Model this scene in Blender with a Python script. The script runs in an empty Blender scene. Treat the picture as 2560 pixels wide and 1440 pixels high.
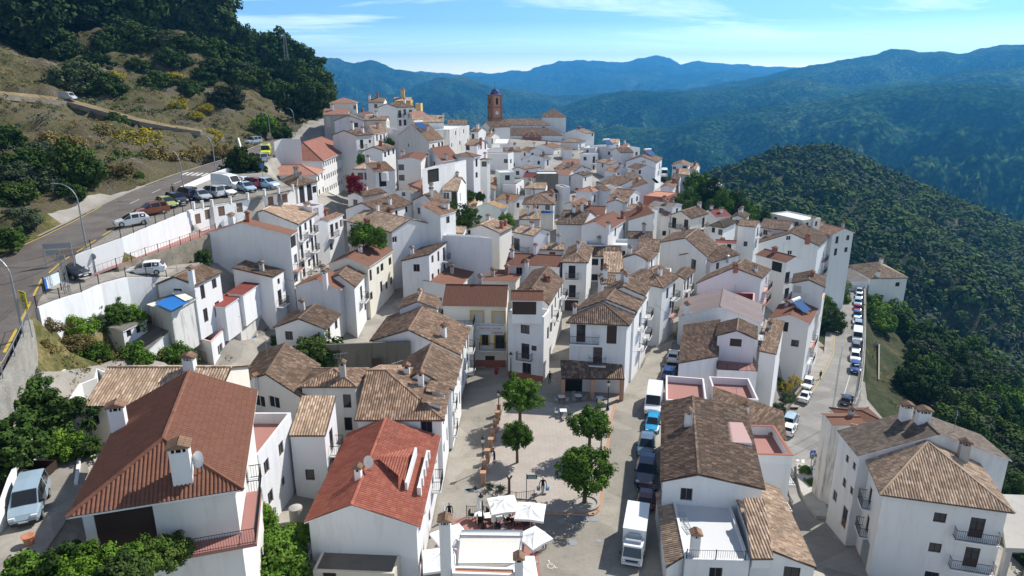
import bpy, math, random
import numpy as np
from mathutils import Vector, Matrix
R = math.radians
rng = random.Random(7)
SC = bpy.context.scene
COL = SC.collection
# ---------------------------------------------------------------- camera, sky, sun, exposure
CAMZ, PITCH, FPX = 38.0, R(17.03), 1730.0
cam = bpy.data.cameras.new('camera'); camo = bpy.data.objects.new('camera', cam); COL.objects.link(camo)
camo.location = (0, 0, CAMZ); camo.rotation_euler = (R(90) - PITCH, 0, 0)
cam.sensor_width = 36; cam.lens = 36 * FPX / 2560; cam.clip_start = 1; cam.clip_end = 90000
SC.camera = camo
SUN_EL, SUN_AZ = R(44), R(51)          # azimuth measured from +Y towards +X
world = bpy.data.worlds.new('World'); SC.world = world; world.use_nodes = True
wn = world.node_tree; wn.nodes.clear()
wo = wn.nodes.new('ShaderNodeOutputWorld'); bg = wn.nodes.new('ShaderNodeBackground'); bg.inputs[1].default_value = 0.074
sky = wn.nodes.new('ShaderNodeTexSky'); sky.sky_type = 'NISHITA'; sky.sun_disc = False
sky.sun_elevation = SUN_EL; sky.sun_rotation = SUN_AZ; sky.altitude = 700; sky.air_density = 1.0; sky.dust_density = 0.6; sky.ozone_density = 2.2
tc = wn.nodes.new('ShaderNodeTexCoord'); sp = wn.nodes.new('ShaderNodeSeparateXYZ')
wn.links.new(tc.outputs['Generated'], sp.inputs[0])
def wmath(op, a, b=None, clamp=False):
    n = wn.nodes.new('ShaderNodeMath'); n.operation = op; n.use_clamp = clamp
    for i, x in enumerate((a, b)):
        if x is None: continue
        if isinstance(x, (int, float)): n.inputs[i].default_value = x
        else: wn.links.new(x, n.inputs[i])
    return n.outputs[0]
zc_ = wmath('ADD', sp.outputs[2], 0.10)
cx_ = wmath('DIVIDE', sp.outputs[0], zc_); cy_ = wmath('DIVIDE', sp.outputs[1], zc_)
cb = wn.nodes.new('ShaderNodeCombineXYZ'); wn.links.new(wmath('MULTIPLY', cx_, 0.30), cb.inputs[0]); wn.links.new(wmath('MULTIPLY', cy_, 0.8), cb.inputs[1])
cn = wn.nodes.new('ShaderNodeTexNoise'); cn.inputs['Scale'].default_value = 1.15; cn.inputs['Detail'].default_value = 7; cn.inputs['Roughness'].default_value = 0.62; cn.inputs['Distortion'].default_value = 0.9
wn.links.new(cb.outputs[0], cn.inputs['Vector'])
cr = wn.nodes.new('ShaderNodeValToRGB'); cr.color_ramp.elements[0].position = 0.49; cr.color_ramp.elements[1].position = 0.72
wn.links.new(cn.outputs[0], cr.inputs[0])
cm = wn.nodes.new('ShaderNodeMixRGB'); cm.inputs[2].default_value = (24, 25, 26, 1)
fac = wmath('MULTIPLY', wmath('MULTIPLY', cr.outputs[0], 0.6), wmath('MULTIPLY', wmath('SUBTRACT', sp.outputs[2], 0.012), 18.0, True), True)
hz = wn.nodes.new('ShaderNodeValToRGB'); hz.color_ramp.elements[0].color = (4.3, 4.3, 3.6, 1); e_ = hz.color_ramp.elements.new(.03); e_.color = (2.1, 2.6, 2.95, 1); e_ = hz.color_ramp.elements.new(.07); e_.color = (.95, 1.42, 2.1, 1); e_ = hz.color_ramp.elements.new(.25); e_.color = (.6, .98, 1.5, 1); hz.color_ramp.elements[-1].position = .6; hz.color_ramp.elements[-1].color = (.85, .85, .85, 1); wn.links.new(sp.outputs[2], hz.inputs[0])
sm = wn.nodes.new('ShaderNodeMixRGB'); sm.blend_type = 'MULTIPLY'; sm.inputs[0].default_value = 1; wn.links.new(sky.outputs[0], sm.inputs[1]); wn.links.new(hz.outputs[0], sm.inputs[2])
wn.links.new(fac, cm.inputs[0]); wn.links.new(sm.outputs[0], cm.inputs[1])
wn.links.new(cm.outputs[0], bg.inputs[0]); wn.links.new(bg.outputs[0], wo.inputs[0])
sl = bpy.data.lights.new('sun', 'SUN'); sl.energy = 5.0; sl.angle = R(0.53); sl.color = (1.0, 0.955, 0.88)
so = bpy.data.objects.new('sun', sl); COL.objects.link(so); so.location = (60, 60, 300)
sd = Vector((math.sin(SUN_AZ) * math.cos(SUN_EL), math.cos(SUN_AZ) * math.cos(SUN_EL), math.sin(SUN_EL)))
so.rotation_euler = sd.to_track_quat('Z', 'Y').to_euler()
SC.view_settings.view_transform = 'Standard'; SC.view_settings.look = 'None'; SC.view_settings.gamma = 1; SC.view_settings.exposure = 0.32
SC.cycles.use_denoising = True; SC.cycles.max_bounces = 6; SC.cycles.diffuse_bounces = 3; SC.cycles.volume_bounces = 0
SC.cycles.use_adaptive_sampling = True
# ---------------------------------------------------------------- picking: a pixel of the photograph gives a ray; heights and the ground give the place
CP, SP_ = math.cos(PITCH), math.sin(PITCH)
REG = {'': (0, 0, 1), 'Z1': (0, 860, 2.4826), 'Z2': (760, 860, 2.4826), 'Z3': (1500, 860, 2.4826), 'Z4': (1900, 560, 1.6364), 'Z5': (0, 380, 2.4826),
       'M1': (500, 480, 3), 'M2': (1050, 480, 3), 'M3': (1450, 440, 3), 'F1': (780, 200, 4.236), 'F2': (1180, 200, 4.236), 'H': (0, 0, 2.9767),
       'S1': (560, 330, 5.334), 'R2': (1500, 380, 6), 'P4': (1560, 640, 4), 'B5': (1980, 960, 3), 'T5': (1640, 1160, 5.1432), 'P3': (1060, 1160, 4.2667), 'L2': (0, 560, 3.428), 'RR': (1900, 640, 3.13)}
def px(rg, p):
    o = REG[rg]; return (o[0] + p[0] / o[2], o[1] + p[1] / o[2])
def ray(u, v):
    a = (u - 1280) / FPX; b = (720 - v) / FPX
    return np.array((a, CP + b * SP_, -SP_ + b * CP))
def at_z(u, v, z):
    d = ray(u, v); t = (z - CAMZ) / d[2]; return np.array((d[0] * t, d[1] * t, z))
def at_y(u, v, y):
    d = ray(u, v); t = y / d[1]; return np.array((d[0] * t, y, CAMZ + d[2] * t))
# ---------------------------------------------------------------- ground height
PZ = [  # photo x, y, height
 (1300,1060,0),(1300,1290,0),(1150,1200,0),(1130,1330,.1),(1580,1150,0),(1500,1000,0),(1240,960,0),(1400,1420,0),(1590,1400,0),(1200,1430,.2),(1560,1300,0),
 (1690,830,.6),(1710,750,1.2),(1400,850,.5),(1450,740,1.6),(1995,1165,-12),(2035,1270,-10),(2080,1400,-8),(2040,1060,-13),(2070,960,-13.5),(2090,900,-14),
 (2110,770,-16),(2112,728,-17.5),(2190,755,-23),(2200,950,-19),(2230,1010,-19),(2300,850,-29),(2400,900,-38),(2540,1000,-42),(2500,1250,-20),(2400,700,-55),(2500,560,-78),
 (2130,560,-42),(2250,640,-48),(1990,1240,-10.5),(20,880,17),(60,720,18.3),(200,600,19.5),(400,510,20.3),(560,430,21),(650,380,22),(0,640,18.9),(180,555,19.8),(330,480,20.6),(600,385,21.9),
 (200,700,16.6),(365,690,14.5),(470,660,14),(230,850,11),(330,900,9.5),(430,880,9),(150,870,14),(640,920,4.3),(700,880,4.3),(740,800,5),(300,960,10),(120,1000,12),(60,1300,11),(80,1180,11),(130,1100,11),
 (60,905,16.0),(35,960,15.6),(10,1010,15.2),(660,1360,2.5),(700,1250,2.2),(850,1150,1.5),(900,900,2.2),(960,960,1.2),(250,1420,8),(620,1440,4),(30,1060,13),(1560,850,.3)]
PW = [  # x, y, z
 (-42,165,10),(-25,165,9),(0,165,7),(20,165,5),(40,165,1),(55,165,-5),(-42,190,14),(-20,200,12),(0,200,10),(22,200,8),(40,200,4),(60,200,-3),(0,240,13),(25,240,11),(50,240,4),(80,215,-15),
 (0,275,16),(30,275,13),(-30,240,20),(-48,208,23),(-62,200,24),(-70,180,23),(-40,235,24),(0,130,4.5),(12,107,1.5),(-15,130,6),(-28,125,8),(-38,128,12),(-60,150,21),(25,130,3),(45,130,-3),(35,105,-3),
 (22,75,-2),(22,60,-3),(28,80,-7),(30,92,-5),(40,100,-9),(0,310,6),(40,310,-2),(-40,290,14),(90,290,-30),(0,340,-20),(100,200,-35),(0,15,-1),(-30,15,8),(-60,20,16),(40,20,-6),(70,40,-20),(110,60,-45),(-90,40,30),
 (150,120,-55),(160,200,-62),(200,300,-75),(120,300,-55),(60,380,-45),(150,420,-62),(-100,15,32)]
PD = [  # photo x, y, distance along the view axis: the hillside on the left
 (170,252,165),(0,236,150),(350,300,160),(500,328,163),(60,330,128),(250,380,128),(420,400,135),(560,360,160),(700,330,185),(100,480,100),
 (300,60,255),(600,150,250),(700,215,240),(790,280,228),(0,10,230),(150,150,200),(400,200,205),(560,240,205),(480,90,230),(640,290,200),(20,140,185),(250,130,210),(0,560,78)]
HILL = [(1700,450,430),(1800,402,500),(1900,378,540),(1980,373,555),(2050,356,560),(2080,354,565),(2140,385,560),(2200,422,560),(2300,458,570),(2400,496,580),(2560,548,590),(2700,590,600),
        (1900,470,400),(2050,450,420),(2200,500,430),(2350,560,440),(1850,520,330)]
def pd(u, v, d):
    r = ray(u, v); return np.array((0, 0, CAMZ)) + r * d
ctrl = [at_z(*p) for p in PZ] + [np.array(p, float) for p in PW] + [pd(*p) - np.array((0, 0, 1.5)) for p in PD] + [pd(*p) - np.array((0, 0, 5)) for p in HILL]
ctrl += [np.array(p, float) for p in [(-400,300,130),(-300,100,110),(-250,450,70),(-100,450,-40),(0,600,-150),(100,700,-190),(250,700,-150),(500,300,-190),(400,100,-160),(300,-60,-130),(700,700,-230),(500,900,-280),(150,950,-280),(-300,900,-150),(-150,-80,50),(0,-80,-10),(100,-80,-50)]]
ctrl = np.array(ctrl)
CQ = 5.0
def _phi(d2): return np.sqrt(d2 + CQ * CQ)
_d2 = ((ctrl[:, None, :2] - ctrl[None, :, :2]) ** 2).sum(-1)
_n = len(ctrl); _A = np.zeros((_n + 1, _n + 1)); _A[:_n, :_n] = _phi(_d2) - np.eye(_n) * 1.2; _A[:_n, _n] = 1; _A[_n, :_n] = 1
_w = np.linalg.solve(_A, np.append(ctrl[:, 2], 0))
def ground(x, y):
    x = np.asarray(x, float); y = np.asarray(y, float); sh = x.shape; x = x.ravel(); y = y.ravel(); out = np.empty(x.shape)
    for i in range(0, len(x), 20000):
        d2 = (x[i:i+20000, None] - ctrl[None, :, 0]) ** 2 + (y[i:i+20000, None] - ctrl[None, :, 1]) ** 2
        out[i:i+20000] = _phi(d2) @ _w[:_n] + _w[_n]
    return out.reshape(sh)
def gz(x, y): return float(ground(np.array([x]), np.array([y]))[0])
_T = np.concatenate([np.arange(20, 260, 0.7), np.arange(260, 900, 4.0)])
def at_g(u, v, h=0.0, tmin=20):
    d = ray(u, v); P = d[None, :] * _T[:, None]; z = CAMZ + P[:, 2]; g = ground(P[:, 0], P[:, 1]) + h
    k = np.where((z <= g) & (_T >= tmin))[0]
    if len(k) == 0: return pd(u, v, 300)
    k = k[0]
    if k == 0: t = _T[0]
    else:
        a, b = (z - g)[k - 1], (z - g)[k]; t = _T[k - 1] + (_T[k] - _T[k - 1]) * a / (a - b)
    return np.array((d[0] * t, d[1] * t, CAMZ + d[2] * t))
# value noise
def vnoise(x, y, seed=0):
    xi = np.floor(x).astype(np.int64); yi = np.floor(y).astype(np.int64); fx = x - xi; fy = y - yi
    fx = fx * fx * (3 - 2 * fx); fy = fy * fy * (3 - 2 * fy)
    def h(a, b):
        n = (a * 374761393 + b * 668265263 + seed * 974711) & 0xffffffff
        n = ((n ^ (n >> 13)) * 1274126177) & 0xffffffff
        return ((n ^ (n >> 16)) & 0xffff) / 65535.0
    return (h(xi, yi) * (1 - fx) + h(xi + 1, yi) * fx) * (1 - fy) + (h(xi, yi + 1) * (1 - fx) + h(xi + 1, yi + 1) * fx) * fy
def fbm(x, y, o=4, seed=0):
    s = 0; a = .5
    for i in range(o):
        s = s + a * vnoise(x, y, seed + i); x = x * 2.03; y = y * 2.03; a *= .5
    return s
# ---------------------------------------------------------------- materials
MAT = {}
class N:
    """small helper round a node tree"""
    def __init__(s, name, rough=.8, spec=.3):
        s.m = bpy.data.materials.new(name); s.m.use_nodes = True; s.t = s.m.node_tree; s.b = s.t.nodes['Principled BSDF']
        s.b.inputs['Roughness'].default_value = rough; s.b.inputs['Specular IOR Level'].default_value = spec
    def n(s, typ, **kw):
        x = s.t.nodes.new(typ)
        for k, v in kw.items(): setattr(x, k, v)
        return x
    def l(s, a, b): s.t.links.new(a, b)
    def math(s, op, a, b=0.0, clamp=False):
        x = s.n('ShaderNodeMath', operation=op, use_clamp=clamp)
        for i, q in enumerate((a, b)):
            if isinstance(q, (int, float)): x.inputs[i].default_value = q
            else: s.l(q, x.inputs[i])
        return x.outputs[0]
    def noise(s, vec, scale, detail=4, rough=.55, dist=0):
        x = s.n('ShaderNodeTexNoise'); x.inputs['Scale'].default_value = scale; x.inputs['Detail'].default_value = detail; x.inputs['Roughness'].default_value = rough; x.inputs['Distortion'].default_value = dist
        if vec is not None: s.l(vec, x.inputs['Vector'])
        return x.outputs[0]
    def ramp(s, f, stops, interp='LINEAR'):
        x = s.n('ShaderNodeValToRGB'); x.color_ramp.interpolation = interp; e = x.color_ramp.elements
        while len(e) < len(stops): e.new(.5)
        for i, (p, c) in enumerate(stops):
            e[i].position = p; e[i].color = (c[0], c[1], c[2], 1) if hasattr(c, '__len__') else (c, c, c, 1)
        s.l(f, x.inputs[0]); return x.outputs[0]
    def mix(s, f, a, b, mode='MIX'):
        x = s.n('ShaderNodeMixRGB', blend_type=mode)
        for i, q in enumerate((f, a, b)):
            if isinstance(q, (int, float)): x.inputs[i].default_value = q
            elif isinstance(q, tuple): x.inputs[i].default_value = (*q[:3], 1)
            else: s.l(q, x.inputs[i])
        return x.outputs[0]
    def col(s, c):
        if isinstance(c, tuple): s.b.inputs['Base Color'].default_value = (*c[:3], 1)
        else: s.l(c, s.b.inputs['Base Color'])
    def bump(s, h, strength=.4, dist=.05):
        x = s.n('ShaderNodeBump'); x.inputs['Strength'].default_value = strength; x.inputs['Distance'].default_value = dist
        s.l(h, x.inputs['Height']); s.l(x.outputs[0], s.b.inputs['Normal'])
    def pos(s): return s.n('ShaderNodeNewGeometry').outputs['Position']
    def obj(s): return s.n('ShaderNodeTexCoord').outputs['Object']
    def uv(s): return s.n('ShaderNodeTexCoord').outputs['UV']
    def rnd(s): return s.n('ShaderNodeObjectInfo').outputs['Random']
    def scale(s, v, x, y, z):
        q = s.n('ShaderNodeMapping'); q.inputs['Scale'].default_value = (x, y, z); s.l(v, q.inputs[0]); return q.outputs[0]
def reg(key, k): MAT[key] = k.m; return k.m
def plain(key, c, rough=.7, metal=0, spec=.4, var=.12):
    k = N(key, rough, spec); k.b.inputs['Metallic'].default_value = metal
    f = k.noise(k.obj(), 3.0, 5); k.col(k.mix(k.math('MULTIPLY', f, var * 2), c, tuple(x * .6 for x in c)))
    return reg(key, k)
def tile(key, stops, per=.24, course=.45, patch=(.10,.085,.07), pf=.5, bump=.5, rough=.85):
    k = N(key, rough, .2); uv = k.uv(); s = k.n('ShaderNodeSeparateXYZ'); k.l(uv, s.inputs[0])
    u = k.math('DIVIDE', s.outputs[0], per); v = k.math('DIVIDE', s.outputs[1], course)
    vj = k.math('ADD', v, k.math('MULTIPLY', k.noise(uv, .7, 2), .5))
    c = k.n('ShaderNodeCombineXYZ'); k.l(k.math('FLOOR', u), c.inputs[0]); k.l(k.math('FLOOR', vj), c.inputs[1]); k.l(k.math('MULTIPLY', k.rnd(), 91.0), c.inputs[2])
    w = k.n('ShaderNodeTexWhiteNoise', noise_dimensions='3D'); k.l(c.outputs[0], w.inputs[0])
    base = k.ramp(w.outputs[0], stops)
    big = k.noise(k.pos(), .55, 6, .62)
    base = k.mix(k.ramp(big, [(.46, 0), (.70, pf)]), base, patch)
    fr = k.math('FRACT', vj); seam = k.ramp(fr, [(0, .62), (.10, 1.0)])
    base = k.mix(1.0, base, seam, 'MULTIPLY') if bump > .2 else base
    hv = k.math('MULTIPLY', k.rnd(), .45)
    base = k.mix(1.0, base, k.ramp(k.rnd(), [(0, (.74, .72, .70)), (1, (1.1, 1.02, .98))]), 'MULTIPLY')
    k.col(base); k.bump(k.math('ADD', fr, k.math('MULTIPLY', w.outputs[0], .5)), bump, .04); return reg(key, k)
tile('old', [(0, (.17,.12,.088)), (.35, (.24,.168,.12)), (.7, (.315,.225,.16)), (1, (.44,.33,.245))])
tile('olddark', [(0, (.11,.08,.062)), (.4, (.165,.118,.088)), (.8, (.235,.17,.124)), (1, (.34,.255,.19))], pf=.65)
tile('oldlight', [(0, (.34,.25,.18)), (.4, (.47,.355,.255)), (.8, (.57,.44,.325)), (1, (.70,.57,.44))], pf=.4)
tile('orange', [(0, (.25,.16,.11)), (.5, (.33,.215,.145)), (1, (.43,.295,.21))], pf=.35)
tile('brown', [(0, (.165,.08,.054)), (1, (.19,.093,.062))], pf=.12, bump=.25)
tile('panel', [(0, (.195,.10,.068)), (1, (.205,.105,.072))], per=1.0, course=30, patch=(.16,.09,.065), pf=.4, bump=.02)
tile('bigbrown', [(0, (.165,.078,.054)), (1, (.195,.096,.066))], per=.225, course=.36, pf=.10, bump=.6)
tile('red', [(0, (.27,.095,.066)), (.5, (.305,.11,.078)), (1, (.35,.14,.10))], pf=.30, patch=(.16,.06,.045))
tile('salmon', [(0, (.34,.18,.135)), (1, (.42,.235,.175))], pf=.3, patch=(.33,.16,.12), bump=.2)
tile('school', [(0, (.34,.15,.11)), (1, (.42,.20,.15))], pf=.25, patch=(.27,.12,.09), bump=.25)
tile('maroon', [(0, (.20,.05,.045)), (1, (.24,.065,.055))], per=1, course=30, pf=.3, patch=(.16,.05,.045), bump=.02)
tile('greyroof', [(0, (.215,.185,.185)), (1, (.255,.22,.22))], per=1, course=40, pf=.4, patch=(.18,.155,.155), bump=.02)
tile('slate', [(0, (.095,.08,.065)), (.6, (.135,.115,.095)), (1, (.19,.16,.13))], per=.3, course=.4, pf=.3, bump=.7)
tile('cement', [(0, (.17,.16,.145)), (1, (.26,.245,.22))], per=.2, course=1.2, pf=.5, bump=.2)
tile('ochre', [(0, (.42,.26,.12)), (.5, (.50,.33,.17)), (1, (.58,.41,.24))], pf=.3)
def wallmat(key, c, stain=.35, sc=.35, patch=(.46,.44,.40)):
    k = N(key, .9, .15); p = k.pos(); f = k.noise(k.scale(p, 1, 1, .16), sc * 3, 7, .68); g = k.noise(p, .16, 3)
    a = k.mix(k.ramp(f, [(.50, 0), (.70, stain)]), c, patch)
    a = k.mix(k.math('MULTIPLY', g, .18), a, tuple(x * .82 for x in c))
    a = k.mix(1.0, a, k.ramp(k.rnd(), [(0, .93), (1, 1.03)]), 'MULTIPLY')
    k.col(a); k.bump(k.noise(p, 3.2, 5), .12, .03); return reg(key, k)
wallmat('white', (.78,.78,.77), .26)
wallmat('white3', (.76,.745,.70), .45)
wallmat('white2', (.73,.735,.74), .42)
wallmat('stained', (.66,.65,.62), .85, .5, (.22,.21,.19))
wallmat('cream', (.76,.72,.62), .25)
wallmat('yellow', (.62,.44,.17), .3, patch=(.42,.31,.16))
wallmat('grey', (.46,.45,.43), .5, patch=(.28,.27,.25))
wallmat('darkwall', (.16,.15,.125), .8, patch=(.07,.068,.055))
wallmat('pinkwhite', (.76,.72,.74), .2)
wallmat('greenwhite', (.62,.68,.64), .3)
wallmat('bluewall', (.55,.66,.72), .3)
wallmat('render', (.62,.57,.46), .4)
wallmat('concrete', (.42,.40,.37), .5, patch=(.27,.26,.24))
plain('floorred', (.36,.17,.145), .75); plain('floorpink', (.50,.32,.30), .8); plain('floorgrey', (.62,.63,.64), .8, var=.1); plain('terracotta', (.47,.20,.11), .8)
plain('redwall', (.26,.055,.05), .8); plain('brickred', (.36,.13,.085), .85); plain('pinkrim', (.62,.36,.31), .8)
plain('wood', (.13,.062,.034), .6); plain('wooddark', (.05,.028,.02), .6); plain('shutter', (.20,.125,.085), .7); plain('iron', (.022,.023,.026), .5)
plain('steel', (.42,.44,.46), .45, .6); plain('galv', (.33,.35,.37), .5, .5); plain('whiteframe', (.78,.78,.77), .5); plain('blind', (.58,.55,.49), .7); plain('greydoor', (.30,.34,.36), .6)
plain('canvas', (.83,.83,.81), .85, var=.05); plain('canvascream', (.80,.77,.69), .85, var=.05); plain('black', (.016,.016,.017), .5); plain('eave', (.16,.115,.08), .9); plain('soot_shade', (.02,.018,.016), .9)  # last one: chimney soot, and shade painted into loggia, church and porch openings
plain('lampglass', (.70,.66,.52), .3); plain('bark', (.12,.085,.06), .9); plain('rubber', (.02,.02,.021), .8); plain('alloy', (.50,.51,.53), .35, .7); plain('skin', (.52,.33,.24), .6)
plain('plastwhite', (.74,.74,.73), .5); plain('green', (.10,.30,.04), .6); plain('signgreen', (.03,.10,.06), .5); plain('signyellow', (.75,.66,.03), .45, var=.02); plain('signblue', (.02,.13,.48), .45, var=.02); plain('signlight', (.62,.72,.80), .5, var=.03)
plain('signred', (.55,.03,.03), .45, var=.02); plain('textblue', (.05,.16,.40), .6); plain('textred', (.42,.03,.05), .6); plain('yellowtrim', (.62,.42,.08), .7); plain('tarpblue', (.015,.16,.50), .55); plain('tarpwhite', (.74,.72,.62), .7)
plain('stoneorange', (.47,.27,.17), .9); plain('taillight', (.35,.015,.015), .3); plain('headlight', (.75,.77,.78), .15, spec=.6); plain('plate', (.78,.78,.74), .5); plain('towel', (.05,.16,.42), .8); plain('towel2', (.55,.55,.60), .8)
def glass(key, c=(.018,.022,.028), rough=.08):
    k = N(key, rough, .6); k.col(c); return reg(key, k)
glass('glass'); glass('carglass', (.012,.016,.02), .05); glass('solar', (.03,.09,.22), .12); glass('shield', (.05,.09,.12), .05)
def paint(key, c, rough=.25):
    k = N(key, rough, .5); k.b.inputs['Coat Weight'].default_value = .6; k.b.inputs['Coat Roughness'].default_value = .06; k.col(c); return reg(key, k)
for nm, c in dict(pwhite=(.78,.79,.79), pblack=(.012,.013,.016), pblue=(.012,.06,.22), plblue=(.30,.40,.48), psilver=(.42,.45,.48), pgrey=(.13,.14,.155), pred=(.30,.012,.018), pmaroon=(.10,.012,.014), pgreen=(.33,.38,.08), pcopper=(.22,.055,.025), pnavy=(.016,.035,.09), psteel=(.10,.17,.25), pyellow=(.80,.78,.02), piceblue=(.36,.50,.62), pdark=(.03,.034,.045), psky=(.02,.30,.55)).items(): paint(nm, c)
def ground_mat(key, stops, sc=.25, sc2=2.5, bump=.3, bd=.08, rough=.95):
    k = N(key, rough, .15); p = k.pos(); a = k.noise(p, sc, 6, .65); b = k.noise(p, sc2, 5, .6)
    f = k.math('ADD', k.math('MULTIPLY', a, .62), k.math('MULTIPLY', b, .38)); c = k.ramp(f, stops)
    if key in ('streetconc', 'roadgrey', 'asphalt', 'pavement'): v = k.n('ShaderNodeTexVoronoi'); v.inputs['Scale'].default_value = .22; k.l(p, v.inputs['Vector']); c = k.mix(1.0, c, k.ramp(v.outputs['Color'], [(.2, .86), (.8, 1.1)]), 'MULTIPLY')
    k.col(c); k.bump(k.noise(p, sc2 * 2, 6, .7), bump, bd); return reg(key, k)
ground_mat('hillground', [(.36, (.032,.042,.016)), (.44, (.07,.072,.03)), (.51, (.135,.115,.058)), (.56, (.10,.085,.06)), (.61, (.16,.14,.11)), (.68, (.25,.225,.17))], .09, 1.1, .9, .5)
ground_mat('slopeground', [(.36, (.018,.03,.012)), (.48, (.035,.046,.018)), (.58, (.07,.068,.03)), (.68, (.17,.14,.08))], .06, .8, .8, .4)
ground_mat('asphalt', [(.35, (.115,.10,.09)), (.6, (.165,.148,.132))], .3, 4, .15, .02)
ground_mat('streetconc', [(.32, (.20,.185,.16)), (.45, (.30,.275,.235)), (.68, (.37,.345,.30))], .35, 3.5, .15, .02)
ground_mat('roadgrey', [(.33, (.20,.195,.185)), (.66, (.30,.29,.27))], .3, 4, .12, .02)
ground_mat('pavement', [(.33, (.24,.22,.195)), (.66, (.36,.335,.295))], .5, 5, .2, .02)
ground_mat('gravel', [(.35, (.17,.155,.13)), (.65, (.38,.35,.29))], .4, 6, .8, .05)
ground_mat('stonewall', [(.35, (.17,.15,.12)), (.52, (.27,.24,.19)), (.68, (.36,.32,.25))], .6, 3.5, 1.0, .12)
ground_mat('rubble', [(.35, (.26,.245,.21)), (.52, (.36,.34,.30)), (.68, (.46,.43,.38))], .8, 4.5, 1.0, .12)
ground_mat('drygrass', [(.35, (.055,.07,.022)), (.48, (.11,.11,.038)), (.56, (.19,.16,.065)), (.66, (.29,.24,.12))], .5, 3, 1.0, .2)
ground_mat('earth', [(.35, (.13,.10,.055)), (.5, (.22,.17,.09)), (.65, (.28,.22,.12))], .3, 2.5, .7, .1)
plain('paintyellow', (.58,.40,.06), .8); plain('paintwhite', (.66,.65,.62), .8)
def plaza():
    k = N('plazastone', .85, .2); p = k.pos(); br = k.n('ShaderNodeTexBrick'); k.l(k.scale(p, 1, 1, 1), br.inputs[0])
    br.inputs['Scale'].default_value = 1.0; br.inputs['Mortar Size'].default_value = .022; br.inputs['Brick Width'].default_value = .9; br.inputs['Row Height'].default_value = .45
    br.inputs['Color1'].default_value = (.42,.38,.335,1); br.inputs['Color2'].default_value = (.45,.395,.355,1); br.inputs['Mortar'].default_value = (.35,.305,.27,1)
    f = k.noise(p, .35, 6, .6); k.col(k.mix(k.ramp(f, [(.42, 0), (.7, .55)]), br.outputs[0], (.32,.28,.25))); reg('plazastone', k)
plaza()
def brick():
    k = N('brickpat', .85, .2); br = k.n('ShaderNodeTexBrick'); k.l(k.uv(), br.inputs[0]); br.inputs['Scale'].default_value = 1; br.inputs['Brick Width'].default_value = .3; br.inputs['Row Height'].default_value = .1; br.inputs['Mortar Size'].default_value = .012
    br.inputs['Color1'].default_value = (.40,.15,.09,1); br.inputs['Color2'].default_value = (.48,.22,.14,1); br.inputs['Mortar'].default_value = (.5,.42,.36,1); k.col(br.outputs[0]); reg('brickpat', k)
brick()
def leaf(key, dark, mid, light, rnd=.35):
    k = N(key, .9, .04); p = k.pos(); a = k.noise(p, .35, 4, .6); w = k.n('ShaderNodeTexWhiteNoise', noise_dimensions='3D'); k.l(k.scale(k.n('ShaderNodeVectorMath', operation='FLOOR').outputs[0], 1, 1, 1), w.inputs[0])
    vm = [x for x in k.t.nodes if x.bl_idname == 'ShaderNodeVectorMath'][0]; k.l(k.scale(p, 3, 3, 3), vm.inputs[0])
    f = k.math('ADD', k.math('MULTIPLY', a, .78), k.math('MULTIPLY', w.outputs[0], .22))
    c = k.ramp(f, [(.25, dark), (.5, mid), (.78, light)])
    c = k.mix(1.0, c, k.ramp(k.rnd(), [(0, (1 - rnd, 1 - rnd, 1 - rnd)), (.5, (1, 1, 1)), (1, (1 + rnd, 1 + rnd * .8, 1))]), 'MULTIPLY'); k.col(c)
    k.b.inputs['Subsurface Weight'].default_value = 0; return reg(key, k)
leaf('lf_bright', (.038,.085,.011), (.08,.155,.022), (.15,.24,.04))
leaf('lf_oak', (.028,.052,.015), (.052,.086,.023), (.09,.13,.04))
leaf('lf_olive', (.03,.045,.022), (.065,.09,.046), (.12,.15,.085))
leaf('lf_mid', (.02,.045,.012), (.045,.085,.020), (.085,.14,.034))
leaf('lf_broom', (.16,.15,.018), (.30,.26,.03), (.42,.36,.05))
leaf('lf_dry', (.10,.085,.03), (.19,.15,.06), (.30,.24,.11))
leaf('lf_red', (.10,.008,.014), (.20,.018,.028), (.30,.04,.05))
leaf('lf_pine', (.018,.034,.014), (.034,.058,.022), (.06,.09,.035))
leaf('lf_gold', (.22,.16,.015), (.36,.27,.03), (.5,.4,.06))
def mountain():
    k = N('mountain', 1.0, .0); p = k.pos(); v = k.n('ShaderNodeTexVoronoi'); v.inputs['Scale'].default_value = .075; k.l(p, v.inputs['Vector'])
    v2 = k.n('ShaderNodeTexVoronoi'); v2.inputs['Scale'].default_value = .022; k.l(p, v2.inputs['Vector'])
    a = k.noise(p, .0022, 6, .62); b = k.noise(p, .03, 5, .7)
    f = k.math('ADD', k.math('MULTIPLY', a, .55), k.math('MULTIPLY', b, .45))
    c = k.ramp(f, [(.36, (.007,.024,.009)), (.46, (.018,.052,.014)), (.54, (.045,.09,.026)), (.62, (.10,.13,.055)), (.71, (.24,.22,.14))])
    c = k.mix(1.0, c, k.ramp(v.outputs['Distance'], [(0, 1.5), (.7, .35)]), 'MULTIPLY'); c = k.mix(1.0, c, k.ramp(v2.outputs['Color'], [(.1, .7), (.9, 1.3)]), 'MULTIPLY'); k.col(c)
    k.bump(k.math('ADD', k.math('MULTIPLY', v.outputs['Distance'], -1.0), k.math('MULTIPLY', b, .8)), .7, 7.0); reg('mountain', k)
mountain()
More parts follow.
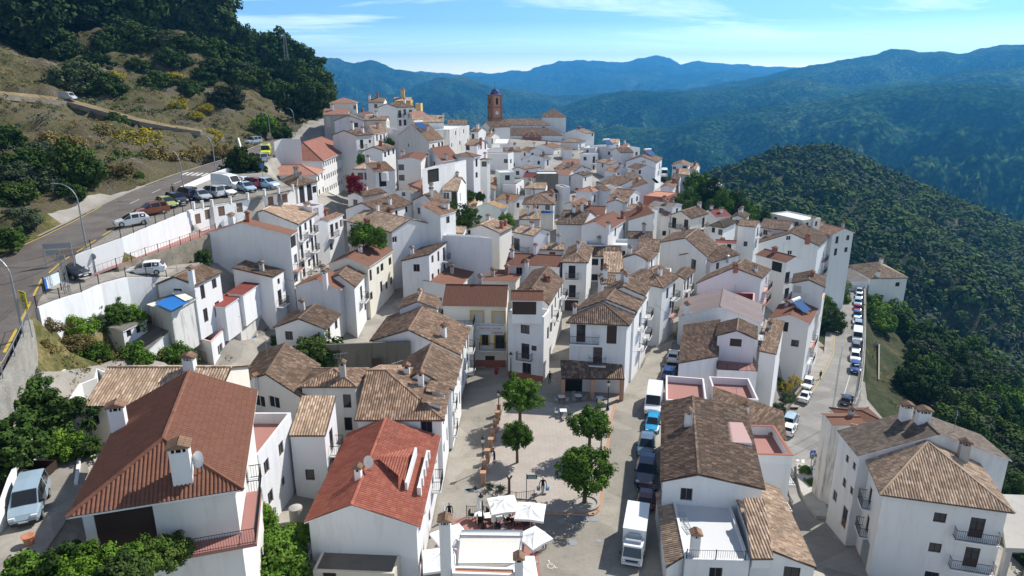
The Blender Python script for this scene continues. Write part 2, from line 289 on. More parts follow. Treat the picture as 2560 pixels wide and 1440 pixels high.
# ---------------------------------------------------------------- mesh helpers and the rules for names, labels and groups
def tag(o, label=None, cat=None, group=None, kind=None):
    if label: o['label'] = label
    if cat: o['category'] = cat
    if group: o['group'] = group
    if kind: o['kind'] = kind
    return o
def link(name, data, parent=None, loc=None):
    o = bpy.data.objects.new(name, data); COL.objects.link(o)
    if parent is not None: o.parent = parent
    if loc is not None: o.location = loc
    return o
def empty(name, loc=(0, 0, 0), rz=0.0, sc=1.0):
    o = link(name, None); o.location = loc; o.rotation_euler = (0, 0, rz); o.scale = (sc,) * 3; o.empty_display_size = .3; return o
def kids(o): return [c for c in COL.objects if c.parent == o]
class MB:
    """collects faces; build() links them as ONE mesh object"""
    def __init__(s): s.v = []; s.f = []; s.u = []; s.m = []; s.sm = []
    def face(s, pts, m=0, uv=None, smooth=False):
        i = len(s.v); s.v.extend([tuple(map(float, p)) for p in pts]); s.f.append(tuple(range(i, i + len(pts)))); s.u.append(uv); s.m.append(m); s.sm.append(smooth)
    def hexa(s, p, m=0, top=True, bottom=True):   # p: 4 lower then 4 upper, counter-clockwise from above
        for k in range(4):
            a, b = k, (k + 1) % 4; s.face([p[a], p[b], p[b + 4], p[a + 4]], m)
        if top: s.face(p[4:8], m)
        if bottom: s.face([p[3], p[2], p[1], p[0]], m)
    def box(s, c, sz, m=0, ax=(1, 0, 0), ay=None):  # c: centre of the bottom, sz: (x, y, z)
        ax = np.array(ax, float); ax /= np.linalg.norm(ax); ay = np.array((-ax[1], ax[0], 0)) if ay is None else np.array(ay, float); c = np.array(c, float)
        hx, hy = ax * sz[0] / 2, ay * sz[1] / 2; up = np.array((0, 0, sz[2]))
        q = [c - hx - hy, c + hx - hy, c + hx + hy, c - hx + hy]; s.hexa(q + [x + up for x in q], m)
    def tube(s, p0, p1, r0, r1=None, n=6, m=0, cap=True):
        p0 = np.array(p0, float); p1 = np.array(p1, float); r1 = r0 if r1 is None else r1
        d = p1 - p0; L = np.linalg.norm(d)
        if L < 1e-6: return
        d /= L; a = np.cross(d, (0, 0, 1) if abs(d[2]) < .9 else (1, 0, 0)); a /= np.linalg.norm(a); b = np.cross(d, a)
        c = [(math.cos(2 * math.pi * k / n), math.sin(2 * math.pi * k / n)) for k in range(n)]
        A = [p0 + (a * x + b * y) * r0 for x, y in c]; B = [p1 + (a * x + b * y) * r1 for x, y in c]
        for k in range(n): s.face([A[k], B[k], B[(k + 1) % n], A[(k + 1) % n]], m, smooth=True)
        if cap: s.face(A, m); s.face(B[::-1], m)
    def path(s, pts, r, n=6, m=0):
        for a, b in zip(pts[:-1], pts[1:]): s.tube(a, b, r, r, n, m)
    def lathe(s, c, prof, n=12, m=0):   # prof: (radius, z)
        c = np.array(c, float); rows = [[c + np.array((r * math.cos(2 * math.pi * k / n), r * math.sin(2 * math.pi * k / n), z)) for k in range(n)] for r, z in prof]
        for a, b in zip(rows[:-1], rows[1:]):
            for k in range(n): s.face([a[k], a[(k + 1) % n], b[(k + 1) % n], b[k]], m, smooth=True)
        if prof[0][0] > 1e-3: s.face(rows[0][::-1], m)
        if prof[-1][0] > 1e-3: s.face(rows[-1], m)
    def ball(s, c, r, n=8, m=0, sq=(1, 1, 1)):
        k = n // 2 + 1; pr = [(max(1e-4, math.sin(math.pi * i / k)) * r * sq[0], -math.cos(math.pi * i / k) * r * sq[2]) for i in range(k + 1)]; s.lathe(c, pr, n, m)
    def mesh(s, name, mats):
        me = bpy.data.meshes.new(name); me.from_pydata(s.v, [], s.f)
        for k in mats: me.materials.append(MAT[k] if isinstance(k, str) else k)
        me.polygons.foreach_set('material_index', s.m); me.polygons.foreach_set('use_smooth', s.sm)
        if any(u is not None for u in s.u):
            l = me.uv_layers.new(name='UVMap'); fl = []
            for f, u in zip(s.f, s.u): fl.extend([c for q in (u or [(0, 0)] * len(f)) for c in q])
            l.data.foreach_set('uv', fl)
        me.validate(); return me
    def build(s, name, mats, parent=None, loc=None):
        if isinstance(mats, str): mats = [mats]
        return link(name, s.mesh(name, mats), parent, loc)
def npmesh(name, V, Q, mat, smooth=False):
    me = bpy.data.meshes.new(name); V = np.asarray(V, np.float32); Q = np.asarray(Q, np.int32); k = Q.shape[1]
    me.vertices.add(len(V)); me.vertices.foreach_set('co', V.ravel()); me.loops.add(Q.size); me.loops.foreach_set('vertex_index', Q.ravel())
    me.polygons.add(len(Q)); me.polygons.foreach_set('loop_start', np.arange(0, Q.size, k, dtype=np.int32))
    me.polygons.foreach_set('use_smooth', np.full(len(Q), smooth, bool)); me.materials.append(MAT[mat]); me.update(calc_edges=True); me.validate(); return me
def gridmesh(name, X, Y, Z, mat, smooth=True):
    r, c = X.shape; V = np.stack([X, Y, Z], -1).reshape(-1, 3); I = np.arange(r * c).reshape(r, c)
    Q = np.stack([I[:-1, :-1], I[:-1, 1:], I[1:, 1:], I[1:, :-1]], -1).reshape(-1, 4); return npmesh(name, V, Q, mat, smooth)
def seg_dist(px_, py_, a, b):
    a = np.array(a[:2]); b = np.array(b[:2]); d = b - a; t = np.clip(((px_ - a[0]) * d[0] + (py_ - a[1]) * d[1]) / max(1e-9, d @ d), 0, 1)
    return np.hypot(px_ - a[0] - t * d[0], py_ - a[1] - t * d[1])
# ---------------------------------------------------------------- roads, streets, ground
FLAT = []          # sampled road surface points that press the ground down
def densify(P, step=2.0):
    out = [P[0]]
    for a, b in zip(P[:-1], P[1:]):
        n = max(1, int(np.linalg.norm(b - a) / step)); out += [a + (b - a) * k / n for k in range(1, n + 1)]
    return out
def strip(name, L, Rr, mat, skirt=2.5, lift=0.0, flat=True):
    L = [np.array(p, float) for p in L]; Rr = [np.array(p, float) for p in Rr]; b = MB()
    for k in range(len(L) - 1):
        n = max(1, int(max(np.linalg.norm(L[k + 1] - L[k]), np.linalg.norm(Rr[k + 1] - Rr[k])) / 3))
        for i in range(n):
            s, t = i / n, (i + 1) / n; up = np.array((0, 0, lift))
            a, c = L[k] + (L[k + 1] - L[k]) * s + up, L[k] + (L[k + 1] - L[k]) * t + up; d, e = Rr[k] + (Rr[k + 1] - Rr[k]) * s + up, Rr[k] + (Rr[k + 1] - Rr[k]) * t + up
            b.face([a, d, e, c])
            if skirt:
                dn = np.array((0, 0, skirt)); b.face([a - dn, a, c, c - dn]); b.face([d, d - dn, e - dn, e])
            if flat:
                w = max(2, int(np.linalg.norm(a - d) / 1.2))
                for j in range(w + 1): FLAT.append(a + (d - a) * j / w)
    o = b.build(name, mat); tag(o, kind='structure'); return o
def zs(pts, reg_=''): return [at_z(*px(reg_, p[:2]), p[2]) for p in pts]
ROADZ = [22, 22, 21.9, 21.6, 21.2, 20.7, 20.3, 19.9, 19.5, 19, 18.5, 17.8, 17, 16.5, 15.8]
RFAR = [(700,340),(654,361),(624,374),(560,400),(440,437),(330,478),(250,515),(180,553),(100,592),(40,618),(-40,655),(-150,730),(-330,850),(-500,1000),(-1100,1400)]
RNEAR = [(745,356),(690,385),(655,402),(596,420),(530,442),(450,478),(375,516),(300,565),(230,610),(160,655),(110,700),(70,790),(0,930),(-80,1050),(-420,1400)]
rf = [at_z(*p, z) for p, z in zip(RFAR, ROADZ)]; rn_ = [at_z(*p, z) for p, z in zip(RNEAR, ROADZ)]
strip('upper_road', rf, rn_, 'asphalt', skirt=5)
def along(P, Q, f): return [p + (q - p) * f for p, q in zip(P, Q)]
def line(name, P, Q, f0, f1, mat, dash=None, lift=.02, k0=0, k1=99):
    A = densify_pair(along(P, Q, f0)[k0:k1], along(P, Q, f1)[k0:k1]); b = MB(); acc = 0
    for (a, c), (d, e) in zip(A[:-1], A[1:]):
        acc += 1
        if dash and (acc % dash[1]) >= dash[0]: continue
        u = np.array((0, 0, lift)); b.face([a + u, c + u, e + u, d + u])
    return tag(b.build(name, mat), kind='structure')
def densify_pair(P, Q, step=1.5):
    out = []
    for k in range(len(P) - 1):
        n = max(1, int(np.linalg.norm(P[k + 1] - P[k]) / step))
        out += [(P[k] + (P[k + 1] - P[k]) * i / n, Q[k] + (Q[k + 1] - Q[k]) * i / n) for i in range(n)]
    return out + [(P[-1], Q[-1])]
line('road_marking', rf, rn_, .03, .05, 'paintyellow', k0=6)
line('road_marking', rf, rn_, .95, .975, 'paintyellow', (3, 4), k0=6)
line('road_marking', rf, rn_, .495, .512, 'paintwhite', (2, 5), k0=0, k1=7)
line('kerb', rf, along(rf, rn_, -.06), 0, 1, 'pavement', lift=.10, k0=1, k1=9)
b = MB()
zb = at_z(455, 450, 21.0); rd = (rf[4] - rf[6]); rd /= np.linalg.norm(rd)
for k in range(6):
    a0 = along(rf, rn_, .12 + k * .14)[4]; a1 = along(rf, rn_, .12 + k * .14 + .07)[4]; b.face([a0 + (0, 0, .02), a1 + (0, 0, .02), a1 + (0, 0, .02) + rd * 3, a0 + (0, 0, .02) + rd * 3])
tag(b.build('crosswalk_marking', 'paintwhite'), kind='structure')
# upper car park between road and wall
DECK_O = zs([(146,657,18.7),(228,625,19.3),(303,598,19.7),(365,572,20.0),(479,525,20.35),(532,511,20.45),(640,492,20.6),(738,474,20.8)])
DECK_I = zs([(160,653,18.9),(230,608,19.4),(300,563,19.85),(375,514,20.25),(450,476,20.65),(500,458,20.9),(590,430,21.2),(640,418,21.4)])
strip('car_park', DECK_I, DECK_O, 'pavement', skirt=0)
RAMP_U = zs([(105,715,17.7),(143,697,17.3),(228,692,16.8),(251,686,16.7),(315,671,16.4),(400,665,15.2),(500,656,14.4)])
RAMP_L = zs([(92,770,17.5),(150,748,17.1),(204,732,16.8),(248,712,16.6),(315,694,16.3),(417,694,15.1),(480,689,14.4)])
strip('parking_ramp', RAMP_U, RAMP_L, 'pavement', skirt=0)
PATH_U = zs([(228,686,16.8),(292,660,17.0),(365,630,17.1),(426,607,17.1),(500,575,17.1),(540,558,17.2)])
PATH_L = zs([(226,692,16.8),(292,668,17.0),(365,640,17.1),(426,621,17.1),(500,594,17.1),(540,577,17.2)])
strip('red_path', PATH_U, PATH_L, 'floorred', skirt=0)
LR = [(2095,690,-17.9),(2104,709,-17.6),(2100,735,-17.2),(2092,768,-16.6),(2086,830,-15.6),(2082,883,-14.6),(2060,927,-14),(2028,979,-13.4),(1996,1020,-13),(1965,1060,-12.8),(1955,1110,-12.5),(1960,1160,-12),(1970,1220,-11.2),(1985,1290,-10),(2010,1380,-8.8),(2040,1480,-8)]
RRd = [(2150,695),(2157,712),(2160,736),(2160,770),(2159,835),(2157,890),(2153,940),(2146,985),(2130,1023),(2080,1060),(2060,1110),(2065,1165),(2075,1225),(2115,1300),(2180,1390),(2240,1480)]
lr = zs(LR); rr = [at_z(*p, q[2]) for p, q in zip(RRd, LR)]
strip('lower_road', lr, rr, 'roadgrey')
line('road_marking', lr, rr, .70, .713, 'paintwhite', k0=3, k1=9); line('road_marking', lr, rr, .02, .035, 'paintyellow', k0=4, k1=9)
line('road_marking', lr, rr, .93, .95, 'paintyellow', k0=9, k1=12)
PAVE_L = [p + (a - p) * 1.0 for p, a in zip(lr, along(lr, rr, -.30))]
strip('pavement', [PAVE_L[k] for k in range(4, 9)], [lr[k] for k in range(4, 9)], 'pavement', lift=.12, skirt=.6)
b = MB()
for x0, x1 in ((1981,1984.5),(1990,1998),(2003.5,2011)):
    b.face([at_z(x0, 1180, -11.9) + (0, 0, .03), at_z(x1, 1180, -11.9) + (0, 0, .03), at_z(x1, 1149, -12.15) + (0, 0, .03), at_z(x0, 1149, -12.15) + (0, 0, .03)])
tag(b.build('crosswalk_marking', 'paintwhite'), kind='structure')
# the square and its streets
def sheet(name, poly, mat, skirt=1.0, flat=True):
    b = MB(); b.face(poly)
    for a, c in zip(poly, poly[1:] + poly[:1]): b.face([a, c, c - np.array((0, 0, skirt)), a - np.array((0, 0, skirt))])
    if flat:
        P = np.array(poly); x0, y0 = P[:, :2].min(0); x1, y1 = P[:, :2].max(0); zz = P[:, 2].mean()
        for x in np.arange(x0, x1 + 1, 1.2):
            for y in np.arange(y0, y1 + 1, 1.2): FLAT.append(np.array((x, y, zz)))
    o = b.build(name, mat); return tag(o, kind='structure')
def A3(*l): return [np.array(p, float) for p in l]
sheet('street', A3((-9, 34, 0), (17, 34, 0), (17.6, 60, 0), (17, 86, 0), (-9, 86, 0)), 'streetconc')
SQ = [(1211,1205),(1237,1100),(1262,1000),(1300,985),(1400,1012),(1546,992),(1533,1037),(1525,1093),(1513,1202),(1504,1262),(1498,1277),(1485,1287),(1356,1283),(1340,1250),(1235,1240)]
sheet('square_paving', [at_z(*p, .12) for p in SQ][::-1], 'plazastone', skirt=.3, flat=False)
b = MB(); E = [at_z(*p, .125) for p in SQ[5:13]]
for a, c in zip(E[:-1], E[1:]):
    d = (c - a) / np.linalg.norm(c - a); n = np.array((d[1], -d[0], 0)) * .3; b.face([a, c, c + n, a + n] if n[0] < 0 else [a, a + n, c + n, c])
tag(b.build('kerb', 'stoneorange'), kind='structure')
strip('street_branch', zs([(1565,990,.01),(1640,852,.35),(1665,825,.55),(1695,785,1.0),(1700,740,1.6),(1690,700,2.2)]), zs([(1657,955,.01),(1685,840,.4),(1700,802,.75),(1712,770,1.1),(1722,735,1.6),(1712,700,2.2)]), 'streetconc', lift=.01)
strip('street_branch', zs([(1345,960,.01),(1390,850,.5),(1405,770,1.2),(1420,735,1.6)]), zs([(1425,960,.01),(1425,850,.5),(1445,770,1.2),(1470,735,1.6)]), 'streetconc', lift=.01)
strip('street_branch', zs([(600,945,3.7),(660,880,4.4),(720,815,5),(790,720,6)]), zs([(690,945,3.7),(715,880,4.4),(775,800,5),(850,720,6)]), 'pavement', lift=.01)
strip('hill_road', [pd(*p) for p in [(-60,222,146),(0,228,152),(90,236,160),(170,246,167),(260,270,165),(350,296,162),(430,312,163),(500,323,165),(560,342,172)]], [pd(*p) for p in [(-60,236,143),(0,240,149),(90,248,157),(170,258,164),(260,282,162),(350,307,159),(430,322,160),(500,332,162),(560,348,169)]], 'earth')
FP = np.array(FLAT)
# near ground, 1.5 m cells, pressed under roads
gx_ = np.arange(-190, 262, 1.6); gy_ = np.arange(4, 430, 1.6); X, Y = np.meshgrid(gx_, gy_); Z = ground(X, Y)
left = np.clip((-38 - X) / 30, 0, 1) * np.clip((Z - 15) / 8, 0, 1)
Z = Z + left * ((fbm(X * .09, Y * .09, 5, 3) - .5) * 9 + (fbm(X * .4, Y * .4, 3, 9) - .5) * 3.6)
right = np.clip((X - 60) / 40, 0, 1); Z = Z + right * ((fbm(X * .05, Y * .05, 4, 5) - .5) * 6)
cell = {}
for p in FP: cell.setdefault((int(p[0] // 3), int(p[1] // 3)), []).append(p)
for i in range(X.shape[0]):
    for j in range(X.shape[1]):
        k = (int(X[i, j] // 3), int(Y[i, j] // 3)); best = 9e9; bz = 0
        for a in (-1, 0, 1):
            for c in (-1, 0, 1):
                for p in cell.get((k[0] + a, k[1] + c), ()):
                    d = (p[0] - X[i, j]) ** 2 + (p[1] - Y[i, j]) ** 2
                    if d < best: best = d; bz = p[2]
        if best < 7.3: Z[i, j] = min(Z[i, j], bz - .3) if best > 1.5 else bz - .3
def inpoly(P, X, Y):
    r = np.zeros(X.shape, bool); n = len(P); j = n - 1
    for i in range(n):
        xi, yi, xj, yj = P[i][0], P[i][1], P[j][0], P[j][1]
        r ^= ((yi > Y) != (yj > Y)) & (X < (xj - xi) * (Y - yi) / (yj - yi + 1e-12) + xi); j = i
    return r
# terraces under the car park, the garden below it, the yard of the big house
for poly, zt in ((DECK_O + RAMP_L[::-1], 13.2), (RAMP_L + [at_z(560,690,12), at_z(640,740,10), at_z(640,900,5), at_z(520,960,5), at_z(330,940,9.5), at_z(200,940,10.5), at_z(130,905,12), at_z(88,850,14.5)], 0), ([at_z(*p, 11) for p in ((-60,1480),(-60,1240),(40,1080),(200,1060),(230,1180),(160,1310),(40,1480))], 11.05)):
    mk = inpoly(poly, X, Y)
    if zt == 0:
        gp = zs([(95,862,15.6),(110,850,15.2),(150,835,13.4),(250,790,12),(340,775,11.4),(410,765,11),(490,700,13.4),(260,862,9.9),(215,880,10.6),(300,890,9.2),(200,930,10.4),(400,830,8.6),(430,880,7),(500,905,5),(510,945,4.2),(560,770,8),(640,740,5.5),(620,820,4.6),(590,860,4.4),(540,800,5.5),(640,900,4.8)])
        wt = [1 / ((X - p[0]) ** 2 + (Y - p[1]) ** 2 + .3) ** 1.5 for p in gp]; Z = np.where(mk, sum(w_ * p[2] for w_, p in zip(wt, gp)) / sum(wt) + (fbm(X * .3, Y * .3, 3, 4) - .5) * .5, Z)
    else: Z = np.where(mk, np.minimum(Z, zt) if zt > 12 else zt, Z)
sheet('yard', [at_z(*p, 11.1) for p in ((-60,1480),(-60,1240),(40,1080),(200,1060),(222,1180),(160,1310),(40,1480))], 'pavement', skirt=0, flat=False)
GX0, GY0, GS = gx_[0], gy_[0], 1.6
def surf(x, y):
    i = (y - GY0) / GS; j = (x - GX0) / GS
    if 0 <= i < Z.shape[0] - 1 and 0 <= j < Z.shape[1] - 1:
        a, c = int(i), int(j); fi, fj = i - a, j - c
        return float((Z[a, c] * (1 - fj) + Z[a, c + 1] * fj) * (1 - fi) + (Z[a + 1, c] * (1 - fj) + Z[a + 1, c + 1] * fj) * fi)
    return gz(x, y)
me = gridmesh('ground', X, Y, Z, 'hillground'); me.materials.append(MAT['slopeground']); me.materials.append(MAT['pavement']); me.materials.append(MAT['drygrass'])
cxm = ((X[:-1, :-1] + X[1:, 1:]) / 2).ravel(); cym = ((Y[:-1, :-1] + Y[1:, 1:]) / 2).ravel(); czm = ((Z[:-1, :-1] + Z[1:, 1:]) / 2).ravel()
roadx = np.interp(cym, [30, 48, 64, 80, 100, 120, 150, 180, 230], [-42, -43, -52, -58, -64, -60, -58, -62, -60])
mi = np.where(cxm < roadx, 0, np.where((cxm > 62 + (cym - 100) * .05) | (cym > 262), 1, 2)); mi = np.where((cxm < -39.5) & (cxm >= roadx) & (cym < 88), 3, mi)
me.polygons.foreach_set('material_index', mi.astype(np.int32)); tag(link('ground', me), kind='structure')
# wider land: wooded hill and valley sides
gx2 = np.arange(-620, 1300, 12.0); gy2 = np.arange(-160, 1150, 12.0); X2, Y2 = np.meshgrid(gx2, gy2); Z2 = ground(X2, Y2)
Z2 = np.maximum(Z2, -360); Z2 += np.where(X2 > 90, (fbm(X2 * .012, Y2 * .012, 4, 2) - .5) * 22, 0)
ins = (X2 > gx_[0] - 2) & (X2 < gx_[-1] + 2) & (Y2 > gy_[0] - 2) & (Y2 < gy_[-1] + 2); Z2 = np.where(ins, Z2 - 14, Z2)
tag(link('valley', gridmesh('valley', X2, Y2, Z2, 'slopeground')), kind='structure')
def land(x, y):
    if gx_[0] + 2 < x < gx_[-1] - 2 and gy_[0] + 2 < y < gy_[-1] - 2: return surf(x, y)
    i = min(max((y - gy2[0]) / 12, 0), Z2.shape[0] - 2); j = min(max((x - gx2[0]) / 12, 0), Z2.shape[1] - 2); a, c = int(i), int(j); fi, fj = i - a, j - c
    return float((Z2[a, c] * (1 - fj) + Z2[a, c + 1] * fj) * (1 - fi) + (Z2[a + 1, c] * (1 - fj) + Z2[a + 1, c + 1] * fj) * fi)
# far mountains: crest lines at their own distances, slopes with spurs between them
def crest(pts, r):
    az, zz = [], []
    for u, v in pts:
        d = ray(u, v); h = math.hypot(d[0], d[1]); az.append(math.atan2(d[0], d[1])); zz.append(CAMZ + r * d[2] / h)
    return np.array(az), np.array(zz)
RIDGES = [  # distance, slope, depth wobble, crest line in the photograph
 (8600, .30, 700, [(-300,200),(600,200),(1060,178),(1090,182),(1150,187),(1170,179),(1240,183),(1280,176),(1310,178),(1345,168),(1400,153),(1440,149),(1500,153),(1570,156),(1600,144),(1640,138),(1680,147),(1700,159),(1745,152),(1800,159),(1850,160),(1920,166),(2000,169),(2060,159),(2100,152),(2130,151),(2200,160),(2900,170)]),
 (7000, .28, 500, [(-300,260),(900,240),(1100,215),(1250,212),(1400,205),(1550,190),(1700,186),(1800,175),(1850,178),(1950,188),(2100,200),(2900,220)]),
 (5700, .34, 500, [(-300,90),(400,110),(600,150),(690,136),(735,127),(760,133),(790,141),(845,146),(880,158),(925,150),(960,161),(985,172),(1040,181),(1085,187),(1140,196),(1200,214),(1300,238),(1400,262),(1500,285),(1700,310),(2900,330)]),
 (4300, .36, 300, [(-300,230),(800,262),(1000,230),(1090,195),(1150,192),(1230,212),(1300,225),(1380,240),(1480,235),(1600,228),(1720,222),(1850,200),(1950,179),(2020,165),(2100,150),(2180,140),(2225,126),(2265,125),(2300,131),(2360,128),(2400,136),(2440,124),(2500,113),(2560,112),(2700,118),(2900,130)]),
 (3200, .34, 260, [(-300,330),(900,330),(1250,292),(1330,290),(1420,262),(1500,238),(1560,224),(1640,225),(1750,228),(1850,216),(1950,196),(2010,193),(2060,205),(2120,214),(2250,200),(2400,178),(2560,170),(2900,165)]),
 (2300, .36, 200, [(-300,420),(1000,400),(1250,345),(1400,330),(1500,322),(1660,318),(1760,288),(1860,276),(1960,262),(2060,246),(2180,226),(2300,212),(2420,209),(2560,216),(2900,235)])]
AZ = np.radians(np.arange(-58, 58.01, .14)); RRg = np.geomspace(640, 9600, 300); AA, RG = np.meshgrid(AZ, RRg); XM = RG * np.sin(AA); YM = RG * np.cos(AA)
floor = np.interp(RG, [600, 1100, 1700, 3000, 6000, 12000, 26000], [-250, -330, -330, -300, -240, -200, -200]); ZM = floor.copy()
for ri, (r0, s, wob, pts) in enumerate(RIDGES):
    ca, cz = crest(pts, r0); zc = np.interp(AA, ca, cz); rj = r0 + (fbm(AA * 14, AA * 0 + ri, 4, ri) - .5) * wob * 0
    spur = fbm(XM / (r0 * .06 + 60), YM / (r0 * .06 + 60), 5, 20 + ri); rid = 1 - np.abs(2 * spur - 1)
    dr = np.abs(RG - rj); fade = 1 - np.exp(-dr / (r0 * .05))
    q = zc + (fbm(AA * 160, RG * 0, 3, 40 + ri) - .5) * r0 * .0016 - dr * s * (.3 + 1.55 * (1 - rid)) * np.where(RG > rj, .9, 1.0) * fade - dr * .02
    ZM = np.maximum(ZM, q)
ZM += (fbm(XM / 90, YM / 90, 4, 77) - .5) * np.clip(RG / 160, 6, 40)
tag(link('mountains', gridmesh('mountains', XM, YM, ZM, 'mountain')), kind='structure')
# ---------------------------------------------------------------- houses
AMP = {'old': .085, 'olddark': .085, 'oldlight': .085, 'orange': .075, 'bigbrown': .075, 'brown': .018, 'red': .075, 'salmon': .02, 'school': .02, 'slate': .02, 'ochre': .04, 'cement': .03, 'maroon': .012}
PER = {'bigbrown': .225, 'cement': .2, 'maroon': .3, 'slate': .3}
def tiles(b, poly, e, mat, near, m=0):
    """a roof slope as rows of curved tiles: poly is planar and convex, e runs along the eave"""
    P = [np.array(p, float) for p in poly]; n = np.cross(P[1] - P[0], P[2] - P[0]); n /= np.linalg.norm(n)
    if n[2] < 0: n = -n
    e = np.array(e, float); e -= n * (e @ n); e /= np.linalg.norm(e); s = np.cross(n, e)
    if s[2] < 0: s = -s
    o = P[0]; ab = [((p - o) @ e, (p - o) @ s) for p in P]; amp = AMP.get(mat, 0)
    if not near or amp == 0:
        q = P if np.cross(P[1] - P[0], P[2] - P[0])[2] > 0 else P[::-1]; b.face(q, m, [((p - o) @ e, (p - o) @ s) for p in q]); return
    per = PER.get(mat, .24); a0 = min(x for x, _ in ab); a1 = max(x for x, _ in ab); K = 6 if near == 2 else 4; k0 = math.floor(a0 / per * K)
    xs = sorted(set([a0, a1] + [x for x, _ in ab] + [k * per / K for k in range(k0 + 1, int(math.ceil(a1 / per * K)))])); xs = [x for i, x in enumerate(xs) if i == 0 or x - xs[i - 1] > 1e-4]
    def rngb(a):
        ys = []
        for (x0, y0), (x1, y1) in zip(ab, ab[1:] + ab[:1]):
            if abs(x1 - x0) < 1e-9:
                if abs(a - x0) < 1e-6: ys += [y0, y1]
            elif min(x0, x1) - 1e-9 <= a <= max(x0, x1) + 1e-9: ys.append(y0 + (y1 - y0) * (a - x0) / (x1 - x0))
        return (min(ys), max(ys)) if ys else (0, 0)
    sgn = np.cross(e, s)[2] > 0; prev = None
    for a in xs:
        lo, hi = rngb(a); h = amp * abs(math.sin(math.pi * a / per)); cur = (o + e * a + s * lo + n * h, o + e * a + s * hi + n * h, (a, lo), (a, hi))
        if prev is not None:
            f = [prev[0], cur[0], cur[1], prev[1]]; u = [prev[2], cur[2], cur[3], prev[3]]
            if not sgn: f, u = f[::-1], u[::-1]
            if abs(prev[3][1] - prev[2][1]) + abs(hi - lo) > 1e-4: b.face(f, m, u)
        prev = cur
class House: pass
HOUSES = []
WMESH = {}
def winmesh(kind, w, h, fm):
    """unit meshes for openings, shared: x along the wall, y outwards, z up, origin at the middle of the sill, set back in the wall"""
    key = (kind, round(w, 2), round(h, 2), fm)
    if key in WMESH: return WMESH[key]
    f = MB(); g = MB(); t = .07; D = -.13
    if kind == 'shut':
        f.box((0, D + .02, 0), (w, .05, h)); n = max(2, int(h / .16))
        for k in range(n): f.box((0, D + .055, h * (k + .15) / n), (w - .1, .03, h / n * .6))
    elif kind == 'dark': g.box((0, D - .02, 0), (w, .03, h))  # black sheet painted as the shade inside an open loggia
    else:
        for x in (-w / 2 + t / 2, w / 2 - t / 2): f.box((x, D + .02, 0), (t, .06, h))
        f.box((0, D + .02, 0), (w - 2 * t, .06, t)); f.box((0, D + .02, h - t), (w - 2 * t, .06, t))
        if w > .8: f.box((0, D + .02, t), (.06, .05, h - 2 * t))
        if kind == 'door': f.box((0, D + .02, t), (w - 2 * t, .045, h * .34))
        g.box((0, D, 0.02), (w - .04, .02, h - .04))
    WMESH[key] = (f.mesh('frame', [fm]) if f.f else None, g.mesh('pane', ['glass' if kind != 'dark' else 'soot_shade']) if g.f else None); return WMESH[key]
def wallmtx(p, t, n):
    m = Matrix.Identity(4)
    for i in range(3): m[i][0] = t[i]; m[i][1] = n[i]; m[i][3] = p[i]
    m[2][0] = 0; m[2][1] = 0; m[2][2] = 1; return m
def balcmesh(w, d, style):
    key = ('balc', round(w, 2), round(d, 2), style)
    if key in WMESH: return WMESH[key]
    s = MB(); s.box((0, d / 2 - .02, -.16), (w, d, .14)); r = MB()
    if style == 'w':
        s2 = MB(); s2.box((0, d - .06, -.02), (w, .1, .95)); [s2.box((x, d / 2 - .06, -.02), (.1, d - .1, .95)) for x in (-w / 2 + .05, w / 2 - .05)]; r = s2
    else:
        for z in (.08, .98): r.box((0, d - .05, z), (w, .045, .04)); [r.box((x, d / 2, z), (.045, d - .1, .04)) for x in (-w / 2 + .03, w / 2 - .03)]
        n = max(4, int(w / .16))
        for k in range(n + 1): r.box((-w / 2 + .03 + (w - .06) * k / n, d - .05, .1), (.022, .022, .9))
        for x in (-w / 2 + .03, w / 2 - .03):
            for k in range(1, 5): r.box((x, d * k / 5 - .02, .1), (.022, .022, .9))
    WMESH[key] = (s.mesh('balcony', ['pinkrim' if style == 'p' else 'whiteframe']), r.mesh('railing', ['white' if style == 'w' else 'iron'])); return WMESH[key]
# kind: width, height, mesh kind, frame material, name, balcony width
OPEN = {'w': (1.0, 1.2, 'win', 'shutter', 'window', 0), 'W': (1.5, 1.3, 'win', 'whiteframe', 'window', 0), 's': (.7, .8, 'win', 'wood', 'window', 0), 't': (.9, 1.7, 'win', 'wood', 'window', 0),
        'v': (1.1, 1.4, 'shut', 'shutter', 'window', 0), 'l': (1.3, 1.3, 'shut', 'blind', 'window', 0), 'd': (1.1, 2.1, 'shut', 'wooddark', 'door', 0), 'D': (1.2, 2.2, 'door', 'wood', 'door', 0),
        'b': (1.1, 2.15, 'door', 'wooddark', 'balcony_door', 2.1), 'B': (1.3, 2.15, 'door', 'wooddark', 'balcony_door', 3.6), 'p': (1.1, 2.1, 'door', 'wood', 'balcony_door', 2.2), 'P': (1.3, 2.1, 'door', 'whiteframe', 'balcony_door', 4.0),
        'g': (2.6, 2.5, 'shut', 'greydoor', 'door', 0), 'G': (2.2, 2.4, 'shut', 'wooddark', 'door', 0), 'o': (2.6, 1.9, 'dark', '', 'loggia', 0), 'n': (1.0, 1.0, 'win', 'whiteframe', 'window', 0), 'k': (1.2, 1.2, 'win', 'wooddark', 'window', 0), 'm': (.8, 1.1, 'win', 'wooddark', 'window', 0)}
CHM = {}
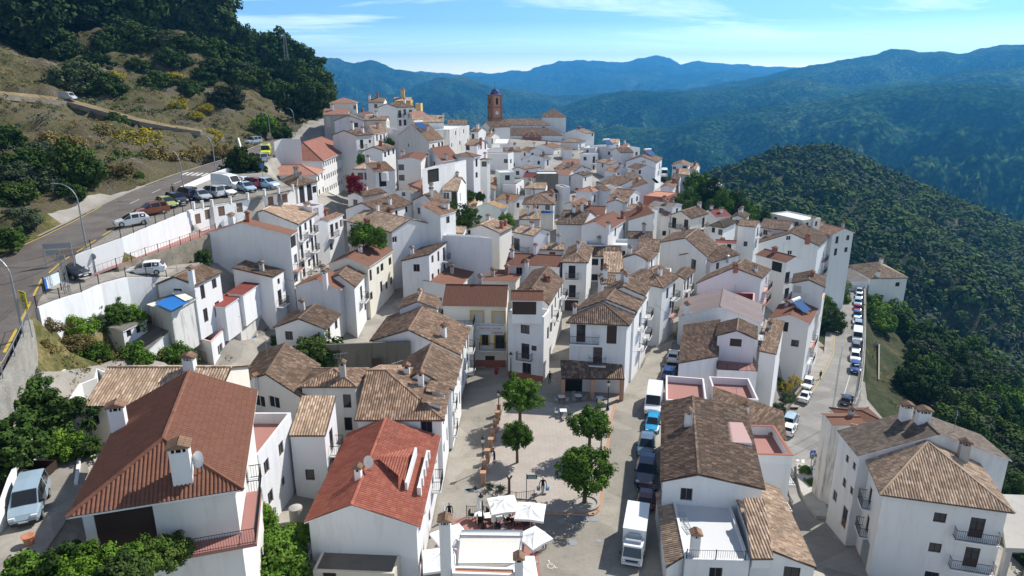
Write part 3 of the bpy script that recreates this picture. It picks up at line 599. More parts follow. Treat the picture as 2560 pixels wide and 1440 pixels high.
def chimney_meshes(w, d, h, kind):
    key = (w, d, h, kind)
    if key in CHM: return CHM[key]
    a = MB(); c = MB()
    if kind == 'pipe':
        a.tube((0, 0, -.3), (0, 0, h), w / 2, n=8); c.lathe((0, 0, h), [(w * .3, 0), (w * .9, .05), (.01, .22)], 8); mm = ['galv', 'galv']
    else:
        a.box((0, 0, -.8), (w, d, h + .8 - .28)); t = .07
        for x in (-w / 2 + t, w / 2 - t):
            for y in (-d / 2 + t, d / 2 - t): a.box((x, y, h - .28), (2 * t, 2 * t, .26))
        if w > .6: [a.box((x, y, h - .28), (t, t, .26)) for x in (-w / 6, w / 6) for y in (-d / 2 + t, d / 2 - t)]
        a.box((0, 0, h - .30), (w - .1, d - .1, .05), 1)
        W, Dp, H = w / 2 + .12, d / 2 + .12, .26 if kind != 'flat' else .02; z = h - .02
        for sx in (-1, 1):
            tiles(c, [(sx * W, -Dp, z + .05), (sx * W, Dp, z + .05), (0, Dp, z + .05 + H), (0, -Dp, z + .05 + H)], (0, 1, 0), 'orange', True)
        c.hexa([(-W, -Dp, z), (W, -Dp, z), (W, Dp, z), (-W, Dp, z), (-W, -Dp, z + .045), (W, -Dp, z + .045), (W, Dp, z + .045), (-W, Dp, z + .045)])
        for y, o in ((-Dp, 1), (Dp, -1)): q = [(-W, y, z + .045), (W, y, z + .045), (0, y, z + .04 + H)]; c.face(q if o > 0 else q[::-1])
        mm = [{'c': 'white', 'y': 'yellow', 'flat': 'white', 'k': 'brickred', 'g': 'grey'}.get(kind, 'white'), 'orange' if kind != 'g' else 'old']
    CHM[key] = (a.mesh('chimney', [mm[0], 'soot_shade']), c.mesh('chimney_cap', [mm[1]])); return CHM[key]
def H(rg, typ, A, B, C, ze=None, h=None, rm='old', wm='white', p=.36, ov=.28, ovg=.12, r=.5, hd=None, lab='', F=(), Rt=(), Lf=(), Bk=(), ch=(), par=.9, fl='floorred', rim=None, into=None, base=None, near=None, name='house', cat=None, auto=None, rail=None, y=None):
    o = House(); a_ = px(rg, A)
    bp = px(rg, B) if not isinstance(B, (int, float)) else None
    if y is not None: ze = at_y(*(bp or a_), y)[2]
    if ze is None:
        mid = a_ if bp is None else ((a_[0] + bp[0]) / 2, (a_[1] + bp[1]) / 2); ze = at_g(*mid, h)[2]
    A3_ = at_z(*a_, ze)
    if bp is not None:
        B3_ = at_z(*bp, ze); ex = B3_ - A3_; w = np.linalg.norm(ex); ex /= w
        if isinstance(C, (int, float)): ey = np.array((-ex[1], ex[0], 0)); d = float(C)
        elif C[0] == 'L': q = at_z(*px(rg, C[1]), ze) - A3_; d = np.linalg.norm(q); ey = q / d
        else: q = at_z(*px(rg, C), ze) - B3_; d = np.linalg.norm(q); ey = q / d
    else:
        q = at_z(*px(rg, C[1]), ze) - A3_; d = np.linalg.norm(q); ey = q / d; ex = np.array((ey[1], -ey[0], 0)); w = float(B)
    o.A, o.ex, o.ey, o.w, o.d, o.ze = A3_, ex, ey, w, d, ze
    def W(u, v, z=0.0): return A3_ + ex * u + ey * v + np.array((0, 0, z))
    cs = [W(0, 0), W(w, 0), W(w, d), W(0, d)]
    gmin = min(land(c[0], c[1]) for c in cs); gmin = min(gmin, land(*W(w / 2, d / 2)[:2]))
    zb = (min(gmin, ze - 2.5) - .6 if base is None else base) - ze
    dist = np.linalg.norm(W(w / 2, d / 2) - np.array((0, 0, CAMZ))); near = (2 if dist < 90 else dist < 265) if near is None else near
    if wm == 'white' and not into and name == 'house': wm = random.Random(int(A3_[0] * 31 + A3_[1] * 17)).choice(['white', 'white', 'white2', 'white3', 'white'])
    EX, EY = (1, 0), (0, 1); planes = []; polys = []; ridges = []; z0 = 0.0; bu, bv = [r * w], [r * d]
    def add(pts, e): polys.append((pts, e))
    if typ == 'gy':
        Hh = p * w / 2; rw = r * w; add([(0, 0, 0), (rw, 0, Hh), (rw, d, Hh), (0, d, 0)], EY); add([(w, 0, 0), (w, d, 0), (rw, d, Hh), (rw, 0, Hh)], EY); ridges = [((rw, 0, Hh), (rw, d, Hh))]; io = (ov, ov, ovg, ovg)
    elif typ == 'gx':
        Hh = p * d / 2; rd_ = r * d; add([(0, 0, 0), (w, 0, 0), (w, rd_, Hh), (0, rd_, Hh)], EX); add([(0, rd_, Hh), (w, rd_, Hh), (w, d, 0), (0, d, 0)], EX); ridges = [((0, rd_, Hh), (w, rd_, Hh))]; io = (ovg, ovg, ov, ov)
    elif typ in ('hip', 'pyr', 'hf', 'hr', 'hl'):
        io = (ov,) * 4
        if typ == 'hf':
            Hh = p * w / 2; rw = r * w; k = hd or w / 2; add([(0, 0, 0), (w, 0, 0), (rw, k, Hh)], EX); add([(0, 0, 0), (rw, k, Hh), (rw, d, Hh), (0, d, 0)], EY); add([(w, 0, 0), (w, d, 0), (rw, d, Hh), (rw, k, Hh)], EY)
            ridges = [((rw, k, Hh), (rw, d, Hh)), ((0, 0, 0), (rw, k, Hh)), ((w, 0, 0), (rw, k, Hh))]
        elif typ in ('hr', 'hl'):
            Hh = p * d / 2; rd_ = r * d; k = hd or d / 2; u0, u1 = (0, w - k) if typ == 'hr' else (k, w)
            add([(0, 0, 0), (w, 0, 0), (u1, rd_, Hh), (u0, rd_, Hh)], EX); add([(u0, rd_, Hh), (u1, rd_, Hh), (w, d, 0), (0, d, 0)], EX)
            if typ == 'hr': add([(w, 0, 0), (w, d, 0), (u1, rd_, Hh)], EY); ridges = [((w, 0, 0), (u1, rd_, Hh)), ((w, d, 0), (u1, rd_, Hh))]
            else: add([(0, d, 0), (0, 0, 0), (u0, rd_, Hh)], EY); ridges = [((0, 0, 0), (u0, rd_, Hh)), ((0, d, 0), (u0, rd_, Hh))]
            ridges.append(((u0, rd_, Hh), (u1, rd_, Hh)))
        else:
            if typ == 'pyr' or abs(w - d) < .3: a1 = a2 = (r * w, d / 2)
            elif w > d: a1, a2 = (d / 2, d / 2), (w - d / 2, d / 2)
            else: a1, a2 = (w / 2, w / 2), (w / 2, d - w / 2)
            Hh = p * min(w, d) / 2; a1 = (*a1, Hh); a2 = (*a2, Hh); same = a1 == a2
            def dd(l): return [q for i, q in enumerate(l) if q != l[i - 1]]
            if same: L4 = [[(0, 0, 0), (w, 0, 0), a1], [(w, 0, 0), (w, d, 0), a1], [(w, d, 0), (0, d, 0), a1], [(0, d, 0), (0, 0, 0), a1]]
            elif w > d: L4 = [[(0, 0, 0), (w, 0, 0), a2, a1], [(w, 0, 0), (w, d, 0), a2], [(w, d, 0), (0, d, 0), a1, a2], [(0, d, 0), (0, 0, 0), a1]]
            else: L4 = [[(0, 0, 0), (w, 0, 0), a1], [(w, 0, 0), (w, d, 0), a2, a1], [(w, d, 0), (0, d, 0), a2], [(0, d, 0), (0, 0, 0), a1, a2]]
            for q, e in zip(L4, (EX, EY, EX, EY)): add(q, e)
            ridges = [((0, 0, 0), a1), ((w, 0, 0), a2 if w > d else a1), ((w, d, 0), a2), ((0, d, 0), a1 if w > d else a2)] + ([] if same else [(a1, a2)]); bu = [a1[0], a2[0]]; bv = [a1[1], a2[1]]
    elif typ in ('sf', 'sb', 'sl', 'sr'):
        Hh = p * (d if typ in ('sf', 'sb') else w); io = (ovg,) * 4
        zz = {'sf': (0, 0, Hh, Hh), 'sb': (Hh, Hh, 0, 0), 'sl': (0, Hh, Hh, 0), 'sr': (Hh, 0, 0, Hh)}[typ]
        add([(0, 0, zz[0]), (w, 0, zz[1]), (w, d, zz[2]), (0, d, zz[3])], EX if typ in ('sf', 'sb') else EY)
    else: io = (0,) * 4; Hh = 0
    for pts, e in polys:
        P = [np.array(q, float) for q in pts]; n = np.cross(P[1] - P[0], P[2] - P[0]); planes.append((-n[0] / n[2], -n[1] / n[2], P[0][2] + (n[0] * P[0][0] + n[1] * P[0][1]) / n[2]))
    def zr(u, v): return min([a * u + b * v + c for a, b, c in planes]) if planes else -par
    o.zr = zr; o.W = W; o.planes = planes
    root = into.root if into else empty(name, (*W(w / 2, d / 2)[:2], max(ze + zb, gmin)))
    o.root = root; inv = Matrix.Translation(-Vector(root.location))
    def lk(nm, me, parent=root, m=None):
        ob = link(nm, me); ob.parent = parent
        if parent is root: ob.matrix_parent_inverse = inv
        if m is not None: ob.matrix_world = m; ob.matrix_basis = m
        return ob
    if auto is None and not F and not Rt and not Lf and not into and name == 'house':
        ra = random.Random(int(abs(A3_[0]) * 53 + A3_[1] * 97)); auto = {'R': (2, max(1, int(d / 2.7)), ra.choice(['wb', 'tw', 'bt', 'wtb', 'w t'])), 'F': (2, max(1, int(w / 3.2)), ra.choice([' w  ', 'w ', '  k', ' m', 'w k ']))}
    # walls with real openings
    u0, u1, v0, v1 = io[0], w - io[1], io[2], d - io[3]
    sides = {'F': ((u0, v0), (u1, v0), bu), 'R': ((u1, v0), (u1, v1), bv), 'B': ((u1, v1), (u0, v1), bu), 'L': ((u0, v1), (u0, v0), bv)}
    wb = MB(); thick = .1
    specs = {'F': list(F), 'R': list(Rt), 'L': list(Lf), 'B': list(Bk)}; o.side = {}
    for sd_, (s0, s1, brk) in sides.items():
        P0, P1 = W(*s0), W(*s1); t = P1 - P0; Ls = np.linalg.norm(t)
        if Ls < .2: continue
        t /= Ls; nrm = np.array((t[1], -t[0], 0)); o.side[sd_] = (P0, t, nrm, Ls)
        top = lambda s: (zr(s0[0] + (s1[0] - s0[0]) * s / Ls, s0[1] + (s1[1] - s0[1]) * s / Ls) - thick) if planes else -par
        bks = {0.0, Ls}
        for q in brk:
            f = (q - s0[0]) / (s1[0] - s0[0]) if abs(s1[0] - s0[0]) > 1e-6 else -1
            if sd_ in 'RL': f = (q - s0[1]) / (s1[1] - s0[1])
            if 0 < f < 1: bks.add(f * Ls)
        ops = []
        for sp_ in specs[sd_]:
            k = sp_[0]; kw = OPEN[k]; ww, hh = kw[0], kw[1]
            if len(sp_) > 3: ww, hh = sp_[3], sp_[4]
            if len(sp_) > 5 or isinstance(sp_[1], str): pass
            if isinstance(sp_[1], str): s, zc = sp_[2][0] * Ls, sp_[2][1]
            else:
                dr = ray(*px(rg, sp_[1:3])); den = dr @ nrm
                if abs(den) < 1e-4: continue
                tt = ((P0 - np.array((0, 0, CAMZ))) @ nrm) / den; X_ = np.array((0, 0, CAMZ)) + dr * tt; s = (X_ - P0) @ t; zc = X_[2] - ze
            ops.append([k, s, zc - hh / 2, ww, hh])
        if auto and sd_ in auto and not specs[sd_]:
            nf, nc, kk = auto[sd_]; rr_ = random.Random(int(abs(A3_[0]) * 100 + abs(A3_[1]) * 10)); tp = min(top(0), top(Ls))
            for fl_ in range(nf):
                for c_ in range(nc):
                    k = kk[(fl_ * nc + c_) % len(kk)]
                    if k == ' ': continue
                    hh = OPEN[k][1]; zt = tp - .45 - fl_ * 2.9
                    if zt - hh > zb + .4: ops.append([k, Ls * (c_ + .5) / nc + rr_.uniform(-.15, .15), zt - hh, OPEN[k][0], hh])
        good = []
        for q in ops:
            if q[1] - q[3] / 2 < .08: q[1] = q[3] / 2 + .08
            if q[1] + q[3] / 2 > Ls - .08: q[1] = Ls - .08 - q[3] / 2
            if q[1] - q[3] / 2 < .05: continue
            tm = min(top(q[1] - q[3] / 2), top(q[1] + q[3] / 2)) - .06
            if q[2] + q[4] > tm: q[2] = tm - q[4]
            if any(abs(q[1] - g[1]) < (q[3] + g[3]) / 2 + .04 and q[2] < g[2] + g[4] + .04 and g[2] < q[2] + q[4] + .04 for g in good): continue
            good.append(q)
        for q in good: bks.add(q[1] - q[3] / 2); bks.add(q[1] + q[3] / 2)
        bl = sorted(bks); pt = lambda s, z, dep=0.0: P0 + t * s + np.array((0, 0, z)) - nrm * dep
        for a, c in zip(bl[:-1], bl[1:]):
            if c - a < 1e-5: continue
            zc = zb
            for q in sorted(good, key=lambda q: q[2]):
                if q[1] - q[3] / 2 <= a + 1e-6 and q[1] + q[3] / 2 >= c - 1e-6:
                    if q[2] > zc: wb.face([pt(a, zc), pt(c, zc), pt(c, q[2]), pt(a, q[2])])
                    zc = q[2] + q[4]
            wb.face([pt(a, zc), pt(c, zc), pt(c, top(c)), pt(a, top(a))])
        for k, s, z, ww, hh in good:
            a, c, D = s - ww / 2, s + ww / 2, .17
            wb.face([pt(a, z), pt(a, z, D), pt(a, z + hh, D), pt(a, z + hh)]); wb.face([pt(c, z, D), pt(c, z), pt(c, z + hh), pt(c, z + hh, D)])
            wb.face([pt(a, z), pt(c, z), pt(c, z, D), pt(a, z, D)]); wb.face([pt(a, z + hh, D), pt(c, z + hh, D), pt(c, z + hh), pt(a, z + hh)]); 
            wb.face([pt(a, z, D), pt(c, z, D), pt(c, z + hh, D), pt(a, z + hh, D)])
            kw = OPEN[k]; fm, gm = winmesh(kw[2], ww, hh, kw[3]); mt = wallmtx(pt(s, z), t, nrm)
            if k == 'o': lk('loggia', gm, m=mt)
            else:
                first = lk(kw[4], fm or gm, m=mt)
                if fm and gm and dist < 150: g_ = link('pane', gm, first)
                elif fm and gm: g_ = lk('pane', gm, first)
            if kw[5]:
                bm_, rm_ = balcmesh(min(kw[5], Ls - .1), .85, 'p' if k in 'pP' else 'i'); bo = lk('balcony', bm_, m=wallmtx(pt(min(max(s, min(kw[5], Ls - .1) / 2), Ls - min(kw[5], Ls - .1) / 2), z), t, nrm)); link('railing', rm_, bo)
    wallob = lk('wall', wb.mesh('wall', [wm]))
    # roof
    rb = MB()
    if planes:
        for pts, e in polys:
            Pw = [W(*q) for q in pts]; ee = ex if e is EX else ey; tiles(rb, [q + np.array((0, 0, .02)) for q in Pw], ee, rm, near)
            dn = np.array((0, 0, -.1)); q = Pw if np.cross(Pw[1] - Pw[0], Pw[2] - Pw[0])[2] > 0 else Pw[::-1]
            rb.face([x + dn for x in q[::-1]], 1)
            for i, (a, c) in enumerate(zip(q, q[1:] + q[:1])):
                la, lc = [((x - A3_) @ np.array((ex[0], ex[1], 0)), 0) for x in (a, c)]
                rb.face([a + dn, c + dn, c, a], 1)
        if dist < 190:
            for a, c in ridges:
                a, c = W(*a), W(*c); n_ = max(1, int(np.linalg.norm(c - a) / .42)) if dist < 75 else 1
                for k in range(n_):
                    s, e_ = a + (c - a) * k / n_, a + (c - a) * (k + 1) / n_; i0 = len(rb.f); rb.tube(s + (0, 0, .03), e_ + (0, 0, .03), .125, .145 if dist < 75 else .125, 6)
                    for j in range(i0, len(rb.f)): rb.u[j] = [(k * .24 + .05, k * .42 + .2)] * len(rb.f[j])
        lk('roof', rb.mesh('roof', [rm, 'eave' if rm in ('old', 'olddark', 'oldlight') else wm]))
    else:
        rb.face([W(0, 0, -par), W(w, 0, -par), W(w, d, -par), W(0, d, -par)]); lk('roof', rb.mesh('roof', [fl]))
        if par > .05:
            pb = MB(); th = .2; ring = [(0, 0), (w, 0), (w, d), (0, d)]
            def bx_(ua, ub, va, vb): pb.hexa([W(ua, va, -par + .002), W(ub, va, -par + .002), W(ub, vb, -par + .002), W(ua, vb, -par + .002), W(ua, va), W(ub, va), W(ub, vb), W(ua, vb)], bottom=False)
            if not rail:
                bx_(0, w, 0, th); bx_(0, w, d - th, d); bx_(0, th, th, d - th); bx_(w - th, w, th, d - th); lk('parapet', pb.mesh('parapet', [wm]))
                if rim:
                    cb_ = MB()
                    for ua, ub, va, vb in ((-.04, w + .04, -.04, th + .04), (-.04, w + .04, d - th - .04, d + .04), (-.04, th + .04, th + .04, d - th - .04), (w - th - .04, w + .04, th + .04, d - th - .04)):
                        cb_.hexa([W(ua, va, .002), W(ub, va, .002), W(ub, vb, .002), W(ua, vb, .002), W(ua, va, .06), W(ub, va, .06), W(ub, vb, .06), W(ua, vb, .06)])
                    lk('coping', cb_.mesh('coping', [rim]))
            else:
                for a, c in zip(ring, ring[1:] + ring[:1]):
                    a3, c3 = W(*a), W(*c); n = max(2, int(np.linalg.norm(c3 - a3) / .15))
                    for z in (-.02, -par + .1): pb.tube(a3 + (0, 0, z), c3 + (0, 0, z), .025, n=4)
                    for k in range(n): q = a3 + (c3 - a3) * k / n; pb.tube(q + (0, 0, -par), q, .012 if k % 8 else .03, n=4, cap=False)
                lk('railing', pb.mesh('railing', ['iron']))
    # chimneys: where the ray meets the roof
    for c_ in ch:
        u, v = px(rg, c_[:2]); sz = c_[2] if len(c_) > 2 else (.55, .45, 1.1); kd = c_[3] if len(c_) > 3 else 'c'; dr = ray(u, v); hit = None
        t0 = (ze + (Hh or 0) + .5 - CAMZ) / dr[2]
        for k in range(800):
            t_ = t0 + k * .05; X_ = np.array((0, 0, CAMZ)) + dr * t_; q = X_ - A3_; M2 = np.array([[ex[0], ey[0]], [ex[1], ey[1]]]); uu, vv = np.linalg.solve(M2, q[:2])
            if -.2 <= uu <= w + .2 and -.2 <= vv <= d + .2 and X_[2] <= ze + zr(uu, vv): hit = X_; break
        if hit is None: q = W(w * .5, d * .5); hit = np.array((q[0], q[1], ze + zr(w * .5, d * .5)))
        ca_, cc_ = chimney_meshes(*sz, kd); m = wallmtx(hit, ex, np.array((-ex[1], ex[0], 0))); co = lk('chimney', ca_, m=m); link('chimney_cap', cc_, co)
    if not ch and planes and not into and name == 'house' and Hh:
        ra = random.Random(int(abs(A3_[0]) * 71 + A3_[1] * 13))
        for k in range(ra.choice([0, 1, 1, 2])):
            uu, vv = w * ra.uniform(.2, .8), d * ra.uniform(.25, .75); q = W(uu, vv, zr(uu, vv)); ca_, cc_ = chimney_meshes(.55, .5, ra.choice([.9, 1.2, 1.5]), ra.choice('cccgk')); co = lk('chimney', ca_, m=wallmtx(q, ex, np.array((-ex[1], ex[0], 0)))); link('chimney_cap', cc_, co)
    if not into:
        tag(root, lab, cat or 'house'); HOUSES.append(o)
        if 'house' == name: root['group'] = 'houses of the village'
    return o
def on_roof(o, rg, p):
    dr = ray(*px(rg, p)); M2 = np.array([[o.ex[0], o.ey[0]], [o.ex[1], o.ey[1]]])
    for k in range(4000):
        X_ = np.array((0, 0, CAMZ)) + dr * (20 + k * .06); uu, vv = np.linalg.solve(M2, (X_ - o.A)[:2])
        if 0 <= uu <= o.w and 0 <= vv <= o.d and X_[2] <= o.ze + o.zr(uu, vv): return X_
    return o.W(o.w / 2, o.d / 2)
# ---------------------------------------------------------------- the village, nearest first
AR = lambda f, c, k: {'R': (f, c, k)}
AF = lambda f, c, k: {'F': (f, c, k)}
big = H('Z1', 'hf', (410,1080), (1510,905), (1600,290), ze=15, rm='bigbrown', p=.49, hd=3.4, ov=.55, base=2.5, F=[('G',785,1150,3.0,2.9)], Rt=[('w',1537,665),('w',1562,945),('b',1530,800)], ch=[(745,522,(.95,.75,1.7)),(1142,838,(1.05,.8,2.2))], lab='large house with a broad chocolate brown hipped roof beside the light blue car')
h2 = H('Z1', 'gx', (515,388), (1330,388), 8, ze=12.9, p=.4, rm='oldlight', wm='cream', base=9.5, F=[('s',560,470)], ch=[(1180,160,(.9,.6,1.2)),(1195,150,(.6,.5,1.0))], lab='low cream house with pale old tiles directly behind the big brown roof')
h3 = H('Z1', 'flat', (1300,690), (1600,690), (1805,425), ze=9.5, par=1.0, wm='white2', base=0.8, Rt=[('w',1655,760),('w',1680,950),('s',1760,850),('w',1745,650)], lab='white three storey house with a walled red roof terrace beside the big brown roof')
h4 = H('Z1', 'sf', (1790,570), (2020,570), 4.4, ze=8, p=.38, rm='oldlight', wm='white2', base=.8, lab='narrow white house with one small pale tiled slope behind the red roof house')
redh = H('Z2', 'gy', (0,1110), (725,1140), (850,575), ze=5.5, rm='red', p=.38, r=.42, base=.2, ov=.35, wm='white2', auto=AR(2,5,'wtwbt'), ch=[(340,840,(.5,.5,1.1))], lab='white house under the bright red tiled gable roof next to the square')
h6 = H('Z2', 'hr', (310,475), (870,475), 13, ze=7, rm='old', p=.34, base=.2, F=[('t',760,505,1.1,1.6)], auto=AR(2,4,'wtbt'), lab='long white house with mottled hipped roof and three tiled dormers behind the red roof')
H('Z2', 'gy', (520,290), (930,290), (985,100), ze=7, rm='old', p=.62, into=h6, base=.2, auto=AR(2,3,'twt'), ch=[(640,205,(.6,.5,1.3))])
tow = H('', 'pyr', (745,968), (893,968), (923,922), ze=8.5, p=.42, rm='old', base=.8, F=[('t',868,1003,.8,1.5),('t',871,1060,.8,1.5)], lab='white tower like house with pyramid tiled roof and two arched windows')
h8 = H('Z1', 'gy', (1480,238), (1890,345), (1990,130), ze=7.5, rm='old', p=.38, r=.45, base=2, F=[('W',1612,355),('W',1702,362)], ch=[(1582,240,(.4,.4,.8))], lab='white gabled house with dark mottled roof left of the pyramid roofed tower house')
h9 = H('M1', 'gy', (1270,1120), (1955,1225), (2030,1020), ze=7, r=.45, p=.36, rm='old', wm='white2', base=1, auto=AR(2,4,'wtwb'), ch=[(1830,1090,(.55,.5,1.5))], lab='house with broad mottled gable roof behind the dark stained garden wall')
h10 = H('M1', 'gy', (545,1020), (945,1030), (1060,915), ze=7.1, p=.38, rm='olddark', base=2.5, lab='plain white blank gabled house with dark roof above the ivy patch')
h11 = H('M1', 'gy', (700,712), (1055,735), (1150,660), ze=10, rm='panel', p=.36, base=2, Rt=[('t',1110,745),('t',1120,905),('m',1190,915)], ch=[(943,695,(.6,.5,1.9)),(1115,632,(.6,.5,1.2))], lab='tall white house with smooth brown gable roof and a white chimney on its front gable')
h12 = H('M1', 'gy', (930,655), (1165,715), (1270,592), ze=10.3, rm='old', p=.36, base=2, Rt=[('b',1210,760),('t',1245,690),('w',1240,860)], ch=[(1227,570,(.65,.5,1.3),'g')], lab='white house with mottled roof squeezed between two smooth brown gable roofs')
h13 = H('M1', 'gy', (950,545), (1270,562), (1455,435), ze=11.5, rm='panel', p=.38, base=2.5, wm='cream', Rt=[('k',1425,520),('k',1365,565),('w',1335,590),('t',1280,625),('w',1435,665),('t',1360,710),('w',1285,780),('w',1400,700)], lab='tall cream house with the widest smooth brown gable roof in mid village')
h14 = H('M1', 'gy', (0,325), (685,325), (735,293), ze=17, rm='panel', r=.46, p=.28, base=3.5, Rt=[('o',690,380,2.2,1.6),('P',720,520),('W',720,650)], ch=[(240,246,(.75,.6,1.4)),(335,202,(.5,.5,1.3),'k')], lab='four storey house with huge blank white gable below the car park')
h15 = H('M1', 'gy', (300,200), (738,245), (890,152), ze=17, r=.42, p=.3, rm='oldlight', base=3.5, auto=AR(4,4,'bwbw'), ch=[(805,142,(.7,.6,1.2))], lab='four storey white house with pale mottled roof and many small balconies')
h16 = H('M1', 'gy', (850,245), (962,218), (1080,168), ze=15.5, rm='orange', base=4, Rt=[('w',1025,255),('w',1060,235),('b',990,290),('w',985,410)], lab='white house with orange tiles at the far end of the balcony row')
H('M1', 'flat', (838,112), (925,92), 3.5, y=111, par=.3, wm='pinkwhite', base=14, F=[('l',865,120)], into=h16)
h17 = H('M1', 'sr', (245,640), (545,640), (635,585), ze=12.2, p=.25, rm='olddark', base=3.8, Rt=[('s',590,670),('b',600,790)], lab='white house with a dark lean-to roof in front of the huge blank gable')
h18 = H('Z5', 'flat', (1130,1130), (1310,1180), (1465,1030), ze=8, par=1.0, wm='white2', base=2.5, Rt=[('W',1368,1225),('W',1428,1180),('w',1455,1310),('s',1390,1360)], F=[('l',1258,1290,1.8,2.4)], rim='pinkrim', lab='white house with red roof terrace below the maroon metal roof')
H('M1', 'sr', (20,870), (190,862), (325,772), ze=11, p=.1, rm='maroon', wm='white2', F=[('k',40,905)], into=h18, base=6.5)
h18b = H('Z5', 'flat', (1240,1035), (1482,1022), (1705,876), ze=8.6, par=.9, wm='stained', base=2.5, Rt=[('p',1635,1082),('w',1645,1165),('d',1548,1285)], rim='pinkrim', lab='weathered white house with terrace parapet and blue washing on its wall')
H('M1', 'sr', (200,772), (325,772), (450,687), ze=11.3, rm='maroon', p=.12, into=h18b, base=7)
h19 = H('Z5', 'gy', (960,825), (1215,830), (1380,745), ze=14.8, p=.4, rm='old', base=8, ch=[(1195,818,(.6,.5,1.9))], lab='small white house with mottled roof below the parked white hatchback')
h20 = H('Z5', 'gy', (915,945), (1065,995), (1225,905), ze=13.2, p=.25, rm='cement', wm='stained', base=7.5, lab='stained stone shed with blue and cream tarpaulins on its roof', cat='shed', name='shed')
h21 = H('Z5', 'sr', (630,1095), (762,1115), (915,1040), ze=12.0, p=.12, rm='cement', wm='white2', base=8, Rt=[('s',800,1120),('s',860,1100)], lab='low grey roofed outbuilding in the weedy garden under the road', cat='shed', name='shed')
H('Z5', 'sf', (765,1195), (910,1240), (1065,1130), ze=10.2, rm='cement', p=.1, wm='white2', base=7, into=h21)
pk = H('', 'flat', (532,513), (738,476), 5, ze=20.4, par=.2, fl='pavement', wm='white', base=13, F=[('v',554,528),('v',599,519),('v',640,511),('v',677,502),('v',712,495)], lab='long white building with brown shutters carrying the upper car park', cat='building', name='terrace_building')
H('', 'flat', (480,526), (531,513), 5, ze=20.3, par=.2, fl='pavement', wm='white', base=14, F=[('v',495,547),('D',508,542),('v',519,536)], into=pk)
# school and the hill street above it
sch = H('S1', 'hip', (600,392), (1325,387), (1715,225), ze=20, rm='school', p=.6, base=8.5, auto=AR(4,15,'m'), lab='long school like building with reddish hipped roof and rows of small windows', cat='building', name='school_building')
H('S1', 'hr', (530,578), (1245,572), 8, ze=18.5, rm='salmon', p=.4, into=sch, base=10, auto=AR(3,2,'k'))
pav = H('S1', 'hip', (700,665), (970,728), (1250,660), ze=20.3, rm='old', p=.4, base=10, Rt=[('o',1040,810,1.5,3.0),('o',1140,785,1.5,3.0),('k',1212,765)], lab='white pavilion with two tall dark openings at the end of the car park', cat='building')
a1 = H('F1', 'gx', (115,368), (385,366), 8, y=196, rm='salmon', wm='grey', F=[('l',172,440,1.4,3.0)], lab='grey house with salmon hipped roofs beside the dark trees, highest on the left')
H('F1', 'hip', (178,246), (480,244), 8, y=203, rm='salmon', wm='cream', into=a1, F=[('m',455,290)])
H('F1', 'gy', (225,435), (555,432), 7, y=188, wm='white2', lab='blank pale gable house in front of the grey house with salmon roofs', ch=[(405,430,(.6,.5,1.2))])
H('F1', 'gy', (445,368), (562,370), 6, y=194, rm='brown', Rt=[('m',650,320)], lab='small white house with brown roof between salmon roofs and tall white house')
H('F1', 'gx', (540,425), (790,425), 5, y=190, wm='cream', rm='old', ch=[(682,380,(.5,.5,1.2))], lab='cream house with old tiles below the tall white house on the hill street')
H('F1', 'gy', (690,290), (900,292), (1094,286), y=205, Rt=[('b',930,360),('t',982,340),('b',1045,355),('t',935,455),('t',985,450),('t',1038,445)], rm='old', ch=[(980,245,(.6,.5,1.2))], lab='tall white house with brown roof and black balcony doors left of the church')
yel = H('F1', 'gx', (855,225), (1045,225), 6, y=226, wm='yellow', rm='oldlight', ch=[(1068,225,(1.1,1.1,2.6),'y')], lab='mustard yellow house with a yellow chimney, highest of the village')
H('F1', 'flat', (1095,250), (1150,250), 5, y=224, wm='yellow', par=.8, into=yel)
H('F1', 'gx', (590,240), (760,240), 7, y=222, rm='old', ch=[(610,215,(.6,.5,1.6)),(795,205,(.6,.5,1.6),'k')], lab='white house with several chimneys left of the mustard yellow house')
H('F1', 'gx', (1095,395), (1250,388), 8, y=208, rm='salmon', lab='low house with salmon roof just right of the mustard yellow house')
H('F1', 'gx', (1058,450), (1400,447), 9, y=195, rm='oldlight', ch=[(1390,395,(.5,.5,.9))], Rt=[('s',1418,480)], lab='long white house with pale tiled roof and stepped right gable wall')
H('F1', 'gy', (205,585), (473,592), (658,575), y=170, rm='old', Rt=[('b',527,680),('s',613,650)], ch=[(538,560,(.5,.5,1.3)),(585,520,(.6,.5,1.8))], lab='white house with old roof and two tall chimneys behind the school roof')
H('F1', 'gy', (560,548), (658,574), (800,546), y=177, rm='orange', Rt=[('t',688,610),('b',730,625),('t',765,605)], lab='blue white house with orange tiles and three dark openings on the hill street')
H('F1', 'flat', (795,500), (905,525), 6, y=182, wm='white', par=.8, rm='orange', Rt=[('P',880,640)], lab='narrow white house with white railed terrace beside green creeper')
H('F1', 'gy', (905,590), (1243,655), (1400,628), y=164, rm='orange', p=.34, Rt=[('t',1285,720),('w',1345,690),('w',1380,680)], F=[('s',1020,690)], ch=[(1220,540,(.5,.5,1.2))], lab='white house with big blank grey gable and orange roof in upper village')
H('F1', 'gy', (540,748), (755,750), (898,716), y=152, rm='old', F=[], Rt=[('w',775,790),('w',812,770),('w',862,755)], ch=[(730,700,(.7,.5,1.0),'k')], lab='white gabled house with old tiles right of the school end')
H('F1', 'hip', (430,942), (672,942), (760,885), y=140, rm='oldlight', F=[('v',513,1018),('v',585,1018)], ch=[(470,915,(.6,.5,1.2))], lab='white house with striped hip roof and two brown shutters above the red creeper')
H('F1', 'sf', (665,978), (885,958), 4, y=138, rm='orange', F=[('o',750,1050,1.6,2.8),('W',825,1035)], Rt=[], lab='white house with porch, white water tank and small orange lean-to roof')
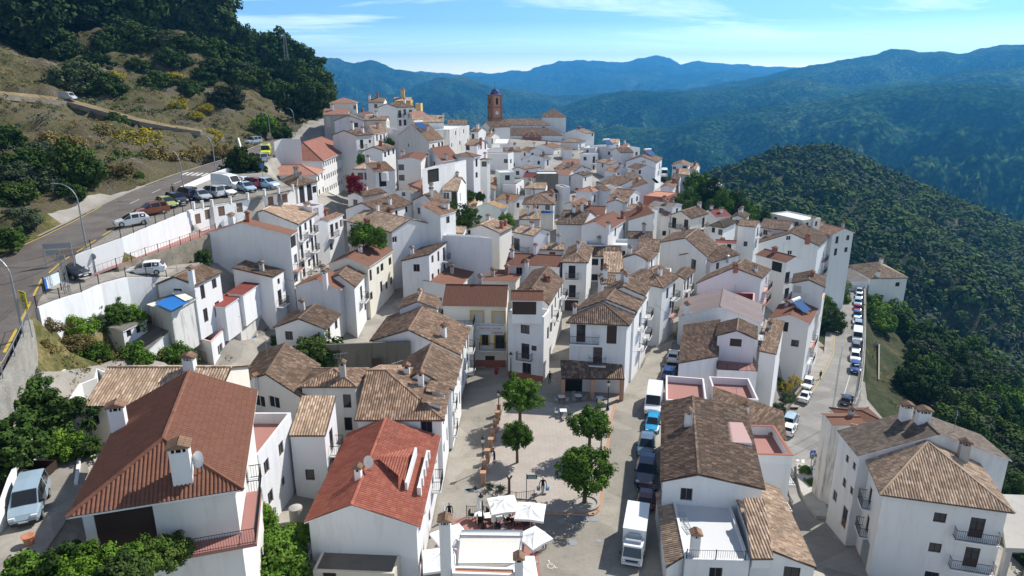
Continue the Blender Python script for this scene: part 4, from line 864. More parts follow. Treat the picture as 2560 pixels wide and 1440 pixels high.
H('F1', 'gy', (890,850), (1165,850), 12, y=146, p=.22, rm='brown', F=[('k',945,925),('k',950,1035)], ch=[(960,795,(.8,.5,.8))], lab='wide white house with brown valley roof behind the tall thin flue')
tb = H('F1', 'gy', (1165,795), (1372,868), (1560,832), y=150, rm='brown', p=.3, ch=[(1425,845,(.6,.5,1.2))], lab='white block with brown roof and big dark terrace opening in mid village')
H('F1', 'flat', (1165,945), (1510,880), (1632,845), y=142, F=[('o',1285,985,3.8,2.6)], par=.3, into=tb)
H('F1', 'pyr', (1490,800), (1712,822), (1795,805), y=152, rm='orange', p=.4, lab='white house with plain orange pyramid roof right of the brown roofed block')
H('F1', 'pyr', (1752,848), (1858,850), (1906,842), y=158, rm='orange', F=[('k',1835,890)], lab='slim white tower house with small orange pyramid roof')
H('F1', 'gx', (1615,690), (1745,697), (1865,672), y=190, wm='pinkwhite', rm='old', F=[('k',1650,720)], Rt=[('t',1790,700),('t',1835,700)], ch=[(1788,660,(.5,.5,1.0),'k')], lab='pinkish white house with old tiles below the church tower')
H('F1', 'flat', (1455,525), (1665,478), 8, y=205, wm='stained', par=.3, fl='floorgrey', lab='grey stained unfinished block left of the church tower')
H('F1', 'gx', (1670,545), (1760,548), 6, y=212, rm='old', F=[('t',1705,600)], lab='small bluish white house at the foot of the church tower')
H('F1', 'gx', (1762,600), (1898,606), 6, y=216, rm='orange', Rt=[('t',1880,650)], lab='white house with rust roof under the church tower')
H('F1', 'gy', (1790,485), (1888,502), 7, y=222, rm='old', Rt=[('m',1920,530),('m',1930,580)], lab='white gable house touching the left side of the church tower')
H('F1', 'gx', (1440,470), (1650,468), 7, y=245, rm='old', ch=[(1500,440,(.5,.5,.9))], lab='low house with grey brown roof at the skyline left of the church')
H('F1', 'gy', (360,1222), (545,1238), (795,1190), y=128, rm='old', F=[('w',460,1300)], ch=[(690,1110,(.4,.4,.9))], lab='white house with one mottled slope right of the school wall')
H('F1', 'gy', (340,1368), (720,1412), (1068,1305), y=118, rm='old', ch=[(697,1390,(.5,.4,1.3)),(825,1320,(.55,.5,1.3)),(825,1400,(.6,.5,.7),'k')], Rt=[('m',895,1415),('m',1000,1370)], lab='white house with mottled gable roof and two white chimneys below the red creeper')
H('F1', 'gy', (835,1200), (1052,1200), (1165,1180), y=134, rm='cement', F=[('s',970,1210)], ch=[(1180,1195,(.6,.5,1.2),'k')], lab='white house with low grey roof and sunlit right wall in mid village')
H('F1', 'gy', (1062,1275), (1340,1357), (1455,1310), y=121, rm='old', F=[('w',1130,1385)], lab='white house with mottled roof and single front window beside palm tops')
H('F1', 'sf', (1360,1438), (1530,1388), 4, y=117, rm='orange', lab='low lean-to house with rust tiles in front of the mottled gable roof')
H('F1', 'gx', (1085,1168), (1325,1190), 6, y=142, rm='cement', lab='low house with flat grey cement roof behind the mottled gables')
H('F1', 'gx', (1372,1175), (1545,1178), (1632,1092), y=136, rm='oldlight', F=[('d',1505,1240),('P',1420,1245)], Rt=[('t',1570,1240)], lab='white house with pale tiles, washing line and potted plants on its terrace')
H('F1', 'gx', (960,1085), (1165,1150), 6, y=140, rm='salmon', wm='brickred', lab='open shelter with brick red roof beside the thin flue')
H('M1', 'gx', (1095,218), (1430,302), (1730,238), y=108, p=.34, rm='oldlight', base=4, F=[('s',1360,345)], Rt=[('n',1425,365)], ch=[(1255,255,(.9,.6,1.1),'k')], lab='big white house with striped tile slope facing the camera behind green trees')
# centre and right
h_h = H('M2', 'flat', (40,305), (445,330), (540,347), y=113, par=.2, fl='floorgrey', base=3, lab='plain white windowless block with bright right wall in mid village')
H('M2', 'gy', (310,290), (605,312), (700,262), y=119, rm='oldlight', F=[('s',365,290)], ch=[(512,215,(.6,.5,1.0)),(612,275,(.6,.5,1.2),'k'),(640,255,(.5,.5,1.0),'k')], lab='white gable house with three chimneys left of the village centre')
H('M2', 'gx', (690,300), (850,330), 5, y=114, rm='oldlight', F=[('B',690,385)], lab='white terrace house with small mottled roof and black railing in mid village')
H('M1', 'sl', (1505,518), (1722,520), (1858,420), y=104, rm='olddark', p=.24, base=2, ch=[(1590,470,(.6,.5,1.2))], lab='white wedge shaped house with slanting dark roof and aerial shadow on its right wall')
h_j = H('M2', 'sr', (20,705), (310,703), (445,560), ze=6.5, rm='panel', p=.14, base=1.5, ch=[(325,520,(.6,.6,1.4),'g')], Rt=[('W',425,660)], lab='house with one large smooth brown roof sheet behind the mottled roofs')
H('M2', 'sb', (455,714), (722,722), (790,586), ze=6.6, rm='panel', p=.1, base=1.5, lab='low house with smooth brown roof tucked behind the shop row')
dama = H('M2', 'gx', (165,855), (650,862), 8, ze=8.6, rm='brown', p=.44, base=-.6, wm='cream', F=[('l',428,940,1.5,1.6),('l',590,945,1.5,1.6),('t',488,1108),('B',600,1120),('G',525,1295,1.3,2.6),('W',618,1262,1.6,1.6)], lab='shop building with lettered sign boards and yellow window frames facing the square')
h_lt = H('M2', 'flat', (130,960), (395,965), 4.5, ze=7.4, par=.9, wm='stained', base=-.2, rail=True, fl='floorgrey', lab='white house with a caged metal railed roof terrace left of the sign boards')
H('M1', 'gy', (1480,880), (1790,880), (1815,800), ze=8.8, rm='old', p=.4, wm='white2', base=1, ch=[(1650,770,(.4,.4,.6))], lab='small flaking white house with mottled gable beside the railed roof terrace')
corner = H('M2', 'flat', (660,900), (930,935), (975,880), ze=9, par=.95, base=-.6, F=[('k',788,1030),('b',790,1195),('s',855,1172,.7,.7),('D',800,1335,1.2,2.6)], Rt=[('t',960,1060)], fl='floorred', lab='white corner house with roof terrace and black balcony right of the shop signs')
H('M2', 'gx', (680,815), (925,818), 3.2, ze=11.2, rm='brown', into=corner, base=8.1, p=.5, F=[('G',775,860,3.0,1.9)])
rowA = H('M2', 'gy', (720,745), (968,850), (1080,668), ze=8.6, rm='old', p=.36, base=-.4, r=.5, Rt=[('b',990,900),('t',1015,830),('t',1040,760),('b',1060,720),('t',985,1010),('w',1010,985),('t',1035,940),('w',1060,880)], ch=[(950,672,(.8,.6,.9),'k')], lab='white house with old roof and sunlit balconied side wall on the narrow lane')
arch = H('M2', 'hf', (1055,527), (1262,532), (1305,418), ze=9.4, rm='old', p=.4, hd=2.6, base=.4, F=[('b',1140,600),('b',1142,745),('G',1135,855,2.2,2.4)], lab='narrow white house with two arched balcony doors at the end of the lane', ch=[(1105,400,(.5,.4,1.2))])
H('M2', 'gx', (640,545), (1050,565), 6, ze=8.5, rm='brown', p=.4, base=1, ch=[(690,490,(.6,.5,1.3)),(800,570,(.6,.5,1.2)),(895,410,(.5,.4,1.6))], lab='house with broad brown tile slope left of the arched balcony doors')
H('M2', 'gx', (900,432), (1085,436), 4, y=115, rm='oldlight', lab='little house with pale striped tiles just behind the arched balcony house')
H('M2', 'gx', (1280,482), (1510,488), 7, y=119, rm='olddark', F=[('k',1308,525),('D',1380,545),('k',1308,640),('D',1372,655)], base=1, lab='house in deep shade at the end of the lane with four dark openings')
rr_ = H('M2', 'gy', (1500,500), (1722,517), (1783,465), y=104, rm='old', p=.4, base=1, lab='white house with blank bluish wall and mottled gable right of the dark lane')
H('M2', 'sf', (1380,605), (1530,608), 5, y=100, rm='oldlight', p=.4, into=rr_, base=1)
H('M2', 'gx', (1355,690), (1480,690), 4, y=93, rm='old', base=1, lab='low white house with pierced parapet tiles beside the balcony house')
mid = H('M2', 'hf', (1095,982), (1572,1003), (1632,900), ze=9.2, rm='olddark', p=.42, hd=3.2, base=-.6, ov=.4, F=[('B',1207,1060,1.1,2.3),('d',1438,1070,1.2,2.4),('b',1332,1225)], Rt=[('t',1585,1100),('b',1600,1030),('t',1575,1190)], ch=[(1160,920,(.5,.4,1.2))], lab='white house with dark hipped roof and tiled porch at the top of the square')
H('M2', 'gy', (1165,890), (1625,898), (1702,790), ze=9.7, rm='old', p=.40, into=mid, base=-.4, Rt=[('b',1650,960),('t',1665,880),('b',1650,1110),('t',1680,1080)])
H('M2', 'gy', (1350,772), (1688,782), (1735,705), ze=10.4, rm='old', p=.42, base=0, Rt=[('b',1715,850),('t',1745,800),('b',1700,1010),('t',1735,960)], lab='white street house with mottled roof and brown door boxes behind the porch house')
st1 = H('M2', 'hf', (1530,655), (1826,722), (1940,642), ze=9.3, rm='old', p=.4, hd=3, base=-.2, Rt=[('t',1855,760),('b',1905,740),('t',1880,830),('p',1915,850)], lab='white house with hipped mottled roof on the upper right street')
H('M2', 'flat', (1760,608), (1885,615), 3.5, y=104, par=.7, fl='floorpink', base=1, lab='white house with small pink roof terrace on the upper street')
H('M2', 'gy', (1880,640), (1990,660), (2065,590), y=108, rm='old', base=0, auto=AR(2,3,'tbt'), lab='long white street house with mottled roof above the pink roof terrace')
H('M3', 'gy', (590,500), (955,610), (1045,525), y=116, rm='old', p=.36, r=.55, base=-1, F=[('w',785,650),('D',850,670,1.2,2.2)], lab='white house with big bluish gable, brown door and mottled roof right of centre')
H('M3', 'gy', (960,560), (1050,590), (1140,540), y=126, rm='oldlight', Rt=[('w',1090,560)], lab='small white house with pale gable behind the brown door gable')
# centre mid distance
H('M2', 'pyr', (765,92), (1010,96), 8, y=150, rm='old', p=.5, F=[('d',868,122,1.2,1.4),('w',957,115)], lab='white house with steep striped pyramid roof and blue awning')
H('M2', 'sf', (740,206), (905,208), 4, y=140, rm='oldlight', Rt=[('m',915,240)], F=[('l',870,225)], lab='small white house with sunlit gable and short pale tile slope')
H('M2', 'gx', (1015,241), (1226,246), (1328,180), y=129, rm='olddark', p=.4, F=[('o',1117,300,6.0,2.2)], lab='white house with wide dark balcony recess across its front')
H('M2', 'gy', (1200,255), (1420,290), (1556,206), y=122, rm='brown', p=.38, base=2, Rt=[('t',1465,300),('w',1530,260)], ch=[(1412,285,(.6,.5,1.3)),(1518,200,(.5,.5,1.3),'k')], lab='large house with smooth brown gable roof and satellite dish in mid village')
H('M2', 'sl', (1560,217), (1757,217), 8, y=130, rm='brown', p=.3, base=1, lab='tall blank white house with single brown slope rising to the right')
H('M2', 'gx', (1130,165), (1385,175), 7, y=142, rm='brown', p=.35, ch=[(1115,150,(.6,.5,.9),'k')], lab='house with flat brown roof and skylight behind the balcony recess house')
H('M2', 'gy', (1075,95), (1175,110), (1268,68), y=146, rm='orange', lab='small house with orange brown gable right of the steep pyramid roof')
H('M2', 'gx', (1405,75), (1560,82), 6, y=150, rm='old', lab='white house with low mottled roof in front of the yellow window house')
H('M2', 'sf', (270,105), (420,110), 7, y=150, rm='ochre', wm='cream', F=[('w',305,145)], lab='cream house with striped ochre tiles left of the grey green gable')
H('M2', 'gy', (395,120), (610,125), (668,110), y=147, rm='ochre', wm='greenwhite', Rt=[('v',620,175)], lab='house with grey green gable and striped ochre roof')
H('M2', 'gx', (155,275), (300,278), 5, y=124, rm='orange', lab='low house with short rust tile slope behind the plain white block')
H('M2', 'gx', (110,300), (325,310), 4, y=118, rm='oldlight', ch=[(220,290,(.7,.5,.6),'k')], lab='low house with a strip of pale tiles above the plain white block')
H('M2', 'gx', (1560,345), (1750,350), 4, y=117, rm='olddark', wm='white2', F=[], lab='low house with dark red tile strip under the tall blank white house')
H('M2', 'gx', (1625,440), (1795,450), 7, y=111, rm='old', lab='house with striped mottled slope right of the deep shade house')
H('M2', 'flat', (1250,395), (1620,400), 5, y=122, par=.6, fl='floorgrey', base=2, lab='white house with long blank parapet wall below the brown gable roof')
# up to the church
H('F2', 'gy', (965,562), (1212,568), (1305,560), y=262, rm='old', Rt=[('m',1275,580)], ch=[(1080,500,(.9,.6,.7),'k')], lab='white house with mottled gable touching the right end of the church')
H('F2', 'hip', (930,655), (1130,662), (1208,645), y=252, rm='old', Rt=[('P',1145,710)], lab='white house with hipped roof just below the right end of the church')
H('F2', 'gy', (610,735), (872,732), (975,710), y=240, rm='orange', Rt=[('p',915,790),('w',950,760),('w',945,840)], lab='white house with big blank gable and orange roof below the church door')
H('F2', 'gx', (975,740), (1072,738), 5, y=234, rm='orange', lab='small white house with tiny orange roof beside the big blank gable')
H('F2', 'flat', (1180,715), (1310,720), 8, y=246, par=.6, fl='floorgrey', F=[('m',1222,750)], lab='white cube house between the hipped roof and the solar heater terrace')
solar = H('F2', 'flat', (1290,690), (1553,730), 9, y=238, par=.9, fl='floorgrey', lab='tall white cube house with a solar heater on its terrace near the church')
H('F2', 'gx', (1415,665), (1555,668), 6, y=244, rm='oldlight', into=solar)
H('F2', 'gx', (1555,715), (1640,718), 6, y=232, rm='orange', lab='small rust roofed house right of the tall white cube house')
H('F2', 'gx', (1570,770), (1715,765), 7, y=225, rm='old', lab='white house with awning and low brown roof right of the white cubes')
H('F2', 'gy', (515,850), (777,838), (850,825), y=215, rm='cement', lab='white house with broad grey gable below the church square')
H('F2', 'flat', (95,775), (382,782), (440,766), y=205, par=.3, fl='floorpink', F=[('k',410,860)], Rt=[('k',412,860)], lab='long white flat roofed house left below the church square')
H('F2', 'gx', (355,765), (530,760), 6, y=212, rm='old', lab='house with dark striped tiles in front of the church square')
H('F2', 'gx', (500,745), (600,760), 6, y=225, rm='orange', lab='house with small orange slope by the church square steps')
H('F2', 'flat', (1145,782), (1246,785), (1337,775), y=222, par=.4, fl='floorgrey', lab='plain white cube house below the red brick terrace')
H('F2', 'gy', (415,945), (552,947), (735,922), y=200, rm='oldlight', F=[], lab='white house with pale mottled gable in upper centre')
H('F2', 'gx', (860,935), (1085,965), 7, y=204, rm='old', lab='house with tumbled old tile slopes in upper centre')
H('F2', 'gx', (965,885), (1150,885), 6, y=212, rm='salmon', lab='house with salmon slope left of the plain white cube')
H('F2', 'gy', (1030,1015), (1186,1018), (1287,985), y=190, rm='old', lab='pinkish white gable house with sunlit blank right wall in upper centre')
H('F2', 'gx', (1313,868), (1472,898), 5, y=212, rm='oldlight', F=[('m',1382,905)], lab='white house with narrow slanting roof in front of tall cube house')
big2 = H('F2', 'gy', (1618,865), (1958,872), (2022,828), y=215, rm='old', Rt=[('B',1985,915),('B',1975,985)], ch=[(1760,790,(.6,.5,1.0),'k')], lab='large white house with wide grey blank gable at the right end of the ridge')
H('F2', 'gx', (1640,925), (1757,950), 6, y=197, rm='orange', Rt=[('m',1770,975)], lab='white house with rust slope in front of the wide blank gable')
H('F2', 'gx', (1395,960), (1520,975), 6, y=196, rm='orange', lab='small house with orange tiles left of the rust slope house')
H('F2', 'gy', (1335,1055), (1592,1066), (1656,1050), y=180, rm='ochre', Rt=[('w',1610,1110),('w',1630,1105),('t',1640,1190)], lab='white house with ochre roof and sunlit right wall')
H('F2', 'gx', (1605,1020), (1742,1060), (1808,1035), y=188, rm='oldlight', wm='render', Rt=[('m',1760,1090),('m',1785,1080)], lab='beige house with pale tiles right of the ochre roof')
H('F2', 'sf', (1335,1095), (1530,1140), 5, y=172, rm='old', Rt=[('p',1555,1165)], lab='white house with slanting mottled roof below the ochre roof')
H('F2', 'pyr', (1082,1178), (1277,1187), (1386,1156), y=160, rm='salmon', p=.36, Rt=[('t',1300,1255),('t',1345,1230)], lab='white house with salmon pyramid roof and yellow framed windows')
H('F2', 'gx', (1385,1180), (1475,1170), 5, y=163, rm='orange', Rt=[('p',1440,1210)], lab='narrow house with small orange roof right of the salmon pyramid')
h_s = H('F2', 'hip', (712,1200), (866,1206), (1002,1166), y=162, rm='brown', p=.36, F=[('w',842,1232)], Rt=[('t',893,1245),('t',937,1230),('t',975,1250)], lab='white house with brown hipped roof left of the salmon pyramid')
H('F2', 'flat', (965,1135), (1040,1130), 4, y=163, par=.3, F=[], into=h_s)
H('F2', 'gx', (555,1150), (780,1155), 6, y=168, rm='oldlight', F=[('l',605,1190)], lab='low house with pale tiles in front of the dark stained wall')
H('F2', 'gx', (535,1030), (670,1035), 5, y=182, rm='maroon', wm='stained', lab='low stained house with maroon roof beside the dark wall')
H('F2', 'flat', (683,992), (915,992), 5, y=178, par=.2, fl='floorgrey', wm='darkwall', lab='ruined house shell with dark stained rendered wall in upper centre')
H('F2', 'gx', (850,1000), (1030,1010), 6, y=190, rm='salmon', Rt=[('m',1000,1060)], lab='white house with salmon roof right of the dark stained wall')
tz = H('F2', 'flat', (325,1105), (466,1112), (550,1060), y=165, par=.9, Rt=[('b',480,1160),('b',518,1140),('t',485,1260),('b',520,1240)], lab='tall white house with terrace room on top in the centre of the village')
H('F2', 'flat', (295,980), (450,975), 5, y=168, par=.15, fl='floorgrey', wm='greenwhite', into=tz, F=[('k',375,1035)])
H('F2', 'gx', (80,1110), (292,1112), 7, y=170, rm='oldlight', ch=[(245,1090,(.6,.5,1.1),'k')], lab='house with pale mottled slope left of the tall terrace house')
H('F2', 'gx', (-150,1150), (80,1155), 6, y=165, rm='oldlight', lab='house with pale tiles above the palms in the small courtyard')
H('F2', 'gy', (88,1165), (250,1165), (262,1130), y=160, rm='old', wm='grey', lab='small grey plastered gable house in the centre')
H('F2', 'gx', (245,1260), (440,1290), 6, y=158, rm='orange', ch=[(378,1270,(.6,.5,1.2),'k')], lab='house with orange brown slope beside the tall terrace house')
H('F2', 'flat', (1535,1140), (1590,1135), 5, y=171, par=.5, lab='narrow white house with blue balcony panel')
H('F2', 'flat', (160,730), (330,730), 5, y=212, par=.2, fl='canvas', lab='white house with cream canopy terrace near the tower foot')
H('F2', 'gx', (1470,1220), (1670,1240), 6, y=152, rm='orange', lab='low white house with mixed orange tiles at right of centre')
# right hand end
H('R2', 'sl', (470,545), (725,545), 8, y=172, rm='orange', p=.3, wm='pinkwhite', lab='pinkish house with slanting roof and bare brick side under a blue tarpaulin')
H('R2', 'gy', (895,535), (1110,538), (1205,440), y=172, rm='orange', Rt=[('m',1150,520),('m',1170,480),('t',1130,620)], ch=[(1100,470,(.8,.6,1.2),'k')], lab='white gable house with orange roof in front of the tall bluish block')
H('R2', 'gx', (1075,400), (1190,430), (1222,385), y=178, rm='oldlight', lab='white house with pale slope between gable house and bluish block')
H('R2', 'gx', (1170,335), (1330,347), (1360,300), y=184, wm='bluewall', rm='oldlight', Rt=[('m',1338,380)], F=[('s',1255,470)], lab='tall bluish grey block with pale roof behind the green trees')
H('R2', 'gy', (1070,205), (1335,215), 8, y=200, rm='orange', F=[('n',1100,240),('k',1270,235)], lab='white gable house with rust roof farthest right on the ridge')
H('R2', 'gx', (1335,262), (1440,270), (1508,222), y=192, rm='oldlight', ch=[(1420,205,(.5,.5,.9),'k')], Rt=[('t',1460,320),('t',1490,300)], lab='white house with pale roof and sunlit end wall on the far right of the ridge')
H('R2', 'gy', (1480,430), (1690,432), 7, y=192, rm='old', ch=[(1610,395,(.5,.5,.8))], lab='white gable house half hidden by the green trees')
H('R2', 'flat', (1690,492), (1832,494), 6, y=190, par=.7, fl='floorred', ch=[(1738,480,(.6,.6,1.6))], lab='white house with potted roof terrace nearest the wooded hill')
H('R2', 'flat', (655,650), (972,680), 8, y=158, par=.1, fl='terracotta', wm='brickred', lab='low brick red house with flat terracotta roof')
H('R2', 'gx', (910,960), (1060,965), 7, y=150, rm='orange', lab='small house with smooth orange slope and a yellow chimney', ch=[(828,975,(.7,.6,1.4),'y')])
H('R2', 'gy', (100,760), (365,765), (455,690), y=150, rm='oldlight', lab='white house with pale crossed gables left of the brick red house')
H('R2', 'gx', (385,850), (745,890), 5, y=143, rm='orange', p=.25, lab='white wedge house with thin orange roof edge')
H('R2', 'gx', (735,790), (1085,835), 5, y=151, rm='cement', p=.25, lab='long low white house with grey roof edge below the trees')
H('M3', 'gy', (675,292), (835,322), (965,282), y=138, rm='old', p=.45, wm='cream', F=[('b',705,350),('b',795,365)], Rt=[('b',925,350),('w',920,420)], ch=[(895,230,(.7,.5,.8))], lab='cream house with hipped old roof and three balconies right of centre')
H('M3', 'hip', (965,372), (1080,392), (1182,345), y=138, rm='olddark', p=.45, F=[('m',1000,405),('w',1105,430)], lab='white house with weedy dark hipped roof right of the cream balconies')
H('M3', 'gx', (1020,310), (1140,300), 6, y=152, rm='maroon', lab='low house with maroon slope behind the weedy dark roof')
H('M3', 'gy', (1130,310), (1240,320), 6, y=150, rm='olddark', lab='small white gable house beside the trees on the right')
H('M3', 'gx', (1015,500), (1175,510), 3, y=128, rm='maroon', p=.15, F=[('m',1120,510)], lab='low white house with rusty red metal edge right of centre')
H('M3', 'gx', (1180,370), (1320,385), 5, y=144, rm='old', lab='little house with old tiles left of the big white gable block')
d1 = H('M3', 'gy', (1270,522), (1795,527), (1880,452), y=150, rm='old', p=.38, r=.58, base=-17.5, F=[('n',1563,465),('n',1573,575),('n',1570,690)], Rt=[('P',1825,600),('P',1815,690)], ch=[(1418,455,(.7,.6,1.3)),(1705,485,(.9,.7,1.4),'k')], lab='big white apartment gable five storeys high above the lower road', cat='apartment house')
H('M3', 'flat', (1430,278), (1672,332), 6, y=160, par=.2, fl='floorgrey', wm='cream', lab='cream flat block behind the big white apartment gable', ch=[(1742,380,(.8,.7,2.2))])
H('M3', 'gx', (1700,395), (1890,445), 7, y=158, rm='orange', base=-17, lab='house with rust roof behind the right end of the apartment gable')
H('M3', 'gx', (1340,385), (1560,410), 8, y=155, rm='olddark', lab='house with dark mottled slope above the apartment gable')
e1 = H('M3', 'gx', (1310,590), (1545,652), 5.5, y=128, rm='brown', p=.3, base=-13, F=[('o',1475,680,2.4,1.9)], Rt=[('B',1555,760),('B',1550,880)], ch=[(1458,575,(.8,.7,1.0),'k')], lab='white house with brown roof, brick loggia and stacked balconies')
f1 = H('M3', 'gy', (868,808), (1368,768), (1432,700), y=112, rm='old', p=.36, r=.55, wm='pinkwhite', base=-8, Rt=[('P',1395,800),('P',1395,880)], ch=[(1165,690,(.7,.6,.7),'k'),(1315,715,(.6,.5,.8))], lab='lilac white gable house with mottled roof above the dark red terrace')
H('M3', 'gx', (990,650), (1200,590), 7, y=122, rm='old', ch=[(1105,640,(.4,.4,1.0),'pipe')], lab='house with long mottled slope behind the lilac white gable')
H('M3', 'flat', (855,945), (1305,960), (1310,880), ze=3.5, par=1.2, fl='floorpink', wm='redwall', rim='pinkrim', base=-8, lab='house with wide walled roof terrace painted dark red')
g1 = H('M3', 'gy', (725,1057), (1367,1107), (1367,962), ze=4.2, rm='greyroof', p=.34, base=-8, ch=[(800,1035,(.8,.6,1.6))], lab='white house with smooth grey gable roof above the street')
i1 = H('M3', 'sf', (735,1405), (1040,1352), (1045,1175), ze=2.6, rm='olddark', p=.22, base=-8, lab='white house with dark mottled slope and red terrace beside the street')
H('M3', 'gy', (1015,1200), (1330,1228), (1335,1130), ze=4.6, rm='olddark', p=.38, wm='pinkwhite', into=i1, base=-3, F=[('d',1168,1250,1.5,1.1)])
H('M3', 'flat', (1035,1405), (1335,1420), 4.5, ze=2.0, par=.9, fl='floorred', into=i1, base=-8, rail=True)
j1 = H('M3', 'sf', (1340,1312), (1475,1338), (1530,1150), ze=.5, rm='old', p=.12, base=-13, F=[('G',1395,1440,2.2,2.4)], Rt=[('w',1500,1340)], lab='narrow tall white house with sloping old roof and dark garage door')
k1 = H('M3', 'gy', (1415,1072), (1730,1112), (1790,997), ze=-1, rm='brown', p=.36, base=-13.5, F=[('o',1490,1125,2.8,1.7),('o',1632,1150,3.4,1.9),('k',1612,1255)], Rt=[('P',1750,1190),('B',1745,1290),('t',1745,1400)], lab='white house with brown gable roof carrying a solar water heater')
l1 = H('M3', 'flat', (1545,925), (1805,945), (1838,880), ze=-.2, par=.7, fl='floorpink', base=-14, rim='pinkrim', lab='white house with pink terrace and small gabled room above solar heater roof')
H('M3', 'gy', (1585,805), (1840,838), (1845,765), ze=3.0, rm='old', p=.36, base=-2, into=l1, F=[('l',1630,850),('l',1650,850)], ch=[(1740,755,(.7,.6,.9),'k')])
# lower right blocks
ta = H('Z3', 'flat', (410,345), (665,368), 7, ze=2.0, par=.8, fl='floorred', wm='pinkwhite', base=-4, lab='pink walled roof terrace house with railings behind the old tile roof')
H('Z3', 'flat', (720,330), (985,345), 6, ze=1.6, par=.9, fl='floorred', wm='pinkwhite', into=ta, base=-12)
old1 = H('Z3', 'gy', (372,855), (1028,905), ('L',(382,365)), ze=5, rm='olddark', p=.22, r=.36, base=-2, ch=[(545,510,(.7,.6,1.6))], lab='long house with big dark mottled gable roof beside the parked cars')
rs = H('Z3', 'sf', (700,425), (1160,600), (1130,480), ze=1.6, rm='old', p=.28, base=-11, Rt=[('s',1150,640)], lab='house with sloping mottled roof between the old gable and the lower road')
bt = H('Z3', 'flat', (950,685), (1197,692), 6, ze=2.4, par=1.0, fl='floorred', rim='brickred', base=-9, lab='white block with brick rimmed red terrace above the lower road')
H('Z3', 'flat', (690,600), (945,612), 4, ze=5.5, par=.05, fl='floorpink', into=bt, base=2)
td = H('Z3', 'flat', (530,1335), (930,1345), ('L',(440,905)), ze=3.1, par=.25, fl='floorgrey', base=-6, lab='white house with pale roof terrace, ladder and two air conditioners')
H('Z3', 'sl', (410,1388), (525,1350), ('L',(345,930)), ze=2.4, rm='oldlight', p=.3, into=td, base=-5)
H('Z3', 'sr', (930,1345), (1345,1392), ('L',(770,865)), ze=2.2, rm='oldlight', p=.32, into=td, base=-9, F=[('k',1190,1425)])
br = H('B5', 'pyr', (660,832), (1672,970), 14, ze=1, rm='oldlight', p=.45, ov=.4, base=-11, F=[('k',1110,1003,1.05,1.0),('B',1385,1080,1.2,2.1),('k',1073,1228,1.05,1.0),('B',1345,1300,1.2,2.1),('k',1045,1450)], Lf=[('b',585,840,.9,1.9),('b',565,1050,.9,1.9),('g',545,1250,2.6,3.2)], ch=[(1275,570,(.85,.7,2.0),'g')], lab='large white house with striped hipped roof in the bottom right corner')
bl = H('B5', 'gy', (490,545), 15, ('L',(335,352)), ze=1.5, rm='slate', p=.36, base=-13.5, wm='white2', Lf=[('s',415,560),('s',467,615),('s',393,740,.8,1.0),('s',447,800),('D',393,1000,1.1,2.4),('w',322,840),('D',292,820,1.0,2.2)], ch=[(845,265,(1.0,.8,1.7)),(975,285,(1.2,.8,1.4))], lab='white house with dark slate coloured roof joined to the striped hipped roof')
H('B5', 'gx', (300,312), (560,312), 3, ze=0, rm='panel', p=.2, base=-13, wm='stained', lab='low peeling white house with brown roof edge beside the lower road')
H('B5', 'hip', (385,287), (690,285), 4, ze=-4, rm='brown', p=.3, base=-14, lab='low brown hipped roof building behind the slate coloured roof')
H('B5', 'gx', (1330,600), (1520,592), 6, ze=-3, rm='orange', base=-18, lab='small white house behind the striped hipped roof at the right edge')
iso = H('RR', 'hip', (860,178), (1165,172), ('L',(690,72)), y=182, rm='oldlight', p=.42, base=-27, F=[('k',1076,222),('k',950,322),('o',853,345,1.3,2.6)], ch=[(920,160,(.9,.7,1.6)),(945,60,(.9,.7,1.5))], lab='isolated white house with hipped roof beyond the line of parked cars')
H('RR', 'sl', (705,200), (850,200), 12, y=178, rm='cement', wm='white2', p=.1, base=-24, into=iso)
# ---------------------------------------------------------------- church
REG['C7'] = (1180, 200, 7.2)
chu = H('C7', 'hip', (405,820), (1412,818), 9, y=268, p=.5, rm='olddark', base=10, lab='white church with brick bell tower and long tiled nave at the top of the village', cat='church', name='church')
H('C7', 'hip', (500,1000), (1640,998), 10, y=262, p=.5, rm='olddark', into=chu, base=8)
H('C7', 'pyr', (1248,668), (1706,668), 10, y=272, p=.62, rm='olddark', into=chu, base=10)
def part(b, name, mats, root, sub=None):
    o = b.build(name, mats); o.parent = sub or root
    if not sub: o.matrix_parent_inverse = Matrix.Translation(-Vector(root.location))
    return o
tc0 = at_y(*px('C7', (415, 820)), 277); tx, ty = tc0[0], 277.0; ang = R(-24); ta_ = np.array((math.cos(ang), -math.sin(ang), 0)); ta_[1] = math.sin(R(24)); tn_ = np.array((ta_[1], -ta_[0], 0))
b = MB()
def tbox(b, z0, z1, s, m=0): b.box((tx, ty, z0), (s, s, z1 - z0), m, ax=ta_)
tbox(b, 8, 22.2, 4.3); tbox(b, 22.2, 22.6, 4.8, 1); tbox(b, 22.6, 26.3, 4.2); tbox(b, 26.3, 26.8, 4.75, 1); tbox(b, 26.8, 30.7, 4.1); tbox(b, 30.7, 31.2, 4.8, 1)
for z0, z1, s in ((22.6, 26.3, 4.2), (26.8, 30.7, 4.1)):
    for a in (-1, 1):
        for c in (-1, 1): b.box(np.array((tx, ty, z0)) + ta_ * a * (s / 2 - .3) - tn_ * c * (s / 2 - .3), (.72, .72, z1 - z0 - .01), 1, ax=ta_)
for d_, ax_ in ((tn_, ta_), (-ta_, tn_)):
    q = np.array((tx, ty, 27.5)) + d_ * 2.06; b.box(q, (.95, .06, 2.0), 2, ax=ax_); b.tube(q + (0, 0, 2.0) - d_ * .03, q + (0, 0, 2.0) + d_ * .03, .475, n=14, m=2)  # black panels painted as the shade in the belfry arches
tw = part(b, 'bell_tower', ['stoneorange', 'brickred', 'soot_shade'], chu.root)
